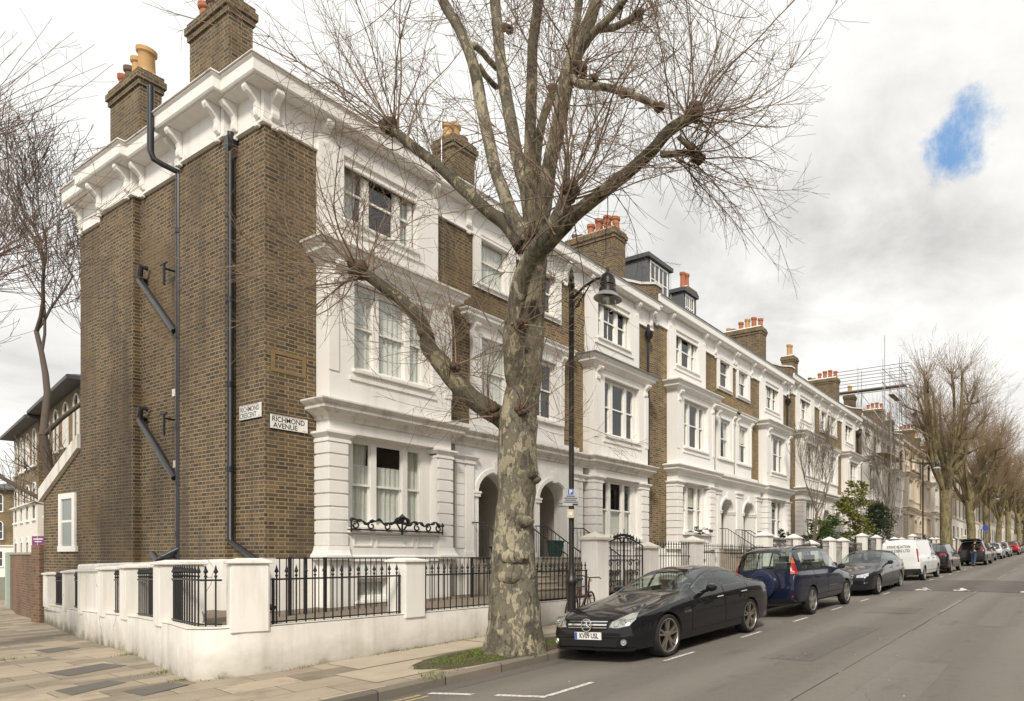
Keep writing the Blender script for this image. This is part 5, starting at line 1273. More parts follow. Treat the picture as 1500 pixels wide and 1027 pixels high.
# ---- pollarded street planes farther along
def pollard(name, label, x, y, H, rt, seed, crownr, nlimb=9, heads=3, twig=0.014, shoots=22, group='bare street planes farther up the avenue', L=2.6, fork=0.32, base_z=None):
    r = random.Random(seed); zb = (pave_z(x, 8) if base_z is None else base_z) - 0.1
    t = thing(name, label, 'tree', (x, y, zb), 0, group); a = MB(); c = MB()
    hf = H * fork
    pts = [(0, 0, 0), (0.05, 0, 0.4), (r.uniform(-.1, .1), r.uniform(-.1, .1), hf * 0.5), (r.uniform(-.15, .15), r.uniform(-.15, .15), hf), (0, 0, hf * 1.35)]
    P, rr = smooth_path(pts, [rt * 1.5, rt * 1.12, rt, rt * 1.1, rt * 0.7]); a.tube(P, rr, 14, wob=0.14, ws=2.5)
    for k in range(nlimb):
        an = 2 * PI * k / nlimb + r.uniform(-.3, .3); sp = crownr * r.uniform(0.2, 0.72); top = H * r.uniform(0.55, 0.82)
        z0 = hf * r.uniform(0.85, 1.3); e = Vector((sp * math.cos(an), sp * math.sin(an), top))
        s0 = Vector((0, 0, z0)); m1 = s0.lerp(e, 0.3) + Vector((e.x * 0.16, e.y * 0.16, 0)); m2 = s0.lerp(e, 0.65) + Vector((e.x * 0.08, e.y * 0.08, 0)) + rvec(r) * 0.25
        P, rr = smooth_path([s0, m1, m2, e], [rt * 0.55, rt * 0.38, rt * 0.28, rt * 0.2]); a.tube(P, rr, 8, wob=0.15, ws=3)
        hs = [(e, rt * 0.2)]
        for j in range(heads - 1):
            i = r.randint(len(P) // 3, len(P) - 3); d = (rvec(r) * 0.8 + Vector((0, 0, 0.6)) + Vector((math.cos(an), math.sin(an), 0)) * .5).normalized(); q = P[i] + d * r.uniform(0.8, 1.8)
            a.tube([P[i], P[i].lerp(q, .5) + rvec(r) * .12, q], [rt * 0.24, rt * .17, rt * .14], 6); hs.append((q, rt * 0.15))
        for q, kr in hs:
            for i in range(4):
                o = q + rvec(r) * kr * 0.5; a.tube([o - Vector((0, 0, kr * .8)), o, o + Vector((0, 0, kr * .8))], [kr * .4, kr * .95, kr * .4], 6)
            for i in range(shoots):
                d = rvec(r) * 0.75 + Vector((0, 0, 0.75)) + Vector((q.x, q.y, 0)).normalized() * 0.25
                LL = L * r.uniform(0.5, 1.1); shoot(c, r, q, d, LL, twig, twig * 0.4, 6, 0.06, 0.09, int(LL * 1.5), 0.7)
    a.build('trunk', M['plane bark far'], t, smooth=3.2, recalc=False, uv=False); c.build('crown', M['far twig'], t, smooth=3.2, recalc=False, uv=False)
    return t
t1 = pollard('plane_tree', 'nearest of the distant bare planes, thick pale trunk behind the dark crossover', 47.6, 8.1, 16.8, 0.40, 3, 4.5, 13, 4, 0.0125, 24, L=3.3)
t2 = pollard('plane_tree', 'distant bare plane with forked trunk right behind the car with its boot open', 60.5, 8.1, 15.6, 0.38, 9, 5.2, 12, 4, 0.0135, 22, L=3.2)
for i, (x, y, rz_, s, lab, src) in enumerate([(73, 8.2, 1.1, 0.95, 'third distant bare plane, its crown overlapping the second', 0), (86, 8.2, 2.4, 0.92, 'fourth distant bare plane above the small pale cars', 1), (101, 8.3, 4.0, 0.95, 'fifth distant bare plane near the right edge of the photo', 0), (118, 8.0, 5.2, 1.0, 'farthest bare plane on the left pavement', 1)]):
    c = copy_tree((t1, t2)[src]); c.location = (x, y, pave_z(x, 8) - 0.1); c.rotation_euler.z = rz_; c.scale = (s, s, s); c['label'] = lab
# street closes with trees where the road bends, far away
for i, (x, y, rz_, s) in enumerate([(140, 3, 0.5, 1.0), (150, 9, 1.5, 1.05), (152, -3, 2.6, 1.0), (165, 15, 3.3, 1.15), (170, 5, 4.4, 1.1), (178, -8, 5.4, 1.1)]):
    c = copy_tree((t1, t2)[i % 2]); c.location = (x, y, gz(x)); c.rotation_euler.z = rz_; c.scale = (s, s, s); c['label'] = 'bare brown tree far off where the avenue ends'; c['group'] = 'bare trees closing the far end of the avenue'

# ---- naturally branching bare trees
def branching(name, label, x, y, zb, H, rt, seed, spread, lean=(0, 0), depth=5, mat='dark twig', rmin=0.006, group=None, stems=1, kids=(2, 3), upb=0.12, l0=0.30):
    r = random.Random(seed); t = thing(name, label, 'tree', (x, y, zb), 0, group); a = MB(); c = MB()
    def grow(p, d, L, rad, lv):
        seg = 5; pts = [p]; q = p
        for i in range(seg):
            d = (d + rvec(r) * (0.05 if lv == 0 else 0.14) + Vector((0, 0, upb * (0.4 if lv < 2 else 0.8)))).normalized(); q = q + d * L / seg; pts.append(q)
        r1 = max(rmin, rad * 0.62); (a if lv < 2 else c).tube(pts, [rad + (r1 - rad) * i / seg for i in range(seg + 1)], 8 if lv < 2 else (5 if lv < 3 else 3), cap=False, wob=0.1 if lv < 2 else 0)
        if lv >= depth: return
        for k in range(r.randint(*kids) + (1 if lv > 1 else 0)):
            nd = (d * 0.9 + rvec(r) * spread).normalized(); i = seg if k == 0 else r.randint(2, seg)
            grow(pts[i], nd, L * r.uniform(0.58, 0.82), max(rmin, r1 * (0.95 if k == 0 else 0.65)), lv + 1)
    for s in range(stems):
        d = Vector((lean[0] + r.uniform(-.2, .2) * (stems > 1), lean[1] + r.uniform(-.2, .2) * (stems > 1), 1)).normalized(); grow(Vector((r.uniform(-.1, .1) * (stems > 1), 0, 0)), d, H * l0, rt, 0)
    a.build('trunk', M[mat], t, smooth=3.2, recalc=False, uv=False); c.build('crown', M[mat], t, smooth=3.2, recalc=False, uv=False)
    return t
branching('bare_tree', 'dark bare tree behind the rear wing of the corner house', 8.98, 34.2, -0.4, 16.5, 0.21, 12, 0.72, (0.0, 0.0), 6, 'brown twig', 0.008, kids=(3, 4), l0=0.40)
p = W(55, 720, 24); branching('bare_tree', 'leaning dark bough of a bare tree over the low brick wall at the far left', 9.7, 26.2, -0.4, 10, 0.11, 8, 0.6, (-0.5, 0.62), 5, 'brown twig', 0.008)
# twigs of a street tree standing just outside the photograph on the left
t3 = pollard('plane_tree', 'bare tree with thin reddish twigs reaching in at the far left edge', 0.98, 16.4, 10.6, 0.28, 21, 2.9, 9, 3, 0.0065, 24, None, 2.7, 0.34, base_z=-0.2)
[c for c in t3.children if c.name.startswith('crown')][0].data.materials[0] = plain('red twig', (0.16, 0.095, 0.07), .8)
branching('garden_tree', 'slender bare garden tree with upright stems before the third pair of houses', 28.2, 11.0, garden_z(28), 8.4, 0.06, 31, 0.42, (0, 0), 5, 'grey twig', 0.0045, stems=3, upb=0.2)
branching('garden_tree', 'taller bare garden tree in front of the scaffolded house', 42.5, 11.0, garden_z(42), 12.5, 0.08, 33, 0.40, (0, 0), 5, 'grey twig', 0.006, stems=3, upb=0.2)

# ---- leafy shrubs
def leafmat(name, a, c_, bk=0.25):
    t = NT(name); g = t.n('NewGeometry'); f = t.n('ObjectInfo').outputs['Random']
    isl = g.outputs['Random Per Island']; c = t.mix(isl, a, c_)
    d = t.n('BsdfPrincipled', {'Base Color': c, 'Roughness': 0.45}); tl = t.n('BsdfTranslucent', {'Color': c}); m = t.n('MixShader', {0: bk, 1: d.outputs[0], 2: tl.outputs[0]})
    t.t.links.new(m.outputs[0], t.out.inputs[0]); M[name] = t.m
leafmat('magnolia leaf', (0.08, 0.10, 0.018), (0.22, 0.21, 0.04)); leafmat('evergreen leaf', (0.012, 0.026, 0.010), (0.045, 0.060, 0.02)); leafmat('laurel leaf', (0.03, 0.06, 0.012), (0.10, 0.15, 0.03)); leafmat('hedge leaf', (0.05, 0.045, 0.018), (0.12, 0.095, 0.035))
def leafy(name, label, cat, x, y, zb, blobs, n, ls, m, stems=(), seed=1):
    """blobs: ellipsoids (cx,cy,cz,rx,ry,rz) holding clumps of single leaves"""
    r = random.Random(seed); t = thing(name, label, cat, (x, y, zb)); f = MB(); s = MB()
    for pts, rr in stems: s.tube(pts, rr, 6)
    for (cx, cy, cz, rx, ry, rz_) in blobs:
        nc = max(3, n // 40)
        for k in range(nc):
            v = rvec(r) * r.uniform(0.45, 1.0); cc = Vector((cx + v.x * rx, cy + v.y * ry, cz + v.z * rz_))
            for i in range(n // nc):
                q = cc + Vector((r.gauss(0, rx * .16), r.gauss(0, ry * .16), r.gauss(0, rz_ * .14))); d = rvec(r); d.z = abs(d.z) * 0.4; d.normalize(); w = d.cross(rvec(r)).normalized(); L = ls * r.uniform(.6, 1.2)
                f.add([q, q + d * L * 0.5 + w * L * 0.24, q + d * L, q + d * L * 0.5 - w * L * 0.24], [(0, 1, 2, 3)])
    f.build('foliage', M[m], t, recalc=False, uv=False)
    if stems: s.build('stem', M['far twig'], t, smooth=3.2, recalc=False, uv=False)
    return t
gz_ = garden_z
leafy('magnolia_tree', 'small tree with big yellow-green leaves before the third pair of houses', 'tree', 35.2, 11.0, gz_(35), [(-1.1, 0, 2.2, 1.0, .9, .8), (.6, 0.2, 2.7, 1.2, .9, .9), (-.2, 0, 3.6, 1.1, .8, .8), (1.5, 0, 2.0, .9, .7, .7), (-1.9, 0, 3.0, .8, .6, .6), (0.4, 0, 4.4, .6, .5, .4), (-.3, 0, 1.6, 1.0, .7, .5)], 300, 0.25, 'magnolia leaf', [([(0, 0, 0), (0.05, 0, 1.2), (-.2, 0, 2.6), (-.2, 0, 4.6)], [.07, .06, .04, .02]), ([(0.03, 0, 1.0), (.6, .1, 2.2), (.8, .2, 3.6)], [.05, .035, .02]), ([(0, 0, 1.3), (-.8, 0, 2.4), (-1.5, 0, 3.6)], [.045, .03, .015])], 2)
leafy('evergreen_bush', 'dark dense evergreen bush beside the scaffolded house', 'bush', 40.3, 11.2, gz_(40), [(0, 0, 1.6, 1.7, 1.2, 1.4), (.7, 0, 2.6, 1.2, 1, 1.0), (-.9, 0, 2.3, 1.0, .9, .9), (0.1, 0, 3.2, .8, .7, .6)], 1700, 0.15, 'evergreen leaf', [([(0, 0, 0), (0, 0, 2)], [.1, .06])], 3)
leafy('laurel_bush', 'bright green laurel behind the slender bare garden tree', 'bush', 29.6, 10.8, gz_(29), [(0, 0, 1.3, .9, .7, .9), (.7, 0, 2.0, .6, .6, .6), (-.9, 0, 1.6, .7, .6, .7)], 800, 0.17, 'laurel leaf', [([(0, 0, 0), (0, 0, 1.6)], [.06, .03])], 4)
leafy('hedge', 'low clipped brown-green hedge between white piers above the estate car', 'hedge', 32.0, 10.15, gz_(32) - .1, [(-1.5, 0, .55, .8, .3, .5), (-.6, 0, .6, .8, .3, .5), (.3, 0, .58, .8, .3, .5), (1.2, 0, .55, .8, .3, .5)], 700, 0.07, 'hedge leaf', (), 5)
leafy('window_plant', 'small dark plant on a window ledge just left of the bare garden tree', 'plant', 27.4, 12.2, 2.35, [(0, 0, .25, .5, .2, .25), (.5, 0, .2, .4, .2, .22)], 260, 0.10, 'evergreen leaf', (), 6)
leafy('window_plant', 'dark trailing plants along the window ledge behind the spear railings', 'plant', 20.4, 12.35, 2.42, [(-.5, 0, .12, .4, .12, .14), (.3, 0, .14, .5, .12, .16)], 220, 0.07, 'evergreen leaf', (), 7)
# ================================================================== cars
def carpaint(name, col, rough=0.22, metal=0.0, coat=1.0):
    t = NT(name); p = t.obj()
    nz = t.noise(3.0, 5, 0.6, p); oz = t.n('SeparateXYZ', {0: p}).outputs[2]
    low = t.n('MapRange', {0: t.math('ADD', oz, t.math('MULTIPLY', t.math('SUBTRACT', nz, 0.5), 0.3)), 1: 0.15, 2: 0.45, 3: 0.07, 4: 0.0}).outputs[0]
    c = t.mix(low, col, (0.10, 0.09, 0.075))
    M[name] = t.bsdf(c, rough, metal, t.bump(t.noise(1.3, 2, 0.5, p), 0.02, 0.02), **{'Coat Weight': coat, 'Coat Roughness': 0.03, 'Coat IOR': 1.42, 'Specular IOR Level': 0.08})
carpaint('black paint', (0.008, 0.008, 0.010)); carpaint('navy paint', (0.009, 0.012, 0.030)); carpaint('grey paint', (0.022, 0.023, 0.027), metal=0.3)
carpaint('white paint', (0.72, 0.72, 0.71), 0.35); carpaint('dark plum paint', (0.014, 0.012, 0.014)); carpaint('mpv grey paint', (0.035, 0.037, 0.042), metal=0.3)
carpaint('silver paint', (0.42, 0.43, 0.44), metal=0.5); carpaint('red paint', (0.38, 0.012, 0.012)); carpaint('pale paint', (0.60, 0.61, 0.62), metal=0.3)
plain('tyre', (0.014, 0.014, 0.014), 0.85, var=0.25, bump=0.2); plain('alloy', (0.42, 0.40, 0.37), 0.35, 0.8); plain('grey alloy', (0.34, 0.30, 0.26), 0.35, 0.8); plain('chrome', (0.75, 0.75, 0.74), 0.12, 1.0, var=0.02)
plain('black plastic', (0.014, 0.014, 0.015), 0.55); plain('arch black', (0.006, 0.006, 0.006), 0.9); plain('panel gap', (0.003, 0.003, 0.003), 0.8)
plain('red lens', (0.30, 0.010, 0.012), 0.28, var=0.2); plain('amber lens', (0.55, 0.10, 0.008), 0.28, var=0.1); plain('lamp chrome', (0.62, 0.62, 0.60), 0.18, 0.7, var=0.25, scale=12); plain('plate white', (0.74, 0.73, 0.70), 0.35); plain('plate yellow', (0.74, 0.52, 0.06), 0.35)
plain('seat', (0.13, 0.12, 0.105), 0.7); plain('cabin', (0.03, 0.029, 0.027), 0.8)
def pchip(tab):
    xs = [t[0] for t in tab]; ys = [t[1] for t in tab]; n = len(xs)
    h = [xs[i + 1] - xs[i] for i in range(n - 1)]; dl = [(ys[i + 1] - ys[i]) / h[i] for i in range(n - 1)]; d = [0] * n
    d[0], d[-1] = dl[0], dl[-1]
    for i in range(1, n - 1):
        if dl[i - 1] * dl[i] > 0:
            w1, w2 = 2 * h[i] + h[i - 1], h[i] + 2 * h[i - 1]; d[i] = (w1 + w2) / (w1 / dl[i - 1] + w2 / dl[i])
    def f(x):
        x = max(xs[0], min(xs[-1], x)); i = 0
        while i < n - 2 and x > xs[i + 1]: i += 1
        t = (x - xs[i]) / h[i]; t2, t3 = t * t, t ** 3
        return ys[i] * (2 * t3 - 3 * t2 + 1) + h[i] * d[i] * (t3 - 2 * t2 + t) + ys[i + 1] * (-2 * t3 + 3 * t2) + h[i] * d[i + 1] * (t3 - t2)
    return f
def cr(p0, p1, p2, p3, t):
    return tuple(0.5 * (2 * b + (c - a) * t + (2 * a - 5 * b + 4 * c - d) * t * t + (3 * b - a - 3 * c + d) * t ** 3) for a, b, c, d in zip(p0, p1, p2, p3))
ROWS = [('flat', 1), ('flat', 1), ('flat', 1), ('c', 2), ('c', 3), ('c', 2), ('g', 8), ('c', 4), ('c', 4)]
G0 = 1 + 1 + 1 + 2 + 3 + 2      # first cell row of the glasshouse side

def make_car(name, label, S, x, y, back=False, paint='black paint', group='cars parked along the kerb', zoff=0.0):
    L = S['L']; f = {k: pchip(S[k]) for k in ('zt', 'belt', 'w', 'wr', 'h1', 'zb')}
    def section(xs):
        w, wr, zt, zl, h1, zb = f['w'](xs), f['wr'](xs), f['zt'](xs), f['belt'](xs), f['h1'](xs), f['zb'](xs)
        zl = min(zl, zt - 0.01); zm = zb + 0.50 * (zl - zb); cr_ = S.get('crease', 0.985)
        P = [(0, zb), (0.78 * w, zb), (0.945 * w, zb + 0.045), (0.978 * w, zb + 0.17), (w, zm), (cr_ * w, zl - 0.11), (0.935 * w, zl), (min(wr, 0.93 * w), zt - h1), (0.70 * min(wr, 0.93 * w), zt - 0.22 * h1), (0, zt)]
        out = []
        for i, (ty, n) in enumerate(ROWS):
            p0, p1, p2, p3 = P[max(0, i - 1)], P[i], P[i + 1], P[min(9, i + 2)]
            for k in range(n):
                t = k / n
                if ty == 'flat': out.append((p1[0] + (p2[0] - p1[0]) * t, p1[1] + (p2[1] - p1[1]) * t))
                elif ty == 'g':
                    bu = 0.05 * (p1[0] - p2[0]) * 4 * t * (1 - t) * 1.2; out.append((p1[0] + (p2[0] - p1[0]) * t + bu, p1[1] + (p2[1] - p1[1]) * t))
                else:
                    if i == 8: p3 = (-p1[0], p1[1])
                    if i == 7: p0 = (p1[0] + 0.04, p1[1] - 0.08)
                    if i == 5: p3 = (p2[0] - 0.03, p2[1] + 0.1)
                    out.append(cr(p0, p1, p2, p3, t))
        out.append(P[9]); return out
    bounds = sorted({0.0, L, *[v for w_ in S['side'] for v in w_], *S['screen'], *S['rear'], *[v for d_ in S['doors'] for v in d_]})
    st = sorted({round(v, 4) for v in bounds} | {round(L * i / 46, 4) for i in range(47) if all(abs(L * i / 46 - b_) > 0.03 for b_ in bounds)} | {0.02, 0.05, 0.1, round(L - 0.02, 3), round(L - 0.06, 3)})
    secs = [section(v) for v in st]; nr = len(secs[0]); ring = 2 * nr - 2
    verts, faces, mats = [], [], []
    for v, sc in zip(st, secs):
        for j in range(nr): verts.append((v - L / 2, sc[j][0], sc[j][1]))
        for j in range(nr - 2, 0, -1): verts.append((v - L / 2, -sc[j][0], sc[j][1]))
    # 0 body 1 windscreen 2 side glass 3.. doors, then rear glass, arch
    ND = len(S['doors']); RG, AR = 3 + ND, 4 + ND
    for i in range(len(st) - 1):
        xm = (st[i] + st[i + 1]) / 2
        gh = f['zt'](xm) - f['h1'](xm) - f['belt'](xm)
        for j in range(ring):
            jj = j if j < nr - 1 else ring - 1 - j
            m = 0
            if G0 + 1 <= jj < G0 + 7 and gh > S.get('gmin', 0.13) and any(a < xm < b_ for a, b_ in S['side']): m = 2
            elif jj >= G0 + 8 and S['screen'][0] < xm < S['screen'][1]: m = 1
            elif jj >= G0 + 8 and S['rear'][0] < xm < S['rear'][1]: m = RG
            elif 3 <= jj < G0 + 1:
                for q, (a, b_) in enumerate(S['doors']):
                    if a < xm < b_: m = 3 + q
            a = i * ring + j; b_ = i * ring + (j + 1) % ring
            faces.append((a, b_, b_ + ring, a + ring)); mats.append(m)
    faces.append(tuple(range(ring))[::-1]); mats.append(0); faces.append(tuple(range((len(st) - 1) * ring, len(st) * ring))); mats.append(RG if S.get('vanrear') == 'glass' else 0)
    ml = [M[paint], M['car glass'], M[S.get('sideglass', 'car glass')]] + [M[paint]] * ND + [M[S.get('rearglass', 'dark car glass')], M['arch black']]
    me = bpy.data.meshes.new('b'); me.from_pydata(verts, [], faces)
    for m_ in ml: me.materials.append(m_)
    me.polygons.foreach_set('material_index', mats)
    bm = bmesh.new(); bm.from_mesh(me); bmesh.ops.recalc_face_normals(bm, faces=bm.faces); bm.to_mesh(me); bm.free()
    tmp = bpy.data.objects.new('b', me); COL.objects.link(tmp)
    cut = MB(); wy = S['track']
    for wx in S['wheels']:
        for sg in (1, -1): cut.lathe([(S['arch'], sg * (wy - 0.30)), (S['arch'], sg * (wy + 0.2))], 40, axis='y', o=(wx - L / 2, 0, S['wr_']))
    cm = bpy.data.meshes.new('c'); cm.from_pydata(cut.v, [], cut.f)
    for m_ in ml: cm.materials.append(m_)
    cm.polygons.foreach_set('material_index', [AR] * len(cut.f))
    bm = bmesh.new(); bm.from_mesh(cm); bmesh.ops.recalc_face_normals(bm, faces=bm.faces); bm.to_mesh(cm); bm.free()
    co_ = bpy.data.objects.new('c', cm); COL.objects.link(co_)
    md = tmp.modifiers.new('x', 'BOOLEAN'); md.operation = 'DIFFERENCE'; md.object = co_; md.solver = 'EXACT'
    full = bpy.data.meshes.new_from_object(tmp.evaluated_get(C.evaluated_depsgraph_get()))
    bvh = BVHTree.FromPolygons([v.co[:] for v in full.vertices], [p.vertices[:] for p in full.polygons])
    bpy.data.objects.remove(tmp); bpy.data.objects.remove(co_)
    t = thing(name, label, 'van' if 'van' in name else 'car', (x, y, 0), 0, group)
    sgn = -1 if back else 1
    fz = lambda lx, ly: road_z(x + sgn * lx, y + sgn * ly)
    wa, wb = S['wheels'][0] - L / 2, S['wheels'][1] - L / 2
    zf = (fz(wa, wy) + fz(wa, -wy)) / 2; zr = (fz(wb, wy) + fz(wb, -wy)) / 2; zl_ = (fz(wa, wy) + fz(wb, wy)) / 2; zr2 = (fz(wa, -wy) + fz(wb, -wy)) / 2
    pitch = -math.atan((zr - zf) / (wb - wa)); roll = math.atan((zl_ - zr2) / (2 * wy))
    t.location = (x, y, zf + (zr - zf) * (0 - wa) / (wb - wa) + zoff + 0.004); t.rotation_euler = (roll, pitch, PI if back else 0)
    def take(idx, nm, mat, parent, extra=None, side=0):
        used = {}; vs = []; fs = []
        for p in full.polygons:
            if p.material_index in idx and (not side or p.center.y * side > 0):
                fc = []
                for vi in p.vertices:
                    if vi not in used: used[vi] = len(vs); vs.append(full.vertices[vi].co[:])
                    fc.append(used[vi])
                fs.append(fc)
        if not fs: return None
        b = MB(); b.add(vs, fs, 0); ms = [mat]
        if extra: extra(b); ms.append(M['panel gap'])
        if nm in ('side_window', 'wheel_arch_liner'): return [q.build(nm, ms, parent, smooth=0.6, recalc=False, uv=False) for q in b.pieces()][0]
        return b.build(nm, ms, parent, smooth=0.6, recalc=False, uv=False)
    body = take((0,), 'body', M[paint], t)
    take((AR,), 'wheel_arch_liner', M['arch black'], t)
    take((1,), 'windscreen', M['car glass'], t); take((2,), 'side_window', ml[2], t); take((RG,), 'rear_window', ml[RG], t)
    def gapline(b, xs, j0, j1, sg):
        sc = section(xs); pts = []
        for j in range(j0, j1 + 1):
            yy, zz = sc[j]; yy += 0.0025
            for dx in (-0.006, 0.006): pts.append((xs + dx - L / 2, sg * yy, zz + (0.001 if j > G0 + 5 else 0)))
        b.add(pts, [(2 * k, 2 * k + 1, 2 * k + 3, 2 * k + 2) for k in range(j1 - j0)], 1)
    def gaph(b, xa, xb, j, sg):
        pts = []; n = 10
        for k in range(n + 1):
            v = xa + (xb - xa) * k / n; yy, zz = section(v)[j]
            for dz in (-0.006, 0.006): pts.append((v - L / 2, sg * (yy + 0.003), zz + dz))
        b.add(pts, [(2 * k, 2 * k + 1, 2 * k + 3, 2 * k + 2) for k in range(n)], 1)
    for q, (a, b_) in enumerate(S['doors']):
        def ex(b, sg, a=a, b_=b_):
            for v in (a, b_): gapline(b, v, 3, G0 + 1, sg)
            gaph(b, a, b_, 3, sg)
        for sg in (1, -1):
            d = take((3 + q,), 'door', M[paint], t, lambda b: ex(b, sg), sg)
            v = b_ - 0.17; yy, zz = section(v)[G0 - 2]
            h = MB(); h.tube([(v - 0.10 - L / 2, sg * (yy - 0.005), zz - 0.02), (v - 0.08 - L / 2, sg * (yy + 0.03), zz - 0.015), (v + 0.06 - L / 2, sg * (yy + 0.03), zz - 0.012), (v + 0.08 - L / 2, sg * (yy - 0.005), zz - 0.015)], 0.013, 6)
            h.build('handle', M[S.get('handle', paint)], d, smooth=0.8, uv=False)
    # pillars between the side windows and a bright or black trim line under them
    b = MB()
    for sg in (1, -1):
        for a in S['side']:
            pts = []; n = 12
            for k in range(n + 1):
                v = a[0] + (a[1] - a[0]) * k / n; sc = section(v)
                yy, zz = sc[G0 + 1]
                for dz in (-0.012, 0.012): pts.append((v - L / 2, sg * (yy + 0.006), zz + dz))
            b.add(pts, [(2 * k, 2 * k + 1, 2 * k + 3, 2 * k + 2) for k in range(n)])
        if S.get('trimtop'):
            pts = []; n = 24; a0, a1 = S['side'][0][0], S['side'][-1][1]
            for k in range(n + 1):
                v = a0 + (a1 - a0) * k / n; yy, zz = section(v)[G0 + 7]
                for dz in (-0.014, 0.014): pts.append((v - L / 2, sg * (yy + 0.012), zz + dz))
            b.add(pts, [(2 * k, 2 * k + 1, 2 * k + 3, 2 * k + 2) for k in range(n)])
    [q.build('window_trim', M[S.get('trim', 'black plastic')], t, uv=False) for q in b.pieces(.12)]
    # cabin
    b = MB(); zs_ = 0.28; wi = f['w'](L / 2) * 0.80; c0, c1 = S['screen'][0] + 0.1, S['rear'][0] + 0.1
    b.box(c0 - L / 2, c1 - L / 2, -wi, wi, zs_, zs_ + 0.06); b.box(c0 + 0.05 - L / 2, c0 + 0.42 - L / 2, -wi, wi, 0.5, f['belt'](c0 + .3) - 0.03)
    sx = S['screen'][1] - 0.02
    for yy in (-0.37, 0.37):
        b.box(sx - 0.35 - L / 2, sx + 0.15 - L / 2, yy - 0.25, yy + 0.25, 0.34, 0.52); b.prism([(sx + 0.1 - L / 2, yy - 0.24, 0.45), (sx + 0.25 - L / 2, yy - 0.24, 0.45), (sx + 0.40 - L / 2, yy - 0.24, S['H'] - 0.45), (sx + 0.30 - L / 2, yy - 0.24, S['H'] - 0.45)], (0, 0.48, 0))
        b.box(sx + 0.33 - L / 2, sx + 0.42 - L / 2, yy - 0.13, yy + 0.13, S['H'] - 0.43, S['H'] - 0.26)
    b.prism([(sx + 0.9 - L / 2, -wi + .1, 0.4), (sx + 1.1 - L / 2, -wi + .1, 0.4), (sx + 1.3 - L / 2, -wi + .1, S['H'] - 0.5), (sx + 1.18 - L / 2, -wi + .1, S['H'] - 0.5)], (0, 2 * wi - .2, 0))
    b.lathe([(0.17, -0.012), (0.185, 0.0), (0.17, 0.012), (0.155, 0.0), (0.17, -0.012)], 18, axis='x', o=(c0 + 0.62 - L / 2, -0.37 if not S.get('lhd') else 0.37, f['belt'](c0 + .5) - 0.03), cap=False)
    b.build('cabin', M['seat'], t, uv=False)
    # wheels
    for wx in S['wheels']:
        for sg in (1, -1):
            Rw, tw = S['wr_'], S.get('tw', 0.115); ww = MB(); yo = sg * wy
            q_ = S.get('rimf', 0.72); pr = [(Rw * q_, -tw * 2), (Rw * 0.93, -tw * 1.95), (Rw, -tw * 1.6), (Rw, -tw * 0.4), (Rw * 0.965, -tw * 0.06), (Rw * (q_ + 1) / 2, 0.004), (Rw * (q_ + .02), -0.008), (Rw * q_, -0.03)]
            ww.lathe([(r_, sg * h_) for r_, h_ in pr], 40, axis='y', o=(0, 0, 0), cap=False)
            wheel = ww.build('wheel', M['tyre'], t, smooth=0.6, uv=False); wheel.location = (wx - L / 2, yo, Rw)
            rm = MB(); rr = Rw * (S.get('rimf', .72) + .015)
            rm.lathe([(rr, -sg * 0.03), (rr + 0.004, -sg * 0.012), (rr - 0.012, -sg * 0.006), (rr - 0.022, -sg * 0.02), (rr - 0.03, -sg * 0.14)], 40, axis='y', cap=False)
            ns, dbl = S.get('spokes', (5, True))
            for k in range(ns):
                for da in ((-0.17, 0.17) if dbl else (0,)):
                    a0 = 2 * PI * k / ns + PI / 2; a1 = a0 + da
                    ci, si, cj, sj = math.cos(a0 + da * 0.3), math.sin(a0 + da * 0.3), math.cos(a1), math.sin(a1)
                    wd0, wd1 = (0.022, 0.013) if dbl else (0.055, 0.038)
                    p0 = Vector((ci * 0.04, -sg * 0.025, si * 0.04)); p1 = Vector((cj * (rr - 0.015), -sg * 0.016, sj * (rr - 0.015)))
                    nn = Vector((-sj, 0, cj)); dn = Vector((0, -sg * 0.035, 0))
                    rm.add([p0 - nn * wd0, p0 + nn * wd0, p1 + nn * wd1, p1 - nn * wd1, p0 - nn * wd0 + dn, p0 + nn * wd0 + dn, p1 + nn * wd1 + dn, p1 - nn * wd1 + dn], [(0, 1, 2, 3), (4, 7, 6, 5), (0, 4, 5, 1), (1, 5, 6, 2), (2, 6, 7, 3), (3, 7, 4, 0)])
            rm.lathe([(0.0, -sg * 0.008), (0.035, -sg * 0.012), (0.075, -sg * 0.03), (0.08, -sg * 0.05)], 18, axis='y', cap=False)
            rim = rm.build('rim', M[S.get('alloy', 'alloy')], wheel, smooth=0.5, uv=False)
            bd = MB(); bd.lathe([(0, -sg * 0.075), (rr - .01, -sg * 0.085), (rr - .01, -sg * 0.12), (0, -sg * 0.12)], 28, axis='y', cap=False); bd.build('brake_disc', M['arch black'], wheel, uv=False)
    # door mirrors
    mx = S['screen'][0] + S.get('mir', 0.42); yy, zz = section(mx)[G0]
    for sg in (1, -1):
        b = MB(); b.tube([(mx - L / 2, sg * (yy - 0.03), zz + 0.02), (mx - 0.01 - L / 2, sg * (yy + 0.07), zz + 0.04)], 0.03, 8)
        q = (mx - 0.02 - L / 2, sg * (yy + 0.15), zz + 0.085)
        b.lathe([(0.0, -0.075), (0.055, -0.06), (0.075, -0.01), (0.07, 0.03), (0.062, 0.045), (0.0, 0.05)], 14, axis='x', o=q); b.v = [(v[0], q[1] + (v[1] - q[1]) * 1.45 if i >= 16 else v[1], v[2]) for i, v in enumerate(b.v)]
        b.build('mirror', M[S.get('mirror', paint)], t, smooth=0.8, uv=False)
    # things laid on the skin by casting rays at it
    def ray(o, d):
        h = bvh.ray_cast(Vector(o), Vector(d).normalized())
        return h
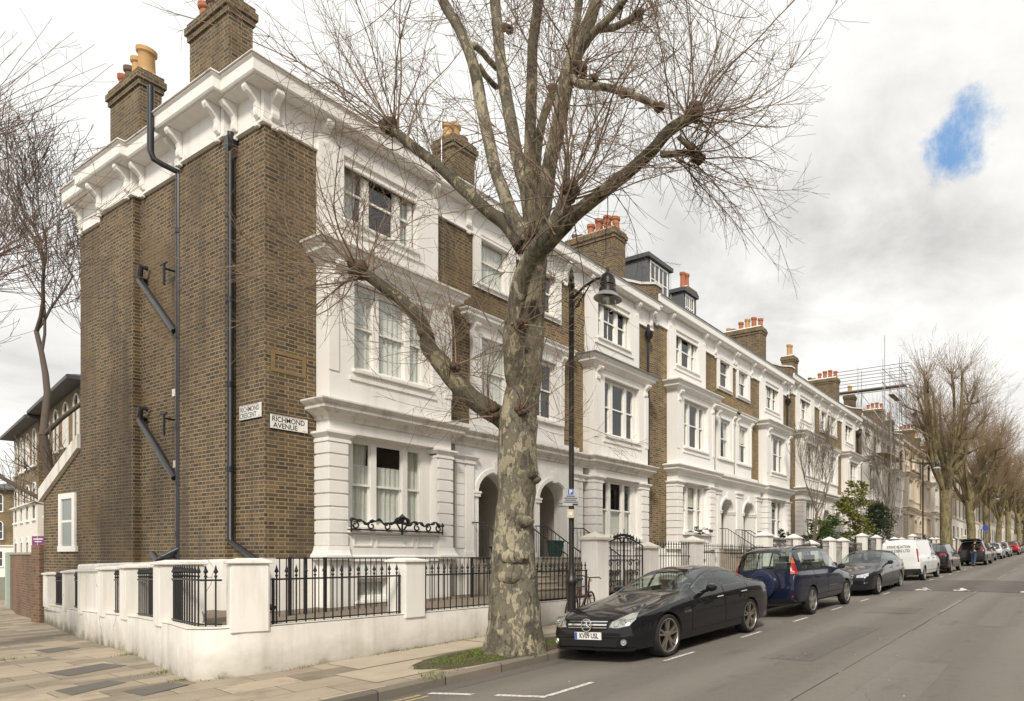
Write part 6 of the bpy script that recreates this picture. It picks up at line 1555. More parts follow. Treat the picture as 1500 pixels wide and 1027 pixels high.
    def patch(nm, A, B, d, mat, parent=t, off=0.006, n=12, m=4, thick=0.0):
        """A, B: lower and upper edges as lists of (y,z) for d along x, or (x,z) for d along y"""
        d = Vector(d); alongx = abs(d.x) > abs(d.y); g = []; nn = []
        def samp(E, s):
            k = s * (len(E) - 1); i = min(int(k), len(E) - 2); q = k - i; return (E[i][0] + (E[i + 1][0] - E[i][0]) * q, E[i][1] + (E[i + 1][1] - E[i][1]) * q)
        for i in range(n + 1):
            a, c = samp(A, i / n), samp(B, i / n)
            for j in range(m + 1):
                p = (a[0] + (c[0] - a[0]) * j / m, a[1] + (c[1] - a[1]) * j / m)
                o = (Vector((0, p[0], p[1])) if alongx else Vector((p[0], 0, p[1]))) - d.normalized() * 4 + (Vector((0, 0, 0)))
                if alongx and abs(d.y) > 1e-6: o = Vector((-L / 2 * (1 if d.x > 0 else -1), p[0], p[1])) - d.normalized() * 0.9
                h = ray(o, d)
                if h[0] is None: g.append(None); continue
                nv = h[1] if h[1].dot(d) < 0 else -h[1]
                g.append(h[0] + nv * off)
        vs = []; mp = {}
        for k, q in enumerate(g):
            if q is not None: mp[k] = len(vs); vs.append(q)
        fs = []
        for i in range(n):
            for j in range(m):
                k = (i * (m + 1) + j, i * (m + 1) + j + 1, (i + 1) * (m + 1) + j + 1, (i + 1) * (m + 1) + j)
                if all(v in mp for v in k): fs.append(tuple(mp[v] for v in k))
        if not fs: return None
        b = MB(); b.add(vs, fs); return b.build(nm, mat, parent, smooth=0.9, recalc=False, uv=False)
    t['L_'] = L; del t['L_']
    bpy.data.meshes.remove(full)
    return dict(t=t, patch=patch, ray=ray, L=L, sec=section, S=S, f=f, body=body)

def lens(car, nm, y, z, r_, mat, parent, d=(1, 0, 0), off=0.012):
    h = car['ray'](Vector((0, y, z)) - Vector(d).normalized() * 4, d) if abs(d[1]) < 1e-6 else car['ray'](Vector((-car['L'] / 2 * (1 if d[0] > 0 else -1), y, z)) - Vector(d).normalized() * 0.9, d)
    if h[0] is None: return
    n = h[1] if h[1].dot(Vector(d)) < 0 else -h[1]; b = MB(); Mx = n.to_track_quat('Z', 'Y').to_matrix().to_4x4(); Mx.translation = h[0]
    b.lathe([(r_, -0.03), (r_ * 1.02, off), (r_ * 0.92, off + 0.006), (r_ * 0.8, off * 0.6), (r_ * 0.4, off * 0.5), (0.0, off * 0.9)], 20, cap=False)
    return b.build(nm, mat, parent, smooth=0.7, uv=False, mat4=Mx)
def plate(car, body, zc, front=True, yellow=False, y0=0.0, w_=0.52, textm='sign black'):
    d = (1, 0, 0) if front else (-1, 0, 0); h = car['ray'](Vector((0, y0, zc)) - Vector(d) * 4, d); xx = h[0].x
    sg = -1 if front else 1; t = car['t']
    Fm = frame((xx + sg * 0.006, y0, zc), (0, sg, 0) if not front else (0, -1, 0), (0, 0, 1))
    b = MB(); b.box(-w_ / 2, w_ / 2, -0.056, 0.056, -0.03, 0.006); p = b.build('number_plate', M['plate yellow' if yellow else 'plate white'], t, uv=False, mat4=Fm)
    if body:
        b = MB(); b.box(-w_ / 2 + 0.004, -w_ / 2 + 0.048, -0.052, 0.052, 0.0055, 0.0075); b.build('country_band', M['sign blue'], p, uv=False, mat4=Fm)
        tt = text_obj('plate_lettering', body, 0.108, M[textm], p, Fm @ Matrix.Translation((0.022, -0.002, 0.0075)), 0.0006, squeeze=0.83, bold=0.0022)
    return p

# ---------- black four-door coupe, front towards us
CLS = dict(L=4.91, H=1.39, wheels=(0.86, 3.714), wr_=0.335, arch=0.372, track=0.905, tw=0.125, alloy='grey alloy', rimf=.79, spokes=(5, True), handle='chrome', trim='chrome', trimtop=True, gmin=0.10, mir=0.50,
    zt=[(0, .60), (.05, .665), (.2, .735), (.6, .83), (1.1, .91), (1.5, .975), (1.62, 1.02), (2.0, 1.21), (2.42, 1.35), (2.85, 1.392), (3.3, 1.365), (3.6, 1.30), (4.0, 1.165), (4.3, 1.07), (4.6, 1.03), (4.83, .96), (4.91, .80)],
    belt=[(0, .55), (.05, .60), (.2, .675), (.6, .765), (1.1, .84), (1.5, .885), (2.4, .935), (3.3, .965), (3.9, .985), (4.4, .965), (4.83, .87), (4.91, .74)],
    w=[(0, .62), (.04, .70), (.14, .79), (.35, .865), (.8, .915), (1.5, .92), (2.5, .915), (3.5, .925), (4.2, .905), (4.6, .86), (4.85, .74), (4.91, .64)],
    wr=[(0, .50), (.05, .56), (.2, .63), (.6, .70), (1.1, .745), (1.5, .775), (1.62, .76), (2.0, .675), (2.42, .60), (3.0, .575), (3.6, .58), (4.0, .62), (4.3, .67), (4.6, .69), (4.83, .62), (4.91, .52)],
    h1=[(0, .03), (.6, .035), (1.5, .045), (2.0, .075), (2.42, .085), (3.3, .085), (3.8, .08), (4.3, .06), (4.91, .03)],
    zb=[(0, .25), (.04, .20), (.3, .165), (4.4, .18), (4.8, .27), (4.91, .38)],
    side=[(1.78, 2.66), (2.76, 3.55), (3.60, 3.92)], screen=(1.58, 2.38), rear=(3.62, 4.24), doors=[(1.55, 2.70), (2.70, 3.62)])
m = make_car('parked_car', 'black four-door coupe parked nose towards us beside the big tree', CLS, 9.86, 6.50, False, 'black paint')
t = m['t']; P = m['patch']
g = P('grille', [(-.37, .525), (-.2, .50), (.2, .50), (.37, .525)], [(-.40, .66), (-.2, .672), (.2, .672), (.40, .66)], (1, 0, 0), M['arch black'], off=0.004)
for z in (.545, .585, .625): P('grille_bar', [(-.375, z), (.375, z)], [(-.38, z + .016), (.38, z + .016)], (1, 0, 0), M['chrome'], g, off=0.016, n=14, m=1)
b = MB(); h = m['ray'](Vector((-4, 0, .59)), (1, 0, 0)); xx = h[0].x - 0.03
b.lathe([(.086, -.008), (.102, -.008), (.102, .008), (.086, .008), (.086, -.008)], 28, axis='x', o=(xx, 0, .59), cap=False)
for k in range(3):
    a = PI / 2 + 2 * PI * k / 3; u_ = Vector((0, math.cos(a), math.sin(a))); v_ = Vector((0, -math.sin(a), math.cos(a))); o = Vector((xx, 0, .59))
    b.add([o - v_ * .021 + Vector((-.004, 0, 0)), o + u_ * .094, o + v_ * .021 + Vector((-.004, 0, 0)), o + Vector((-.014, 0, 0))], [(0, 1, 3), (1, 2, 3)])
b.build('badge', M['chrome'], g, smooth=0.5, uv=False)
for sg in (1, -1):
    d = (1, -sg * 0.45, 0)
    hl = P('headlight', [(sg * .42, .555), (sg * .58, .55), (sg * .76, .575), (sg * .86, .665)], [(sg * .47, .635), (sg * .62, .69), (sg * .76, .735), (sg * .87, .745)], d, M['lamp chrome'], off=0.007, n=12, m=5)
    for yy, zz, rr in ((sg * .55, .60, .046), (sg * .665, .632, .056)): lens(m, 'lamp_lens', yy, zz, rr, M['chrome'], hl, d)
    P('headlight_cover', [(sg * .41, .55), (sg * .58, .545), (sg * .77, .57), (sg * .865, .66)], [(sg * .465, .64), (sg * .62, .695), (sg * .76, .74), (sg * .875, .75)], d, M['lamp glass'], hl, off=0.022, n=12, m=5)
    lens(m, 'fog_lamp', sg * .66, .335, .045, M['lamp chrome'], t, (1, -sg * .3, 0))
P('air_intake', [(-.52, .265), (.52, .265)], [(-.60, .40), (-.3, .385), (.3, .385), (.60, .40)], (1, 0, 0), M['arch black'], off=0.004)
P('splitter', [(-.74, .215), (-.5, .225), (.5, .225), (.74, .215)], [(-.76, .245), (-.5, .25), (.5, .25), (.76, .245)], (1, 0, 0), M['black plastic'], off=0.03, n=18, m=2)
P('bumper_trim', [(-.78, .435), (-.6, .415), (.6, .415), (.78, .435)], [(-.78, .447), (-.6, .43), (.6, .43), (.78, .447)], (1, 0, 0), M['black plastic'], off=0.006, n=18, m=1)
plate(m, 'KV09 USL', .425, True, False, 0.0)
bb = MB()
for sg in (1, -1):
    n = 14; pts = []
    for k in range(n + 1):
        v = 0.22 + 1.25 * k / n; h = m['ray'](Vector((v - 4.91 / 2, sg * (.40 + .18 * k / n), 3)), (0, 0, -1)); pts.append(h[0] + Vector((0, -.006, .002))); pts.append(h[0] + Vector((0, .006, .002)))
    bb.add(pts, [(2 * k, 2 * k + 1, 2 * k + 3, 2 * k + 2) for k in range(n)])
[q.build('bonnet_line', M['panel gap'], t, uv=False) for q in bb.pieces()]
for sg in (1, -1): P('tail_light', [(sg * .52, .80), (sg * .86, .80)], [(sg * .50, .90), (sg * .84, .92)], (-1, -sg * .4, 0), M['red lens'])
hx = m['ray'](Vector((1.42 - 4.91 / 2, -4, .66)), (0, 1, 0))[0]; text_obj('wing_badge', '6.3 AMG', 0.055, M['chrome'], t, frame((hx.x, hx.y - .006, hx.z), (1, 0, 0), (0, 0, 1)), 0.001)
b = MB(); b.box(-.28, -.08, -.16, .05, 0, .002); 

# ---------- dark blue off-roader, tail towards us, spare wheel in its cover
CRV = dict(L=4.45, H=1.70, wheels=(0.80, 3.42), wr_=0.342, arch=0.39, track=0.865, tw=0.10, spokes=(5, False), trim='black plastic', mirror='black plastic', sideglass='car glass', rearglass='car glass', crease=.99, mir=0.35, gmin=0.2,
    zt=[(0, .72), (.05, .80), (.25, .93), (.8, 1.03), (1.1, 1.08), (1.25, 1.14), (1.6, 1.40), (2.0, 1.64), (2.5, 1.685), (3.6, 1.675), (4.1, 1.62), (4.22, 1.45), (4.34, 1.10), (4.40, .9), (4.45, .72)],
    belt=[(0, .66), (.05, .74), (.25, .86), (.8, .95), (1.2, 1.0), (2.5, 1.03), (3.6, 1.05), (4.2, 1.06), (4.34, 1.0), (4.40, .85), (4.45, .68)],
    w=[(0, .66), (.05, .74), (.2, .82), (.6, .86), (1.5, .875), (3.5, .875), (4.1, .86), (4.34, .83), (4.42, .80), (4.45, .74)],
    wr=[(0, .55), (.25, .68), (.8, .74), (1.1, .76), (1.6, .70), (2.0, .655), (3.6, .655), (4.1, .66), (4.22, .68), (4.34, .74), (4.45, .60)],
    h1=[(0, .03), (1.1, .05), (2.0, .08), (3.6, .07), (4.1, .09), (4.22, .09), (4.34, .05), (4.45, .03)],
    zb=[(0, .40), (.1, .33), (.5, .30), (3.9, .31), (4.3, .36), (4.45, .46)],
    side=[(1.45, 2.28), (2.38, 3.08), (3.16, 3.86)], screen=(1.18, 1.94), rear=(4.125, 4.33), doors=[(1.15, 2.33), (2.33, 3.20)])
m = make_car('parked_car', 'dark blue off-roader with a covered spare wheel on its tailgate', CRV, 15.62, 6.42, True, 'navy paint')
t = m['t']; P = m['patch']; L = 4.45
sp = MB(); ox = L / 2 + 0.05; oy, oz = 0.06, .82
sp.lathe([(.335, -.08), (.345, .05), (.335, .13), (.30, .165), (.20, .175), (.19, .165), (.06, .165), (0, .172)], 40, axis='x', o=(ox, oy, oz), cap=False)
carpaint('cover vinyl', (0.022, 0.028, 0.062), .38, 0, .35)
sw_ = sp.build('spare_wheel_cover', M['cover vinyl'], t, smooth=0.5, uv=False)
sp = MB(); sp.lathe([(.33, -.10), (.352, -.08), (.352, -.02), (.335, .0)], 36, axis='x', o=(ox, oy, oz), cap=False); sp.build('spare_tyre', M['tyre'], sw_, smooth=0.6, uv=False)
for k in range(4):
    b = MB(); z0 = oz - .16 + k * .085; q = math.sqrt(max(0, .28 ** 2 - (z0 - oz) ** 2)); b.tube([(ox + .172, oy - q, z0), (ox + .178, oy + q, z0)], .006, 5); b.build('cover_rib', M['cover vinyl'], sw_, uv=False)
for sg in (1, -1):
    b = MB()   # tall lamp that climbs the rear pillar: red below, amber above
    def lamp(z0, z1, mat, nm):
        bb = MB(); pts = []; n = 6
        for i in range(n + 1):
            z = z0 + (z1 - z0) * i / n; hy = m['ray'](Vector((4, sg * .60, z)), (-1, 0, 0)); hs = m['ray'](Vector((L / 2 - .27, sg * 4, z)), (0, -sg, 0))
            xr, ys = hy[0].x, (hs[0].y if hs[0] is not None else pts[-3].y - sg * .03); pts += [Vector((L / 2 - .26, ys + sg * .012, z)), Vector((max(xr - .02, L / 2 - .24), ys - sg * .01, z)), Vector((xr + .02, sg * .69, z))]
        bb.add(pts, [(3 * i + q, 3 * i + q + 1, 3 * i + q + 4, 3 * i + q + 3) for i in range(n) for q in (0, 1)]); return bb.build(nm, M[mat], t, smooth=0.9, uv=False)
    lamp(1.03, 1.27, 'red lens', 'tail_light'); lamp(1.275, 1.42, 'amber lens', 'indicator')
    P('reflector', [(sg * .50, .50), (sg * .76, .50)], [(sg * .50, .58), (sg * .76, .58)], (-1, 0, 0), M['red lens'], off=.03)
P('rear_bumper', [(-.80, .42), (.80, .42)], [(-.80, .66), (.80, .66)], (-1, 0, 0), M['navy paint'], off=.055, n=16, m=4)
plate(m, '', .50, False, True, -.30, .50)
for sg in (1, -1):
    b = MB(); pts = [m['ray'](Vector((2.2 - L / 2 + 1.75 * k / 8, sg * .60, 4)), (0, 0, -1))[0] + Vector((0, 0, .015 if k in (0, 8) else .055)) for k in range(9)]; b.tube(pts, .016, 6); b.build('roof_rail', M['black plastic'], t, smooth=.8, uv=False)
b = MB(); q = m['ray'](Vector((1.95 - L / 2, .55, 4)), (0, 0, -1))[0]; b.tube([q, q + Vector((-.15, .06, .42))], .004, 5); b.build('aerial', M['black plastic'], t, uv=False)
b = MB(); q = m['ray'](Vector((4, 0, 1.16)), (-1, 0, 0))[0]; b.tube([q + Vector((.015, -.28, 0)), q + Vector((.02, .25, .03))], .010, 5); b.build('rear_wiper', M['black plastic'], t, uv=False)

# ---------- dark grey estate, front towards us
BMW = dict(L=4.9, H=1.46, wheels=(0.86, 3.83), wr_=0.325, arch=0.362, track=0.90, tw=0.115, spokes=(5, True), alloy='alloy', trim='chrome', mir=0.42, gmin=.12,
    zt=[(0, .62), (.05, .69), (.2, .76), (.6, .85), (1.2, .955), (1.5, 1.0), (1.62, 1.05), (2.0, 1.26), (2.4, 1.42), (2.8, 1.462), (3.6, 1.45), (4.2, 1.39), (4.4, 1.30), (4.72, 1.06), (4.84, .96), (4.9, .75)],
    belt=[(0, .56), (.05, .62), (.2, .69), (.6, .79), (1.2, .87), (1.5, .91), (2.5, .96), (3.6, .99), (4.4, 1.0), (4.72, .96), (4.84, .88), (4.9, .7)],
    w=[(0, .64), (.04, .72), (.14, .80), (.35, .87), (.8, .915), (1.5, .925), (3.5, .925), (4.3, .90), (4.7, .84), (4.86, .76), (4.9, .68)],
    wr=[(0, .52), (.2, .65), (.6, .72), (1.2, .77), (1.5, .79), (2.0, .69), (2.4, .62), (3.6, .60), (4.2, .60), (4.4, .63), (4.72, .70), (4.9, .55)],
    h1=[(0, .03), (1.5, .045), (2.0, .075), (2.4, .08), (3.6, .075), (4.3, .075), (4.72, .05), (4.9, .03)],
    zb=[(0, .25), (.04, .20), (.3, .17), (4.4, .19), (4.8, .28), (4.9, .38)],
    side=[(1.78, 2.58), (2.68, 3.46), (3.54, 4.18)], screen=(1.58, 2.36), rear=(4.22, 4.68), doors=[(1.55, 2.63), (2.63, 3.58)])
m = make_car('parked_car', 'dark grey estate car parked nose towards us behind the blue off-roader', BMW, 22.05, 6.48, False, 'grey paint')
t = m['t']; P = m['patch']
for sg in (1, -1):
    rim_ = P('grille', [(sg * .05, .53), (sg * .26, .535)], [(sg * .05, .685), (sg * .30, .69)], (1, 0, 0), M['chrome'], off=.008, n=8)
    P('grille_mesh', [(sg * .07, .55), (sg * .25, .555)], [(sg * .07, .67), (sg * .285, .675)], (1, 0, 0), M['arch black'], rim_, off=.014, n=8)
    d = (1, -sg * .45, 0); hl = P('headlight', [(sg * .40, .60), (sg * .62, .595), (sg * .82, .645)], [(sg * .42, .67), (sg * .62, .70), (sg * .85, .735)], d, M['lamp chrome'], off=.007, n=12)
    for yy in (.52, .68): lens(m, 'lamp_lens', sg * yy, .645, .038, M['chrome'], hl, d)
    P('air_intake', [(sg * .50, .30), (sg * .74, .32)], [(sg * .50, .385), (sg * .78, .41)], (1, -sg * .2, 0), M['arch black'], off=.005)
    P('bumper_trim', [(sg * .48, .405), (sg * .76, .43)], [(sg * .48, .417), (sg * .76, .442)], (1, -sg * .2, 0), M['chrome'], off=.007)
    P('tail_light', [(sg * .5, .85), (sg * .85, .83)], [(sg * .5, .95), (sg * .8, .97)], (-1, -sg * .4, 0), M['red lens'])
P('air_intake', [(-.45, .28), (.45, .28)], [(-.45, .39), (.45, .39)], (1, 0, 0), M['arch black'], off=.005)
plate(m, '', .46, True, False)

# ---------- white panel van, tail towards us
VAN = dict(L=4.82, H=1.84, wheels=(0.90, 3.96), wr_=0.325, arch=0.37, track=0.88, tw=0.105, spokes=(8, False), trim='black plastic', mirror='black plastic', handle='black plastic', sideglass='dark car glass', crease=.995, mir=.35, gmin=.2, vanrear='panel',
    zt=[(0, .70), (.05, .80), (.25, .94), (.7, 1.08), (.95, 1.18), (1.3, 1.45), (1.75, 1.75), (2.3, 1.835), (3.5, 1.84), (4.5, 1.80), (4.70, 1.74), (4.79, 1.5), (4.82, 1.0)],
    belt=[(0, .62), (.05, .72), (.25, .86), (.7, .98), (1.2, 1.04), (2.5, 1.08), (4.5, 1.10), (4.7, 1.10), (4.79, 1.05), (4.82, .8)],
    w=[(0, .66), (.05, .76), (.2, .84), (.6, .89), (1.5, .90), (4.2, .90), (4.6, .885), (4.76, .86), (4.82, .80)],
    wr=[(0, .54), (.25, .68), (.7, .75), (.95, .78), (1.3, .76), (1.75, .70), (2.3, .70), (4.5, .72), (4.7, .72), (4.82, .66)],
    h1=[(0, .03), (.95, .05), (1.75, .09), (2.3, .08), (4.5, .08), (4.7, .09), (4.82, .05)],
    zb=[(0, .30), (.1, .25), (4.4, .27), (4.82, .36)],
    side=[(1.3, 2.1)], screen=(.98, 1.72), rear=(4.9, 4.95), doors=[(1.2, 2.18), (2.30, 3.30)])
VAN['rear'] = (4.60, 4.60001)
m = make_car('parked_van', 'white panel van with black lettering on its back doors', VAN, 29.3, 6.46, True, 'white paint', 'cars parked along the kerb')
t = m['t']; P = m['patch']; L = 4.82
for sg in (1, -1):
    P('tail_light', [(sg * .79, .85), (sg * .845, .85)], [(sg * .74, 1.40), (sg * .80, 1.40)], (-1, -sg * .35, 0), M['red lens'], off=.012, n=5, m=8)
P('rear_bumper', [(-.84, .36), (.84, .36)], [(-.84, .56), (.84, .56)], (-1, 0, 0), M['black plastic'], off=.05, n=16)
P('door_gap', [(-.006, .58), (.006, .58)], [(-.006, 1.68), (.006, 1.68)], (-1, 0, 0), M['panel gap'], off=.004, n=1, m=10)
P('door_handle', [(.03, .92), (.15, .92)], [(.03, .98), (.15, .98)], (-1, 0, 0), M['black plastic'], off=.02, n=3)
for body, size, z in (('STEVE RUXTON', .16, 1.50), ('BUILDERS LTD.', .16, 1.33), ('', .1, 1.1)):
    if body:
        q = m['ray'](Vector((4, 0, z)), (-1, 0, 0)); nv = q[1] if q[1].x > 0 else -q[1]
        q2 = m['ray'](Vector((4, 0, z + .1)), (-1, 0, 0)); up = (q2[0] - q[0]).normalized()
        text_obj('van_lettering', body, size, M['sign black'], t, frame(q[0] + nv * .012, (0, 1, 0), up), .001, fit=.98)
plate(m, '', .62, False, True, .0, .5)
for sg in (1, -1):
    b = MB(); b.tube([(-.3, sg * .62, 1.86), (2.2, sg * .62, 1.87)], .018, 6)
    for xx in (-.2, 1.0, 2.1): b.tube([(xx, sg * .62, 1.79), (xx, sg * .62, 1.87)], .014, 6)
    b.build('roof_bar', M['black plastic'], t, uv=False)

# ---------- generic hatch / crossover shapes for the cars farther on
def hatch(H, L=4.45):
    k = H / 1.6; s = L / 4.45
    def sc(tab, kz): return [(a * s, b_ * kz) for a, b_ in tab]
    return dict(L=L, H=H, wheels=(0.82 * s, 3.52 * s), wr_=0.335, arch=0.38, track=0.88, tw=0.11, spokes=(5, True), mirror='black plastic', sideglass='dark car glass', gmin=.15, mir=.4,
        zt=sc([(0, .68), (.05, .76), (.25, .88), (.8, .99), (1.15, 1.05), (1.3, 1.12), (1.7, 1.38), (2.1, 1.555), (2.6, 1.6), (3.4, 1.59), (3.9, 1.53), (4.05, 1.45), (4.3, 1.12), (4.4, .95), (4.45, .74)], k),
        belt=sc([(0, .62), (.05, .70), (.25, .80), (.8, .90), (1.2, .95), (2.5, 1.0), (3.6, 1.05), (4.1, 1.07), (4.3, 1.02), (4.4, .9), (4.45, .7)], k),
        w=sc([(0, .66), (.05, .75), (.2, .84), (.6, .89), (1.5, .905), (3.5, .905), (4.0, .89), (4.3, .85), (4.42, .80), (4.45, .74)], 1),
        wr=sc([(0, .55), (.25, .68), (.8, .75), (1.15, .78), (1.7, .70), (2.1, .64), (3.4, .63), (3.9, .64), (4.05, .66), (4.3, .73), (4.45, .6)], 1),
        h1=sc([(0, .03), (1.15, .05), (2.1, .08), (3.4, .08), (3.9, .08), (4.3, .05), (4.45, .03)], 1),
        zb=sc([(0, .30), (.1, .24), (.5, .22), (3.9, .24), (4.3, .32), (4.45, .42)], 1),
        side=[(1.5 * s, 2.3 * s), (2.4 * s, 3.15 * s), (3.22 * s, 3.75 * s)], screen=(1.22 * s, 2.03 * s), rear=(3.93 * s, 4.27 * s), doors=[(1.2 * s, 2.35 * s), (2.35 * s, 3.25 * s)])
def rear_bits(m, zl, zh, zp, yellow=True):
    P = m['patch']
    for sg in (1, -1): P('tail_light', [(sg * .46, zl), (sg * .80, zl)], [(sg * .50, zh), (sg * .78, zh)], (-1, -sg * .35, 0), M['red lens'], off=.012, n=6)
    P('rear_bumper', [(-.78, .36), (.78, .36)], [(-.78, .52), (.78, .52)], (-1, 0, 0), M['black plastic'], off=.03, n=12)
    plate(m, '', zp, False, yellow)
def front_bits(m, zl, zh):
    P = m['patch']
    for sg in (1, -1): P('headlight', [(sg * .45, zl), (sg * .80, zl + .03)], [(sg * .45, zh), (sg * .84, zh + .04)], (1, -sg * .4, 0), M['lamp chrome'], off=.01, n=8)
    P('grille', [(-.36, zl - .05), (.36, zl - .05)], [(-.38, zh - .03), (.38, zh - .03)], (1, 0, 0), M['arch black'], off=.006); plate(m, '', .45, True)
m = make_car('parked_car', 'dark crossover with red tail lights just beyond the white van', hatch(1.60, 4.65), 35.9, 6.45, True, 'dark plum paint'); rear_bits(m, .95, 1.06, .78); front_bits(m, .66, .76)
S = hatch(1.70, 4.6); S['rear'] = (4.0, 4.0001)
m = make_car('parked_car', 'dark grey people carrier with its boot lid raised and a person behind', S, 46.2, 5.85, True, 'mpv grey paint'); t = m['t']; P = m['patch']; front_bits(m, .7, .8)
P('boot_opening', [(-.62, .56), (.62, .56)], [(-.60, 1.50), (.60, 1.50)], (-1, 0, 0), M['room dark'], off=.012, n=14, m=12)
for sg in (1, -1): P('tail_light', [(sg * .66, .95), (sg * .82, .95)], [(sg * .66, 1.25), (sg * .76, 1.25)], (-1, -sg * .35, 0), M['red lens'], off=.02, n=5)
P('rear_bumper', [(-.78, .34), (.78, .34)], [(-.78, .54), (.78, .54)], (-1, 0, 0), M['mpv grey paint'], off=.05, n=12); plate(m, '', .46, False, True)
lid = MB(); n = 8; pts = []
for i in range(n + 1):
    s = i / n; xx = 4.6 / 2 - .52 + 1.02 * s; zz = 1.68 + .06 * math.sin(s * PI) + 0.10 * s
    for yy, dz in ((-.66 + .03 * s, -.03), (-.4, 0), (0, .012), (.4, 0), (.66 - .03 * s, -.03)): pts.append((xx, yy, zz + dz))
lid.add(pts, [(i * 5 + j, i * 5 + j + 1, i * 5 + j + 6, i * 5 + j + 5) for i in range(n) for j in range(4)]); k = len(pts)
lid.add([(p[0], p[1], p[2] - .07) for p in pts], [(i * 5 + j, i * 5 + j + 5, i * 5 + j + 6, i * 5 + j + 1) for i in range(n) for j in range(4)])
edge = [i * 5 for i in range(n + 1)] + [n * 5 + j for j in range(1, 5)] + [i * 5 + 4 for i in range(n - 1, -1, -1)] + [3, 2, 1]
for a, c in zip(edge, edge[1:] + edge[:1]): lid.f.append([a, c, c + k, a + k]); lid.m.append(0)
lid.build('boot_lid', M['mpv grey paint'], t, smooth=.7, uv=False)
for sg in (1, -1):
    b = MB(); b.tube([(4.6 / 2 - .25, sg * .58, 1.35), (4.6 / 2 + .12, sg * .58, 1.68)], .012, 6); b.build('gas_strut', M['black plastic'], t, uv=False)
for (x, y, H, L_, pt, lab, bk) in ((53.0, 6.2, 1.5, 4.2, 'grey paint', 'small dark car parked just ahead of the people carrier with its boot open', True), (59.5, 6.1, 1.45, 4.2, 'pale paint', 'pale silver hatchback, first of the light cars far up the avenue', True), (65.5, 6.0, 1.45, 4.3, 'silver paint', 'silver grey car before the red car far up the avenue', True), (73.0, 5.7, 1.45, 4.2, 'red paint', 'bright red car parked far up the avenue', True), (80.5, 5.9, 1.5, 4.3, 'grey paint', 'farthest dark parked car, beyond the red one', True)):
    m = make_car('parked_car', lab, hatch(H, L_), x, y, bk, pt); rear_bits(m, .9, 1.02, .74); front_bits(m, .64, .74)
# ================================================================== street lamps
plain('lamp black', (0.022, 0.018, 0.016), 0.4, var=0.25)
def street_lamp(label, x, y):
    zb = pave_z(x, y); t = thing('street_lamp', label, 'street lamp', (x, y, zb), 0, 'black street lamps along the kerb')
    b = MB(); b.lathe([(.10, -.1), (.10, .06), (.078, .10), (.075, 1.02), (.082, 1.04), (.10, 1.07), (.10, 1.12), (.075, 1.16), (.068, 1.22), (.052, 1.30), (.046, 1.36), (.044, 3.2), (.044, 6.15), (.058, 6.17), (.058, 6.24), (.04, 6.26), (.05, 6.34), (.028, 6.40), (.034, 6.44), (.0, 6.52)], 14)
    b.build('post', M['lamp black'], t, smooth=.6)
    b = MB(); b.tube([(0, 0, 5.95), (0, -.28, 6.12), (0, -.55, 6.20), (0, -.82, 6.18)], .022, 8)
    sc_ = [(0, -.14 - .10 * (1 - .05 * i) * math.cos(i * .55), 5.86 + .10 * (1 - .05 * i) * math.sin(i * .55)) for i in range(14)]
    b.tube(sc_, .010, 5); b.tube([(0, -.02, 5.72), (0, -.25, 5.95), (0, -.42, 6.13)], .012, 5); b.build('arm', M['lamp black'], t, smooth=.8)
    b = MB(); o = (0, -.80, 0); LS = lambda b: setattr(b, 'v', [(v[0] * .86, -.80 + (v[1] + .80) * .86, 6.2 + (v[2] - 6.2) * .86) for v in b.v])
    b.lathe([(.0, 6.36), (.03, 6.34), (.035, 6.28), (.075, 6.24), (.12, 6.20), (.145, 6.12), (.15, 6.02), (.125, 6.0), (.125, 5.96), (.165, 5.94), (.17, 5.87), (.10, 5.85), (0, 5.85)], 24, o=o); LS(b); ln = b.build('lantern', M['lamp black'], t, smooth=.6)
    b = MB(); b.lathe([(.165, 5.865), (.20, 5.83), (.27, 5.76), (.275, 5.745), (.17, 5.80), (.10, 5.83)], 24, o=o, cap=False); LS(b); b.build('skirt', plain('grey enamel', (0.30, 0.30, 0.29), .4), ln, smooth=.6)
    b = MB(); b.lathe([(.165, 5.80), (.165, 5.72), (.145, 5.62), (.095, 5.54), (.0, 5.51)], 20, o=o, cap=False); LS(b); b.build('bowl', M['lamp glass'], ln, smooth=3.2)
    b = MB(); b.lathe([(.0, 5.82), (.03, 5.80), (.035, 5.68), (.0, 5.64)], 10, o=o); LS(b); b.build('bulb', M['sign white'], ln, smooth=3.2)
    return t
l1 = street_lamp('nearest black street lamp, with a parking sign, beside the black car bonnet', 8.22, 7.62)
lamps = [(37.6, 7.7, 'second black street lamp, in front of the cream house'), (71.0, 7.7, 'farthest black street lamp, among the distant plane trees')]
for x, y, lab in lamps:
    c = copy_tree(l1); c.location = (x, y, pave_z(x, y)); c['label'] = lab
# parking plate and permit box strapped to the nearest lamp
zb = pave_z(8.22, 7.62); o = Vector((8.22, 7.62, 0)); fx = Vector((ST * 1.0 + .1, -CT, 0)).normalized(); fn = Vector((-fx.y, fx.x, 0)) * -1
fn = Vector((0, 0, 1)).cross(fx) * -1
Fm = frame(o + Vector((0, 0, 2.61)) + fx.cross(Vector((0, 0, 1))) * .055, fx, (0, 0, 1))
ps = thing('parking_sign', 'grey parking sign with a blue P on the nearest lamp post', 'sign', Fm.translation); I = Matrix.Translation(-Fm.translation) @ Fm
b = MB(); b.box(-.135, .135, -.145, .145, 0, .008); b.build('plate', plain('sign grey', (0.42, 0.42, 0.42), .4), ps, bevel=.003, mat4=I)
b = MB(); b.box(-.045, .045, .05, .14, .008, .0105); q = b.build('blue_panel', M['sign blue'], ps, mat4=I); text_obj('lettering', 'P', .10, M['sign white'], ps, I @ Matrix.Translation((0, .093, .0108)), .0006, bold=.003)
b = MB()
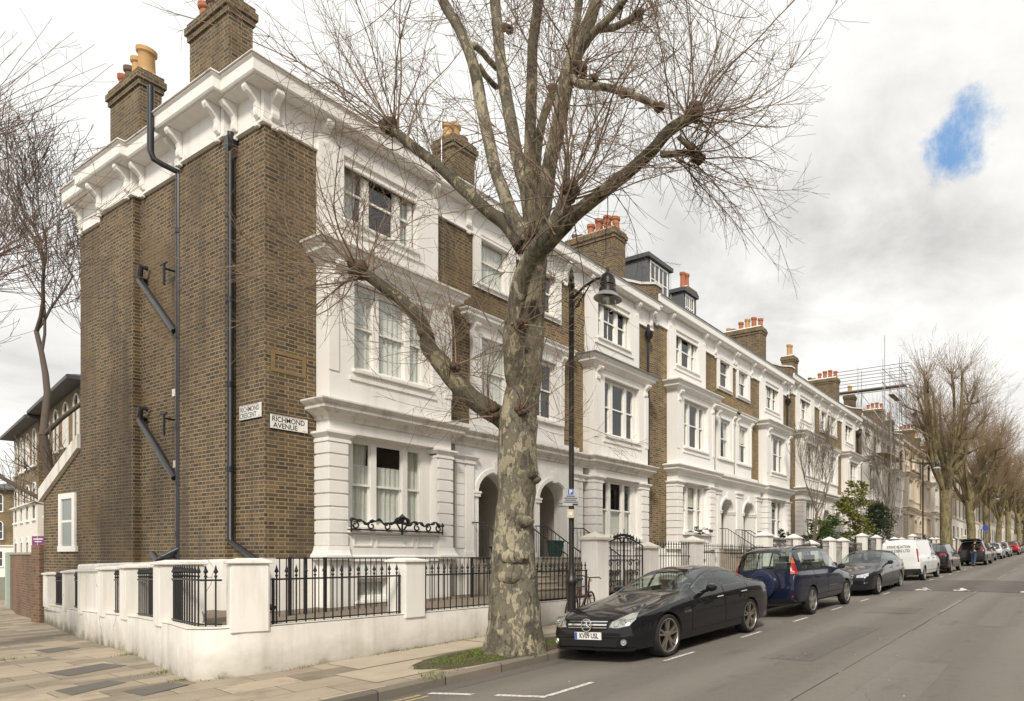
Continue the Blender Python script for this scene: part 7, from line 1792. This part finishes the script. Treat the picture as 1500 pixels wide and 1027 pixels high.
for k, (w0, z0) in enumerate(((.07, .022), (.11, -.012), (.095, -.046), (.12, -.08))): b.box(-w0, w0, z0 - .008, z0 + .008, .008, .0098)
b.box(.03, .12, -.135, -.105, .008, .0098); b.build('small_print', M['sign black'], ps, mat4=I)
pb_ = thing('permit_box', 'small cream box fixed to the lamp post under the parking sign', 'sign', o + Vector((0, 0, 2.33))); I2 = Matrix.Translation(-Vector(pb_.location)) @ frame(o + Vector((0, 0, 2.33)) + fx.cross(Vector((0, 0, 1))) * .05, fx, (0, 0, 1))
b = MB(); b.box(-.06, .06, -.075, .075, 0, .05); b.build('box', plain('cream plastic', (0.55, 0.47, 0.33), .5), pb_, bevel=.006, mat4=I2); b = MB(); b.box(-.03, .03, -.03, .03, .05, .055); b.build('label_window', M['sign aged'], pb_, mat4=I2)

# ================================================================== bicycle chained by the lamp
bk = thing('bicycle', 'dark bicycle leaning on the railings behind the nearest street lamp', 'bicycle', (10.1, 9.15, pave_z(10.1, 9.15)), math.radians(22)); bk.rotation_euler.x = math.radians(6)
WR = .34
for wx, nm in ((-.52, 'wheel'), (.52, 'wheel')):
    b = MB(); b.lathe([(WR - .025, -.012), (WR, -.016), (WR + .012, 0), (WR, .016), (WR - .025, .012), (WR - .03, 0), (WR - .025, -.012)], 40, axis='y', o=(wx, 0, WR), cap=False)
    w_ = b.build('wheel', M['tyre'], bk, smooth=.8); b = MB()
    for k in range(20):
        a = 2 * PI * k / 20; b.tube([(wx, .02 * (-1) ** k, WR), (wx + (WR - .03) * math.cos(a), 0, WR + (WR - .03) * math.sin(a))], .002, 3)
    b.lathe([(.02, -.05), (.025, -.02), (.025, .02), (.02, .05)], 10, axis='y', o=(wx, 0, WR)); b.build('spokes', M['galvanised steel'], w_)
b = MB(); bb_, hd, st_ = (-.06, 0, .30), (.36, 0, .80), (-.18, 0, .82)
for p, q, rr in ((bb_, (.38, 0, .72), .018), (st_, hd, .015), (bb_, st_, .016), (bb_, (-.52, .04, WR), .010), (bb_, (-.52, -.04, WR), .010), (st_, (-.52, .04, WR), .008), (st_, (-.52, -.04, WR), .008), ((.40, 0, .66), (.52, .05, WR), .012), ((.40, 0, .66), (.52, -.05, WR), .012), ((.34, 0, .90), (.40, 0, .66), .018)): b.tube([p, q], rr, 8)
b.build('frame', plain('bike frame', (0.075, 0.02, 0.018), .35), bk, smooth=.8)
b = MB(); b.tube([(.30, -.26, 1.0), (.38, -.2, 1.02), (.36, 0, .99), (.38, .2, 1.02), (.30, .26, 1.0)], .013, 6); b.tube([(.34, 0, .90), (.36, 0, .99)], .014, 6); b.build('handlebar', M['black plastic'], bk, smooth=.8)
b = MB(); b.tube([(-.18, 0, .82), (-.21, 0, .94)], .013, 6); b.build('seat_post', M['galvanised steel'], bk)
b = MB(); b.prism([(-.36, -.08, .95), (-.34, .08, .95), (-.20, .04, .96), (-.07, .015, .955), (-.07, -.015, .955), (-.20, -.04, .96)], (0, 0, .045)); b.build('saddle', M['black plastic'], bk, bevel=.012)
b = MB(); b.lathe([(.09, -.004), (.095, 0), (.09, .004)], 20, axis='y', o=(bb_[0], -.05, bb_[2])); b.tube([(bb_[0], -.07, bb_[2]), (.06, -.07, .18)], .009, 6); b.tube([(bb_[0], .07, bb_[2]), (-.18, .07, .42)], .009, 6); b.box(.01, .11, -.14, -.07, .165, .19); b.box(-.23, -.13, .07, .14, .405, .43); b.build('crankset', M['black plastic'], bk)
b = MB(); b.lathe([(0, -.02), (.03, -.015), (.03, .02), (0, .03)], 10, axis='x', o=(.42, 0, .93)); b.build('lamp', M['yellow paint'], bk)

# ================================================================== person at the open boot
def skinfig(name, joints, edges, m, parent, sub=2):
    me = bpy.data.meshes.new(name); me.from_pydata([j[0] for j in joints], edges, []); o = bpy.data.objects.new(name, me); COL.objects.link(o)
    sk = o.modifiers.new('s', 'SKIN'); sk.use_smooth_shade = True
    lay = me.skin_vertices[0].data
    for i, j in enumerate(joints): lay[i].radius = j[1] if isinstance(j[1], tuple) else (j[1], j[1])
    lay[0].use_root = True
    ss = o.modifiers.new('d', 'SUBSURF'); ss.levels = sub; ss.render_levels = sub
    m2 = bpy.data.meshes.new_from_object(o.evaluated_get(C.evaluated_depsgraph_get())); bpy.data.objects.remove(o); m2.materials.clear(); m2.materials.append(m)
    for p in m2.polygons: p.use_smooth = True
    o = bpy.data.objects.new(name, m2); COL.objects.link(o); o.parent = parent; return o
plain('jacket', (0.016, 0.014, 0.014), .85, var=.3); plain('jeans', (0.045, 0.075, 0.14), .85, var=.25); plain('skin', (0.42, 0.25, 0.17), .55); plain('hair', (0.022, 0.015, 0.011), .7); plain('shoe', (0.03, 0.025, 0.02), .6)
px_, py_ = 43.25, 5.62
pn = thing('person', 'person in a dark jacket and blue jeans standing behind the open car boot', 'person', (px_, py_, road_z(px_, py_)), math.radians(-38))
J = [((0, 0, .95), .125), ((.02, 0, 1.12), (.12, .15)), ((.05, 0, 1.32), (.125, .18)), ((.08, 0, 1.46), (.06, .07)), ((.11, 0, 1.56), .055), ((.13, 0, 1.66), (.085, .075)), ((.13, 0, 1.75), (.075, .065)),
     ((.06, .20, 1.40), .062), ((.10, .27, 1.14), .048), ((.34, .20, 1.06), .036), ((.06, -.20, 1.40), .062), ((.08, -.27, 1.14), .048), ((.34, -.16, 1.08), .036),
     ((0, .10, .86), .10), ((.02, .11, .48), .066), ((-.03, .12, .09), .045), ((.14, .13, .03), .035), ((0, -.10, .86), .10), ((.0, -.11, .48), .066), ((-.10, -.12, .09), .045), ((.06, -.13, .03), .035)]
E = [(0, 1), (1, 2), (2, 3), (3, 4), (4, 5), (5, 6), (2, 7), (7, 8), (8, 9), (2, 10), (10, 11), (11, 12), (0, 13), (13, 14), (14, 15), (15, 16), (0, 17), (17, 18), (18, 19), (19, 20)]
skinfig('body', J, E, M['skin'], pn)
g = .012
def grow(ids, e2, nm, mm, gg): 
    mp = {v: i for i, v in enumerate(ids)}; jj = [(J[v][0], tuple(q + gg for q in (J[v][1] if isinstance(J[v][1], tuple) else (J[v][1],) * 2))) for v in ids]; skinfig(nm, jj, [(mp[a], mp[c]) for a, c in e2], M[mm], pn)
grow([1, 2, 3, 7, 8, 9, 10, 11, 12, 0], [(0, 1), (1, 2), (2, 3), (2, 7), (7, 8), (8, 9), (2, 10), (10, 11), (11, 12)], 'jacket', 'jacket', .022)
grow([0, 13, 14, 15, 17, 18, 19], [(0, 13), (13, 14), (14, 15), (0, 17), (17, 18), (18, 19)], 'jeans', 'jeans', .018)
for sg, (fx_, fy_) in ((1, (.14, .13)), (-1, (.06, -.13))):
    skinfig('shoe', [((fx_ - .17, fy_, .06), .055), ((fx_ - .05, fy_, .05), .052), ((fx_ + .07, fy_, .035), .042)], [(0, 1), (1, 2)], M['shoe'], pn)
skinfig('hair', [((.10, 0, 1.70), (.088, .085)), ((.11, 0, 1.77), (.085, .08)), ((.06, 0, 1.64), (.05, .06))], [(0, 1), (0, 2)], M['hair'], pn)
for yy in (.20, -.16):     # five fingers closing in front of each palm
    for k in range(5):
        o_ = yy + (k - 2) * .017; ln = (.05, .07, .075, .07, .055)[k]; pth = [(.35, o_, 1.065), (.36 + ln * .6, o_, 1.06), (.36 + ln, o_, 1.035)]
        b = MB(); b.tube(pth, [.009, .008, .006], 6); b.build('finger', M['skin'], pn, smooth=.9, uv=False)
# bags dropped on the kerb by the crossover
for i, (x, y, s, mm, lab) in enumerate(((38.9, 6.7, 1.0, 'red', 'crumpled reddish bag lying at the kerb behind the dark crossover'), (39.6, 6.5, .8, 'pale', 'crumpled pale bag lying beside the reddish bag at the kerb'))):
    m_ = plain('bag ' + mm, (0.42, 0.14, 0.10) if mm == 'red' else (0.6, 0.52, 0.46), .7, var=.3)
    b = MB(); b.lathe([(.02, 0), (.22 * s, .0), (.28 * s, .08 * s), (.25 * s, .2 * s), (.14 * s, .30 * s), (.05 * s, .34 * s), (.09 * s, .40 * s), (.01, .42 * s)], 14)
    b.v = [(v[0] * 1.3 + .05 * noise.noise(Vector(v) * 9), v[1] + .05 * noise.noise(Vector(v) * 8 + Vector((3, 1, 0))), v[2]) for v in b.v]
    o = b.build('bag', m_, None, smooth=1.2); o.location = (x, y, road_z(x, y)); tag(o, lab, 'bag', 'bags at the kerb')
# round blue sign far up the street
x, y = 66, 5.0 + 2.6; bs = thing('blue_sign', 'small round blue road sign on a grey post far up the avenue', 'sign', (x, y, pave_z(x, y)))
b = MB(); b.tube([(0, 0, 0), (0, 0, 3.0)], .04, 8); b.build('post', M['galvanised steel'], bs); b = MB(); b.lathe([(0, -.02), (.27, -.02), (.27, 0), (0, 0)], 24, axis='x', o=(-.05, -.1, 2.75)); b.build('disc', M['sign blue'], bs)

# ================================================================== scaffolding on the fourth pair
sf = thing('scaffolding', 'grey tube scaffolding with boards rising above the roof of a white house', 'scaffolding', (42.4, 12.0, garden_z(42))); gz0 = garden_z(42)
def pole(p, q, r_=.024):
    b = MB(); b.tube([Vector(p) - Vector(sf.location), Vector(q) - Vector(sf.location)], r_, 6); b.build('pole', M['galvanised steel'], sf, uv=False)
for x in (42.8, 45.2, 47.2):
    for y in (10.9, 12.1): pole((x, y, gz0), (x, y, 15.9 if x > 44 else 11.4))
pole((45.7, 12.1, 11.5), (45.7, 12.1, 17.8), .03); pole((46.3, 11.0, 11.5), (46.3, 11.0, 16.4))
for z in (4.2, 6.4, 8.6, 10.8): pole((42.2, 10.9, z), (47.6, 10.9, z))
for z in (4.2, 8.6): pole((42.2, 12.1, z), (47.6, 12.1, z))
for z in (12.0, 13.2, 14.2, 15.2):
    for y in (10.9, 12.1): pole((45.0, y, z), (47.6, y, z))
for x in (46.3, 47.2):
    for y in (14.3, 16.6): pole((x, y, 11.0), (x, y, 15.9))
    for z in (14.15, 14.75, 15.25, 15.75): pole((x, 10.5, z), (x, 17.0, z))
pole((45.2, 10.9, 4.2), (47.2, 10.9, 8.6), .02); pole((47.2, 10.9, 8.6), (45.2, 10.9, 13.2), .02); pole((47.2, 12.1, 11), (47.2, 14.3, 14.1), .02)
def board(x0, x1, y0, y1, z):
    b = MB(); b.box(x0 - sf.location.x, x1 - sf.location.x, y0 - sf.location.y, y1 - sf.location.y, z - sf.location.z, z - sf.location.z + .045); b.build('board', M['scaffold board'], sf)
for q in range(3): board(46.36 + q * .27, 46.60 + q * .27, 10.8, 16.8, 14.2); board(42.4, 47.3, 11.1 + q * .27, 11.34 + q * .27, 8.65)
board(45.1, 47.3, 11.3, 11.7, 13.25)
b = MB(); q = Vector((47.5, 10.3, 12.6)) - sf.location; b.tube([q, q + Vector((0, 0, -.3))], .02, 5); b.lathe([(.05, 0), (.2, -.08), (.22, -.3), (0, -.34)], 12, o=q + Vector((0, 0, -.25))); b.build('floodlight', M['black plastic'], sf)

# ================================================================== aerials on the roofs
def aerial(root, x, y, z0, z1, ang, n=9, L=1.0):
    b = MB(); b.tube([(x, y, z0), (x, y, z1)], .016, 5); ca, sa = math.cos(ang), math.sin(ang); zz = z1 - .05
    b.tube([(x - ca * L * .4, y - sa * L * .4, zz), (x + ca * L * .6, y + sa * L * .6, zz + .12)], .010, 4)
    for k in range(n):
        s = -.4 + k / (n - 1); px, py, pz = x + ca * L * s, y + sa * L * s, zz + .12 * (s + .4); b.tube([(px - sa * .14, py + ca * .14, pz), (px + sa * .14, py - ca * .14, pz)], .006, 4)
    roof = [c for c in root.children if c.name.startswith('roof')][0]
    b.build('aerial', M['galvanised steel'], roof, uv=False)
houses = {}
for o in bpy.data.objects:
    if o.get('category') == 'house': houses[(round((o.location.z) / DZ), round(o.location.x, 1))] = o
hk = sorted(houses.items(), key=lambda kv: kv[1].location.x)
aerial(h0.root, 5.45, 2.4, 11.5, 14.35, 0.3); aerial(h0.root, 6.9, 2.6, 11.5, 13.9, 1.2, 7)
ra = [o for o in bpy.data.objects if o.get('label', '').startswith('bright white house with two')][0]; aerial(ra, 4.4, 2.2, 11.4, 13.9, -0.4, 6, .8); aerial(ra, 5.8, 3.0, 11.4, 13.1, 1.0, 5, .7)

# ================================================================== houses, walls and gate down the side street, and the row across the avenue
def villa(label, loc, rotz, wd, hgt, cols, wall, group, arched=True, stucco_to=3.2, dp=9.0, floors=3, roofh=1.6):
    t = thing('villa', label, 'house', loc, rotz, group); b = MB(); holes = []
    fh = (hgt - .6) / floors; ww = 1.05
    for f_ in range(floors):
        for c in range(cols):
            xc = wd * (c + .5) / cols; z0 = .5 + fh * f_ + .75; z1 = .5 + fh * (f_ + 1) - .55; holes.append((xc - ww / 2, xc + ww / 2, z0, z1))
    b.wall(0, wd, stucco_to, hgt, 0, holes, .18)
    for x in (0, wd): b.quad((x, 0, stucco_to), (x, dp, stucco_to), (x, dp, hgt), (x, 0, hgt))
    b.quad((0, dp, -1), (wd, dp, -1), (wd, dp, hgt), (0, dp, hgt)); b.build('wall', M[wall], t)
    b = MB(); b.wall(0, wd, -1.0, stucco_to, -.03, [h_ for h_ in holes if h_[2] < stucco_to], .2); b.sweep([(-.02, stucco_to - .1), (.18, stucco_to), (.18, stucco_to + .08), (-.02, stucco_to + .12)], [(0, 0), (wd, 0)])
    for x in (0, wd): b.quad((x, -.03, -1), (x, dp, -1), (x, dp, stucco_to), (x, -.03, stucco_to))
    b.build('ground_floor_render', M['pale stucco'], t)
    for (a, c, z0, z1) in holes:
        tym = []; b = MB(); e = .07
        b.box(a - e, a, -.05, .1, z0 - .04, z1); b.box(c, c + e, -.05, .1, z0 - .04, z1); b.box(a - e - .05, c + e + .05, -.12, .1, z0 - .14, z0 - .04)
        if arched:
            xm, rr = (a + c) / 2, (c - a) / 2
            for i in range(8):
                p0, p1 = PI * i / 8, PI * (i + 1) / 8; b.prism([(xm + r_ * math.cos(q), -.05, z1 + r_ * math.sin(q) * .6) for r_, q in ((rr, p0), (rr + e, p0), (rr + e, p1), (rr, p1))], (0, .12, 0))
            tym.append([(xm + rr * math.cos(PI * i / 8), .06, z1 + rr * .6 * math.sin(PI * i / 8)) for i in range(9)])
        else: b.box(a - e, c + e, -.05, .1, z1, z1 + e)
        b.box(a, c, .05, .09, (z0 + z1) / 2 - .025, (z0 + z1) / 2 + .025); b.box(a, a + .04, .05, .09, z0, z1); b.box(c - .04, c, .05, .09, z0, z1)
        w_ = b.build('window', M['window paint'], t); b = MB(); b.quad((a, .1, z0), (c, .1, z0), (c, .1, z1), (a, .1, z1)); [b.poly([(q[0], -.02, q[2]) for q in T_]) for T_ in tym]; b.build('pane', M['dark car glass'], w_); b = MB(); b.quad((a, .3, z0), (c, .3, z0), (c, .3, z1), (a, .3, z1)); b.build('room', M['room dark'], w_)
    b = MB(); o = .55; b.frustum(-o, wd + o, -o, dp + o, hgt + .14, hgt + roofh, (wd * .3, wd * .7, dp * .45, dp * .55)); rf = b.build('roof', M['slate'], t)
    b = MB(); b.box(-o, wd + o, -o, dp + o, hgt - .02, hgt + .138); b.build('eaves', M['slate' if dp == 9.0 and arched else 'weathered stucco'], rf)
    b = MB(); b.box(wd * .5 - .5, wd * .5 + .5, dp * .45, dp * .6, hgt + .4, hgt + 2.6); ch = b.build('chimney', M['chimney brick'], rf)
    for q in (-.3, 0, .3): b = MB(); b.lathe([(.13, 0), (.11, .4), (.15, .5), (.1, .5)], 10, o=(wd * .5 + q, dp * .52, hgt + 2.6)); b.build('chimney_pot', M['terracotta'], ch)
    return t
GS = 'brick villas down the side street'
rot = math.atan2(-20.2, -2.8)
villa('brick villa with white window arches behind the dark bare tree down the side street', (12.05, 47.9, -.5), rot, 10.4, 9.6, 4, 'stock brick front', GS, stucco_to=2.4)
villa('second brick villa farther down the side street, its white corner showing', (13.45, 58.6, -.5), rot, 9.8, 9.4, 4, 'stock brick front', GS, stucco_to=5.0)
q = W(-28, 800, 62); villa('distant brick villa closing the view at the far left edge', (q.x, q.y, -.6), -math.radians(90 - 28.04) + .25, 9.5, 8.8, 4, 'stock brick front', GS)
# low brick wall, timber gate, agent's board
bw_ = thing('brick_wall', 'low weathered red brick wall running on beyond the white garden wall', 'wall', (6.15, 24.35, -.4))
b = MB(); ribbon(b, [(1.55, 9.6), (.75, 5.5), (0, 0)], lambda p: -.3, lambda p: 2.05, .3); b.build('wall', M['red garden brick'], bw_); b = MB(); ribbon(b, [(1.52, 9.6), (.72, 5.5), (-.03, 0)], lambda p: 2.054, lambda p: 2.12, .36); b.build('coping', M['step stone'], bw_)
b = MB(); b.box(-.12, .42, -.05, .55, -.3, 2.3); b.build('pier', M['red garden brick'], bw_)
tg = thing('timber_gate', 'pale green boarded gate at the far end of the brick wall', 'gate', (7.75, 34.1, -.4), math.radians(78)); b = MB()
for i in range(14): b.box(i * .25, i * .25 + .24, 0, .03, .05, 2.0)
b.build('boarding', M['pale green gate'], tg); b = MB(); b.box(-.15, 0, -.08, .1, -.1, 2.15); b.build('post', M['pale green gate'], tg); b = MB(); b.box(3.5, 3.65, -.08, .1, -.1, 2.15); b.build('post', M['pale green gate'], tg)
q = W(57, 795, 21.0); ab = thing('agent_board', 'purple and pink estate agent board on a post above the brick wall', 'sign', (q.x, q.y, -.4)); zz = q.z + .4
b = MB(); b.box(-.03, .03, .02, .08, 0, zz + .3); b.build('post', M['sign white'], ab)
ang = -math.radians(90 - 28.04) - .25; ca, sa = math.cos(ang), math.sin(ang); I3 = Matrix.Rotation(ang, 4, 'Z')
b = MB(); b.box(-.30, .30, -.02, .015, zz - .07, zz + .22); b.build('board', M['sign purple'], ab, mat4=I3); b = MB(); b.box(-.30, .30, -.02, .015, zz - .20, zz - .073); b.build('pink_strip', M['sign pink'], ab, mat4=I3)
b = MB(); b.box(-.22, .22, -.024, -.019, zz + .10, zz + .14); b.box(-.16, .16, -.024, -.019, zz + .02, zz + .05); b.build('faint_lettering', M['sign aged'], ab, mat4=I3)
# the row on the other side of the avenue, mirrored in windows and paintwork
for i, x in enumerate((-2, 11.5, 25, 38.5, 52)):
    villa('brick house of the facing row across the avenue, outside the photograph', (x + 12.6, -9.0, gz(x + 6)), PI, 12.6, 10.2, 5, ('stock brick front', 'stock brick far')[i % 2], 'facing houses across the avenue', arched=False)

for i in range(7):
    x = HX + LMOD * 6 + 13.2 * i
    villa('brick and stucco house far along the terrace, behind the distant planes', (x, HY - .3, gz(x + 6)), 0, 12.6, 10.4, 4, 'stock brick far', 'houses far along the terrace', arched=False, stucco_to=4.2)
for i, (x, y) in enumerate(((176, 24), (186, 9), (192, -8))): villa('far brick house closing the end of the avenue behind bare trees', (x, y, gz(160)), -PI / 2 + .25, 15, 10.5, 5, 'stock brick far', 'houses closing the end of the avenue', arched=False)
# ================================================================== camera, sky, sun
cam = bpy.data.cameras.new('camera'); co = bpy.data.objects.new('camera', cam); COL.objects.link(co)
cam.sensor_width = 36.0; cam.sensor_fit = 'HORIZONTAL'; cam.lens = FPX / 1500 * 36
cam.shift_x = -(PPX - 750) / 1500; cam.shift_y = (PPY - 513.5) / 1500
cam.clip_end = 2000; cam.clip_start = 0.05
co.location = (0, 0, CAMZ); co.rotation_euler = (PI / 2, 0, -math.radians(90 - 28.04))
S = C.scene; S.camera = co
SUN_EL, SUN_AZ = math.radians(42), Vector((-0.80, -0.60))   # sun stands behind the viewer, over the side street
sd = bpy.data.lights.new('sun', 'SUN'); sd.energy = 2.9; sd.angle = math.radians(11); sd.color = (1.0, 0.93, 0.82)
so = bpy.data.objects.new('sun', sd); COL.objects.link(so)
dirv = Vector((SUN_AZ.x, SUN_AZ.y, 0)).normalized() * math.cos(SUN_EL) + Vector((0, 0, math.sin(SUN_EL)))
so.rotation_euler = dirv.to_track_quat('Z', 'Y').to_euler(); so.location = (0, -20, 30)
w = bpy.data.worlds.new('World'); S.world = w; w.use_nodes = True; nt = w.node_tree; nt.nodes.clear()
T = NT.__new__(NT); T.t = nt; T.m = None
out = nt.nodes.new('ShaderNodeOutputWorld')
sky = nt.nodes.new('ShaderNodeTexSky'); sky.sky_type = 'NISHITA'; sky.sun_disc = False
sky.sun_elevation = SUN_EL; sky.sun_rotation = math.atan2(SUN_AZ.x, SUN_AZ.y)
gen = T.n('TexCoord').outputs['Generated']
sx = T.n('SeparateXYZ', {0: gen})
zc = T.math('MAXIMUM', T.math('ADD', sx.outputs[2], 0.18), 0.06)
pl = T.n('CombineXYZ', {0: T.math('DIVIDE', sx.outputs[0], zc), 1: T.math('DIVIDE', sx.outputs[1], zc), 2: 3.7}).outputs[0]
n1 = T.noise(0.85, 7, 0.55, pl, 0.4); n2 = T.noise(2.6, 6, 0.6, pl, 0.3)
nn = T.math('ADD', T.math('MULTIPLY', n1, 0.62), T.math('MULTIPLY', n2, 0.38))
def blob(px, py, r0, r1, wob=0.22):
    d = W(px, py, 1.0) - Vector((0, 0, CAMZ)); d.normalize()
    dd = T.n('VectorMath', {0: gen, 1: tuple(d)}, operation='DISTANCE').outputs['Value']
    dd = T.math('ADD', dd, T.math('MULTIPLY', T.math('SUBTRACT', T.noise(7.0, 6, 0.62, gen), 0.5), wob))
    return T.n('MapRange', {0: dd, 1: r0, 2: r1, 3: 1.0, 4: 0.0}, interpolation_type='SMOOTHSTEP').outputs[0]
shade = T.n('MapRange', {0: nn, 1: 0.41, 2: 0.60, 3: 0.0, 4: 1.0}).outputs[0]
greyzone = T.math('MAXIMUM', T.math('MULTIPLY', blob(1230, 400, 0.05, 0.5, 0.3), 0.95), T.math('MULTIPLY', blob(20, 520, 0.0, 0.35, 0.3), 0.6))
gf = T.math('MULTIPLY', shade, T.math('ADD', 0.06, greyzone))
CLW, CLG = (8.7, 8.6, 8.35), (4.6, 4.55, 4.45)
cc = T.mix(gf, CLW, CLG)
rag = T.noise(12.0, 8, 0.66, gen, 0.15)
hb = T.math('MAXIMUM', blob(1412, 196, 0.0, 0.068, 0.08), T.math('MULTIPLY', blob(1396, 232, 0.0, 0.055, 0.08), 0.95))
hole = T.n('MapRange', {0: T.math('ADD', hb, T.math('MULTIPLY', T.math('SUBTRACT', rag, 0.5), 2.3)), 1: 0.30, 2: 1.05, 3: 0.0, 4: 0.95}, interpolation_type='SMOOTHSTEP').outputs[0]
hole = T.math('MULTIPLY', hole, T.math('GREATER_THAN', hb, 0.001))
hole = T.math('MAXIMUM', hole, T.math('MULTIPLY', T.math('MULTIPLY', T.math('LESS_THAN', sx.outputs[1], -0.1), T.math('GREATER_THAN', sx.outputs[2], 0.5)), T.n('MapRange', {0: nn, 1: 0.52, 2: 0.60, 3: 0.0, 4: 0.85}).outputs[0]))
blue = T.mix(0.75, sky.outputs[0], (1.7, 3.6, 6.6))
fc = T.mix(hole, cc, blue)
bg = T.n('Background', {'Color': fc, 'Strength': 0.1}); nt.links.new(bg.outputs[0], out.inputs[0])
S.view_settings.view_transform = 'Standard'; S.view_settings.look = 'None'; S.view_settings.gamma = 1.0; S.view_settings.exposure = 0.32
S.cycles.max_bounces = 8; S.cycles.transparent_max_bounces = 24; S.cycles.sample_clamp_indirect = 6.0
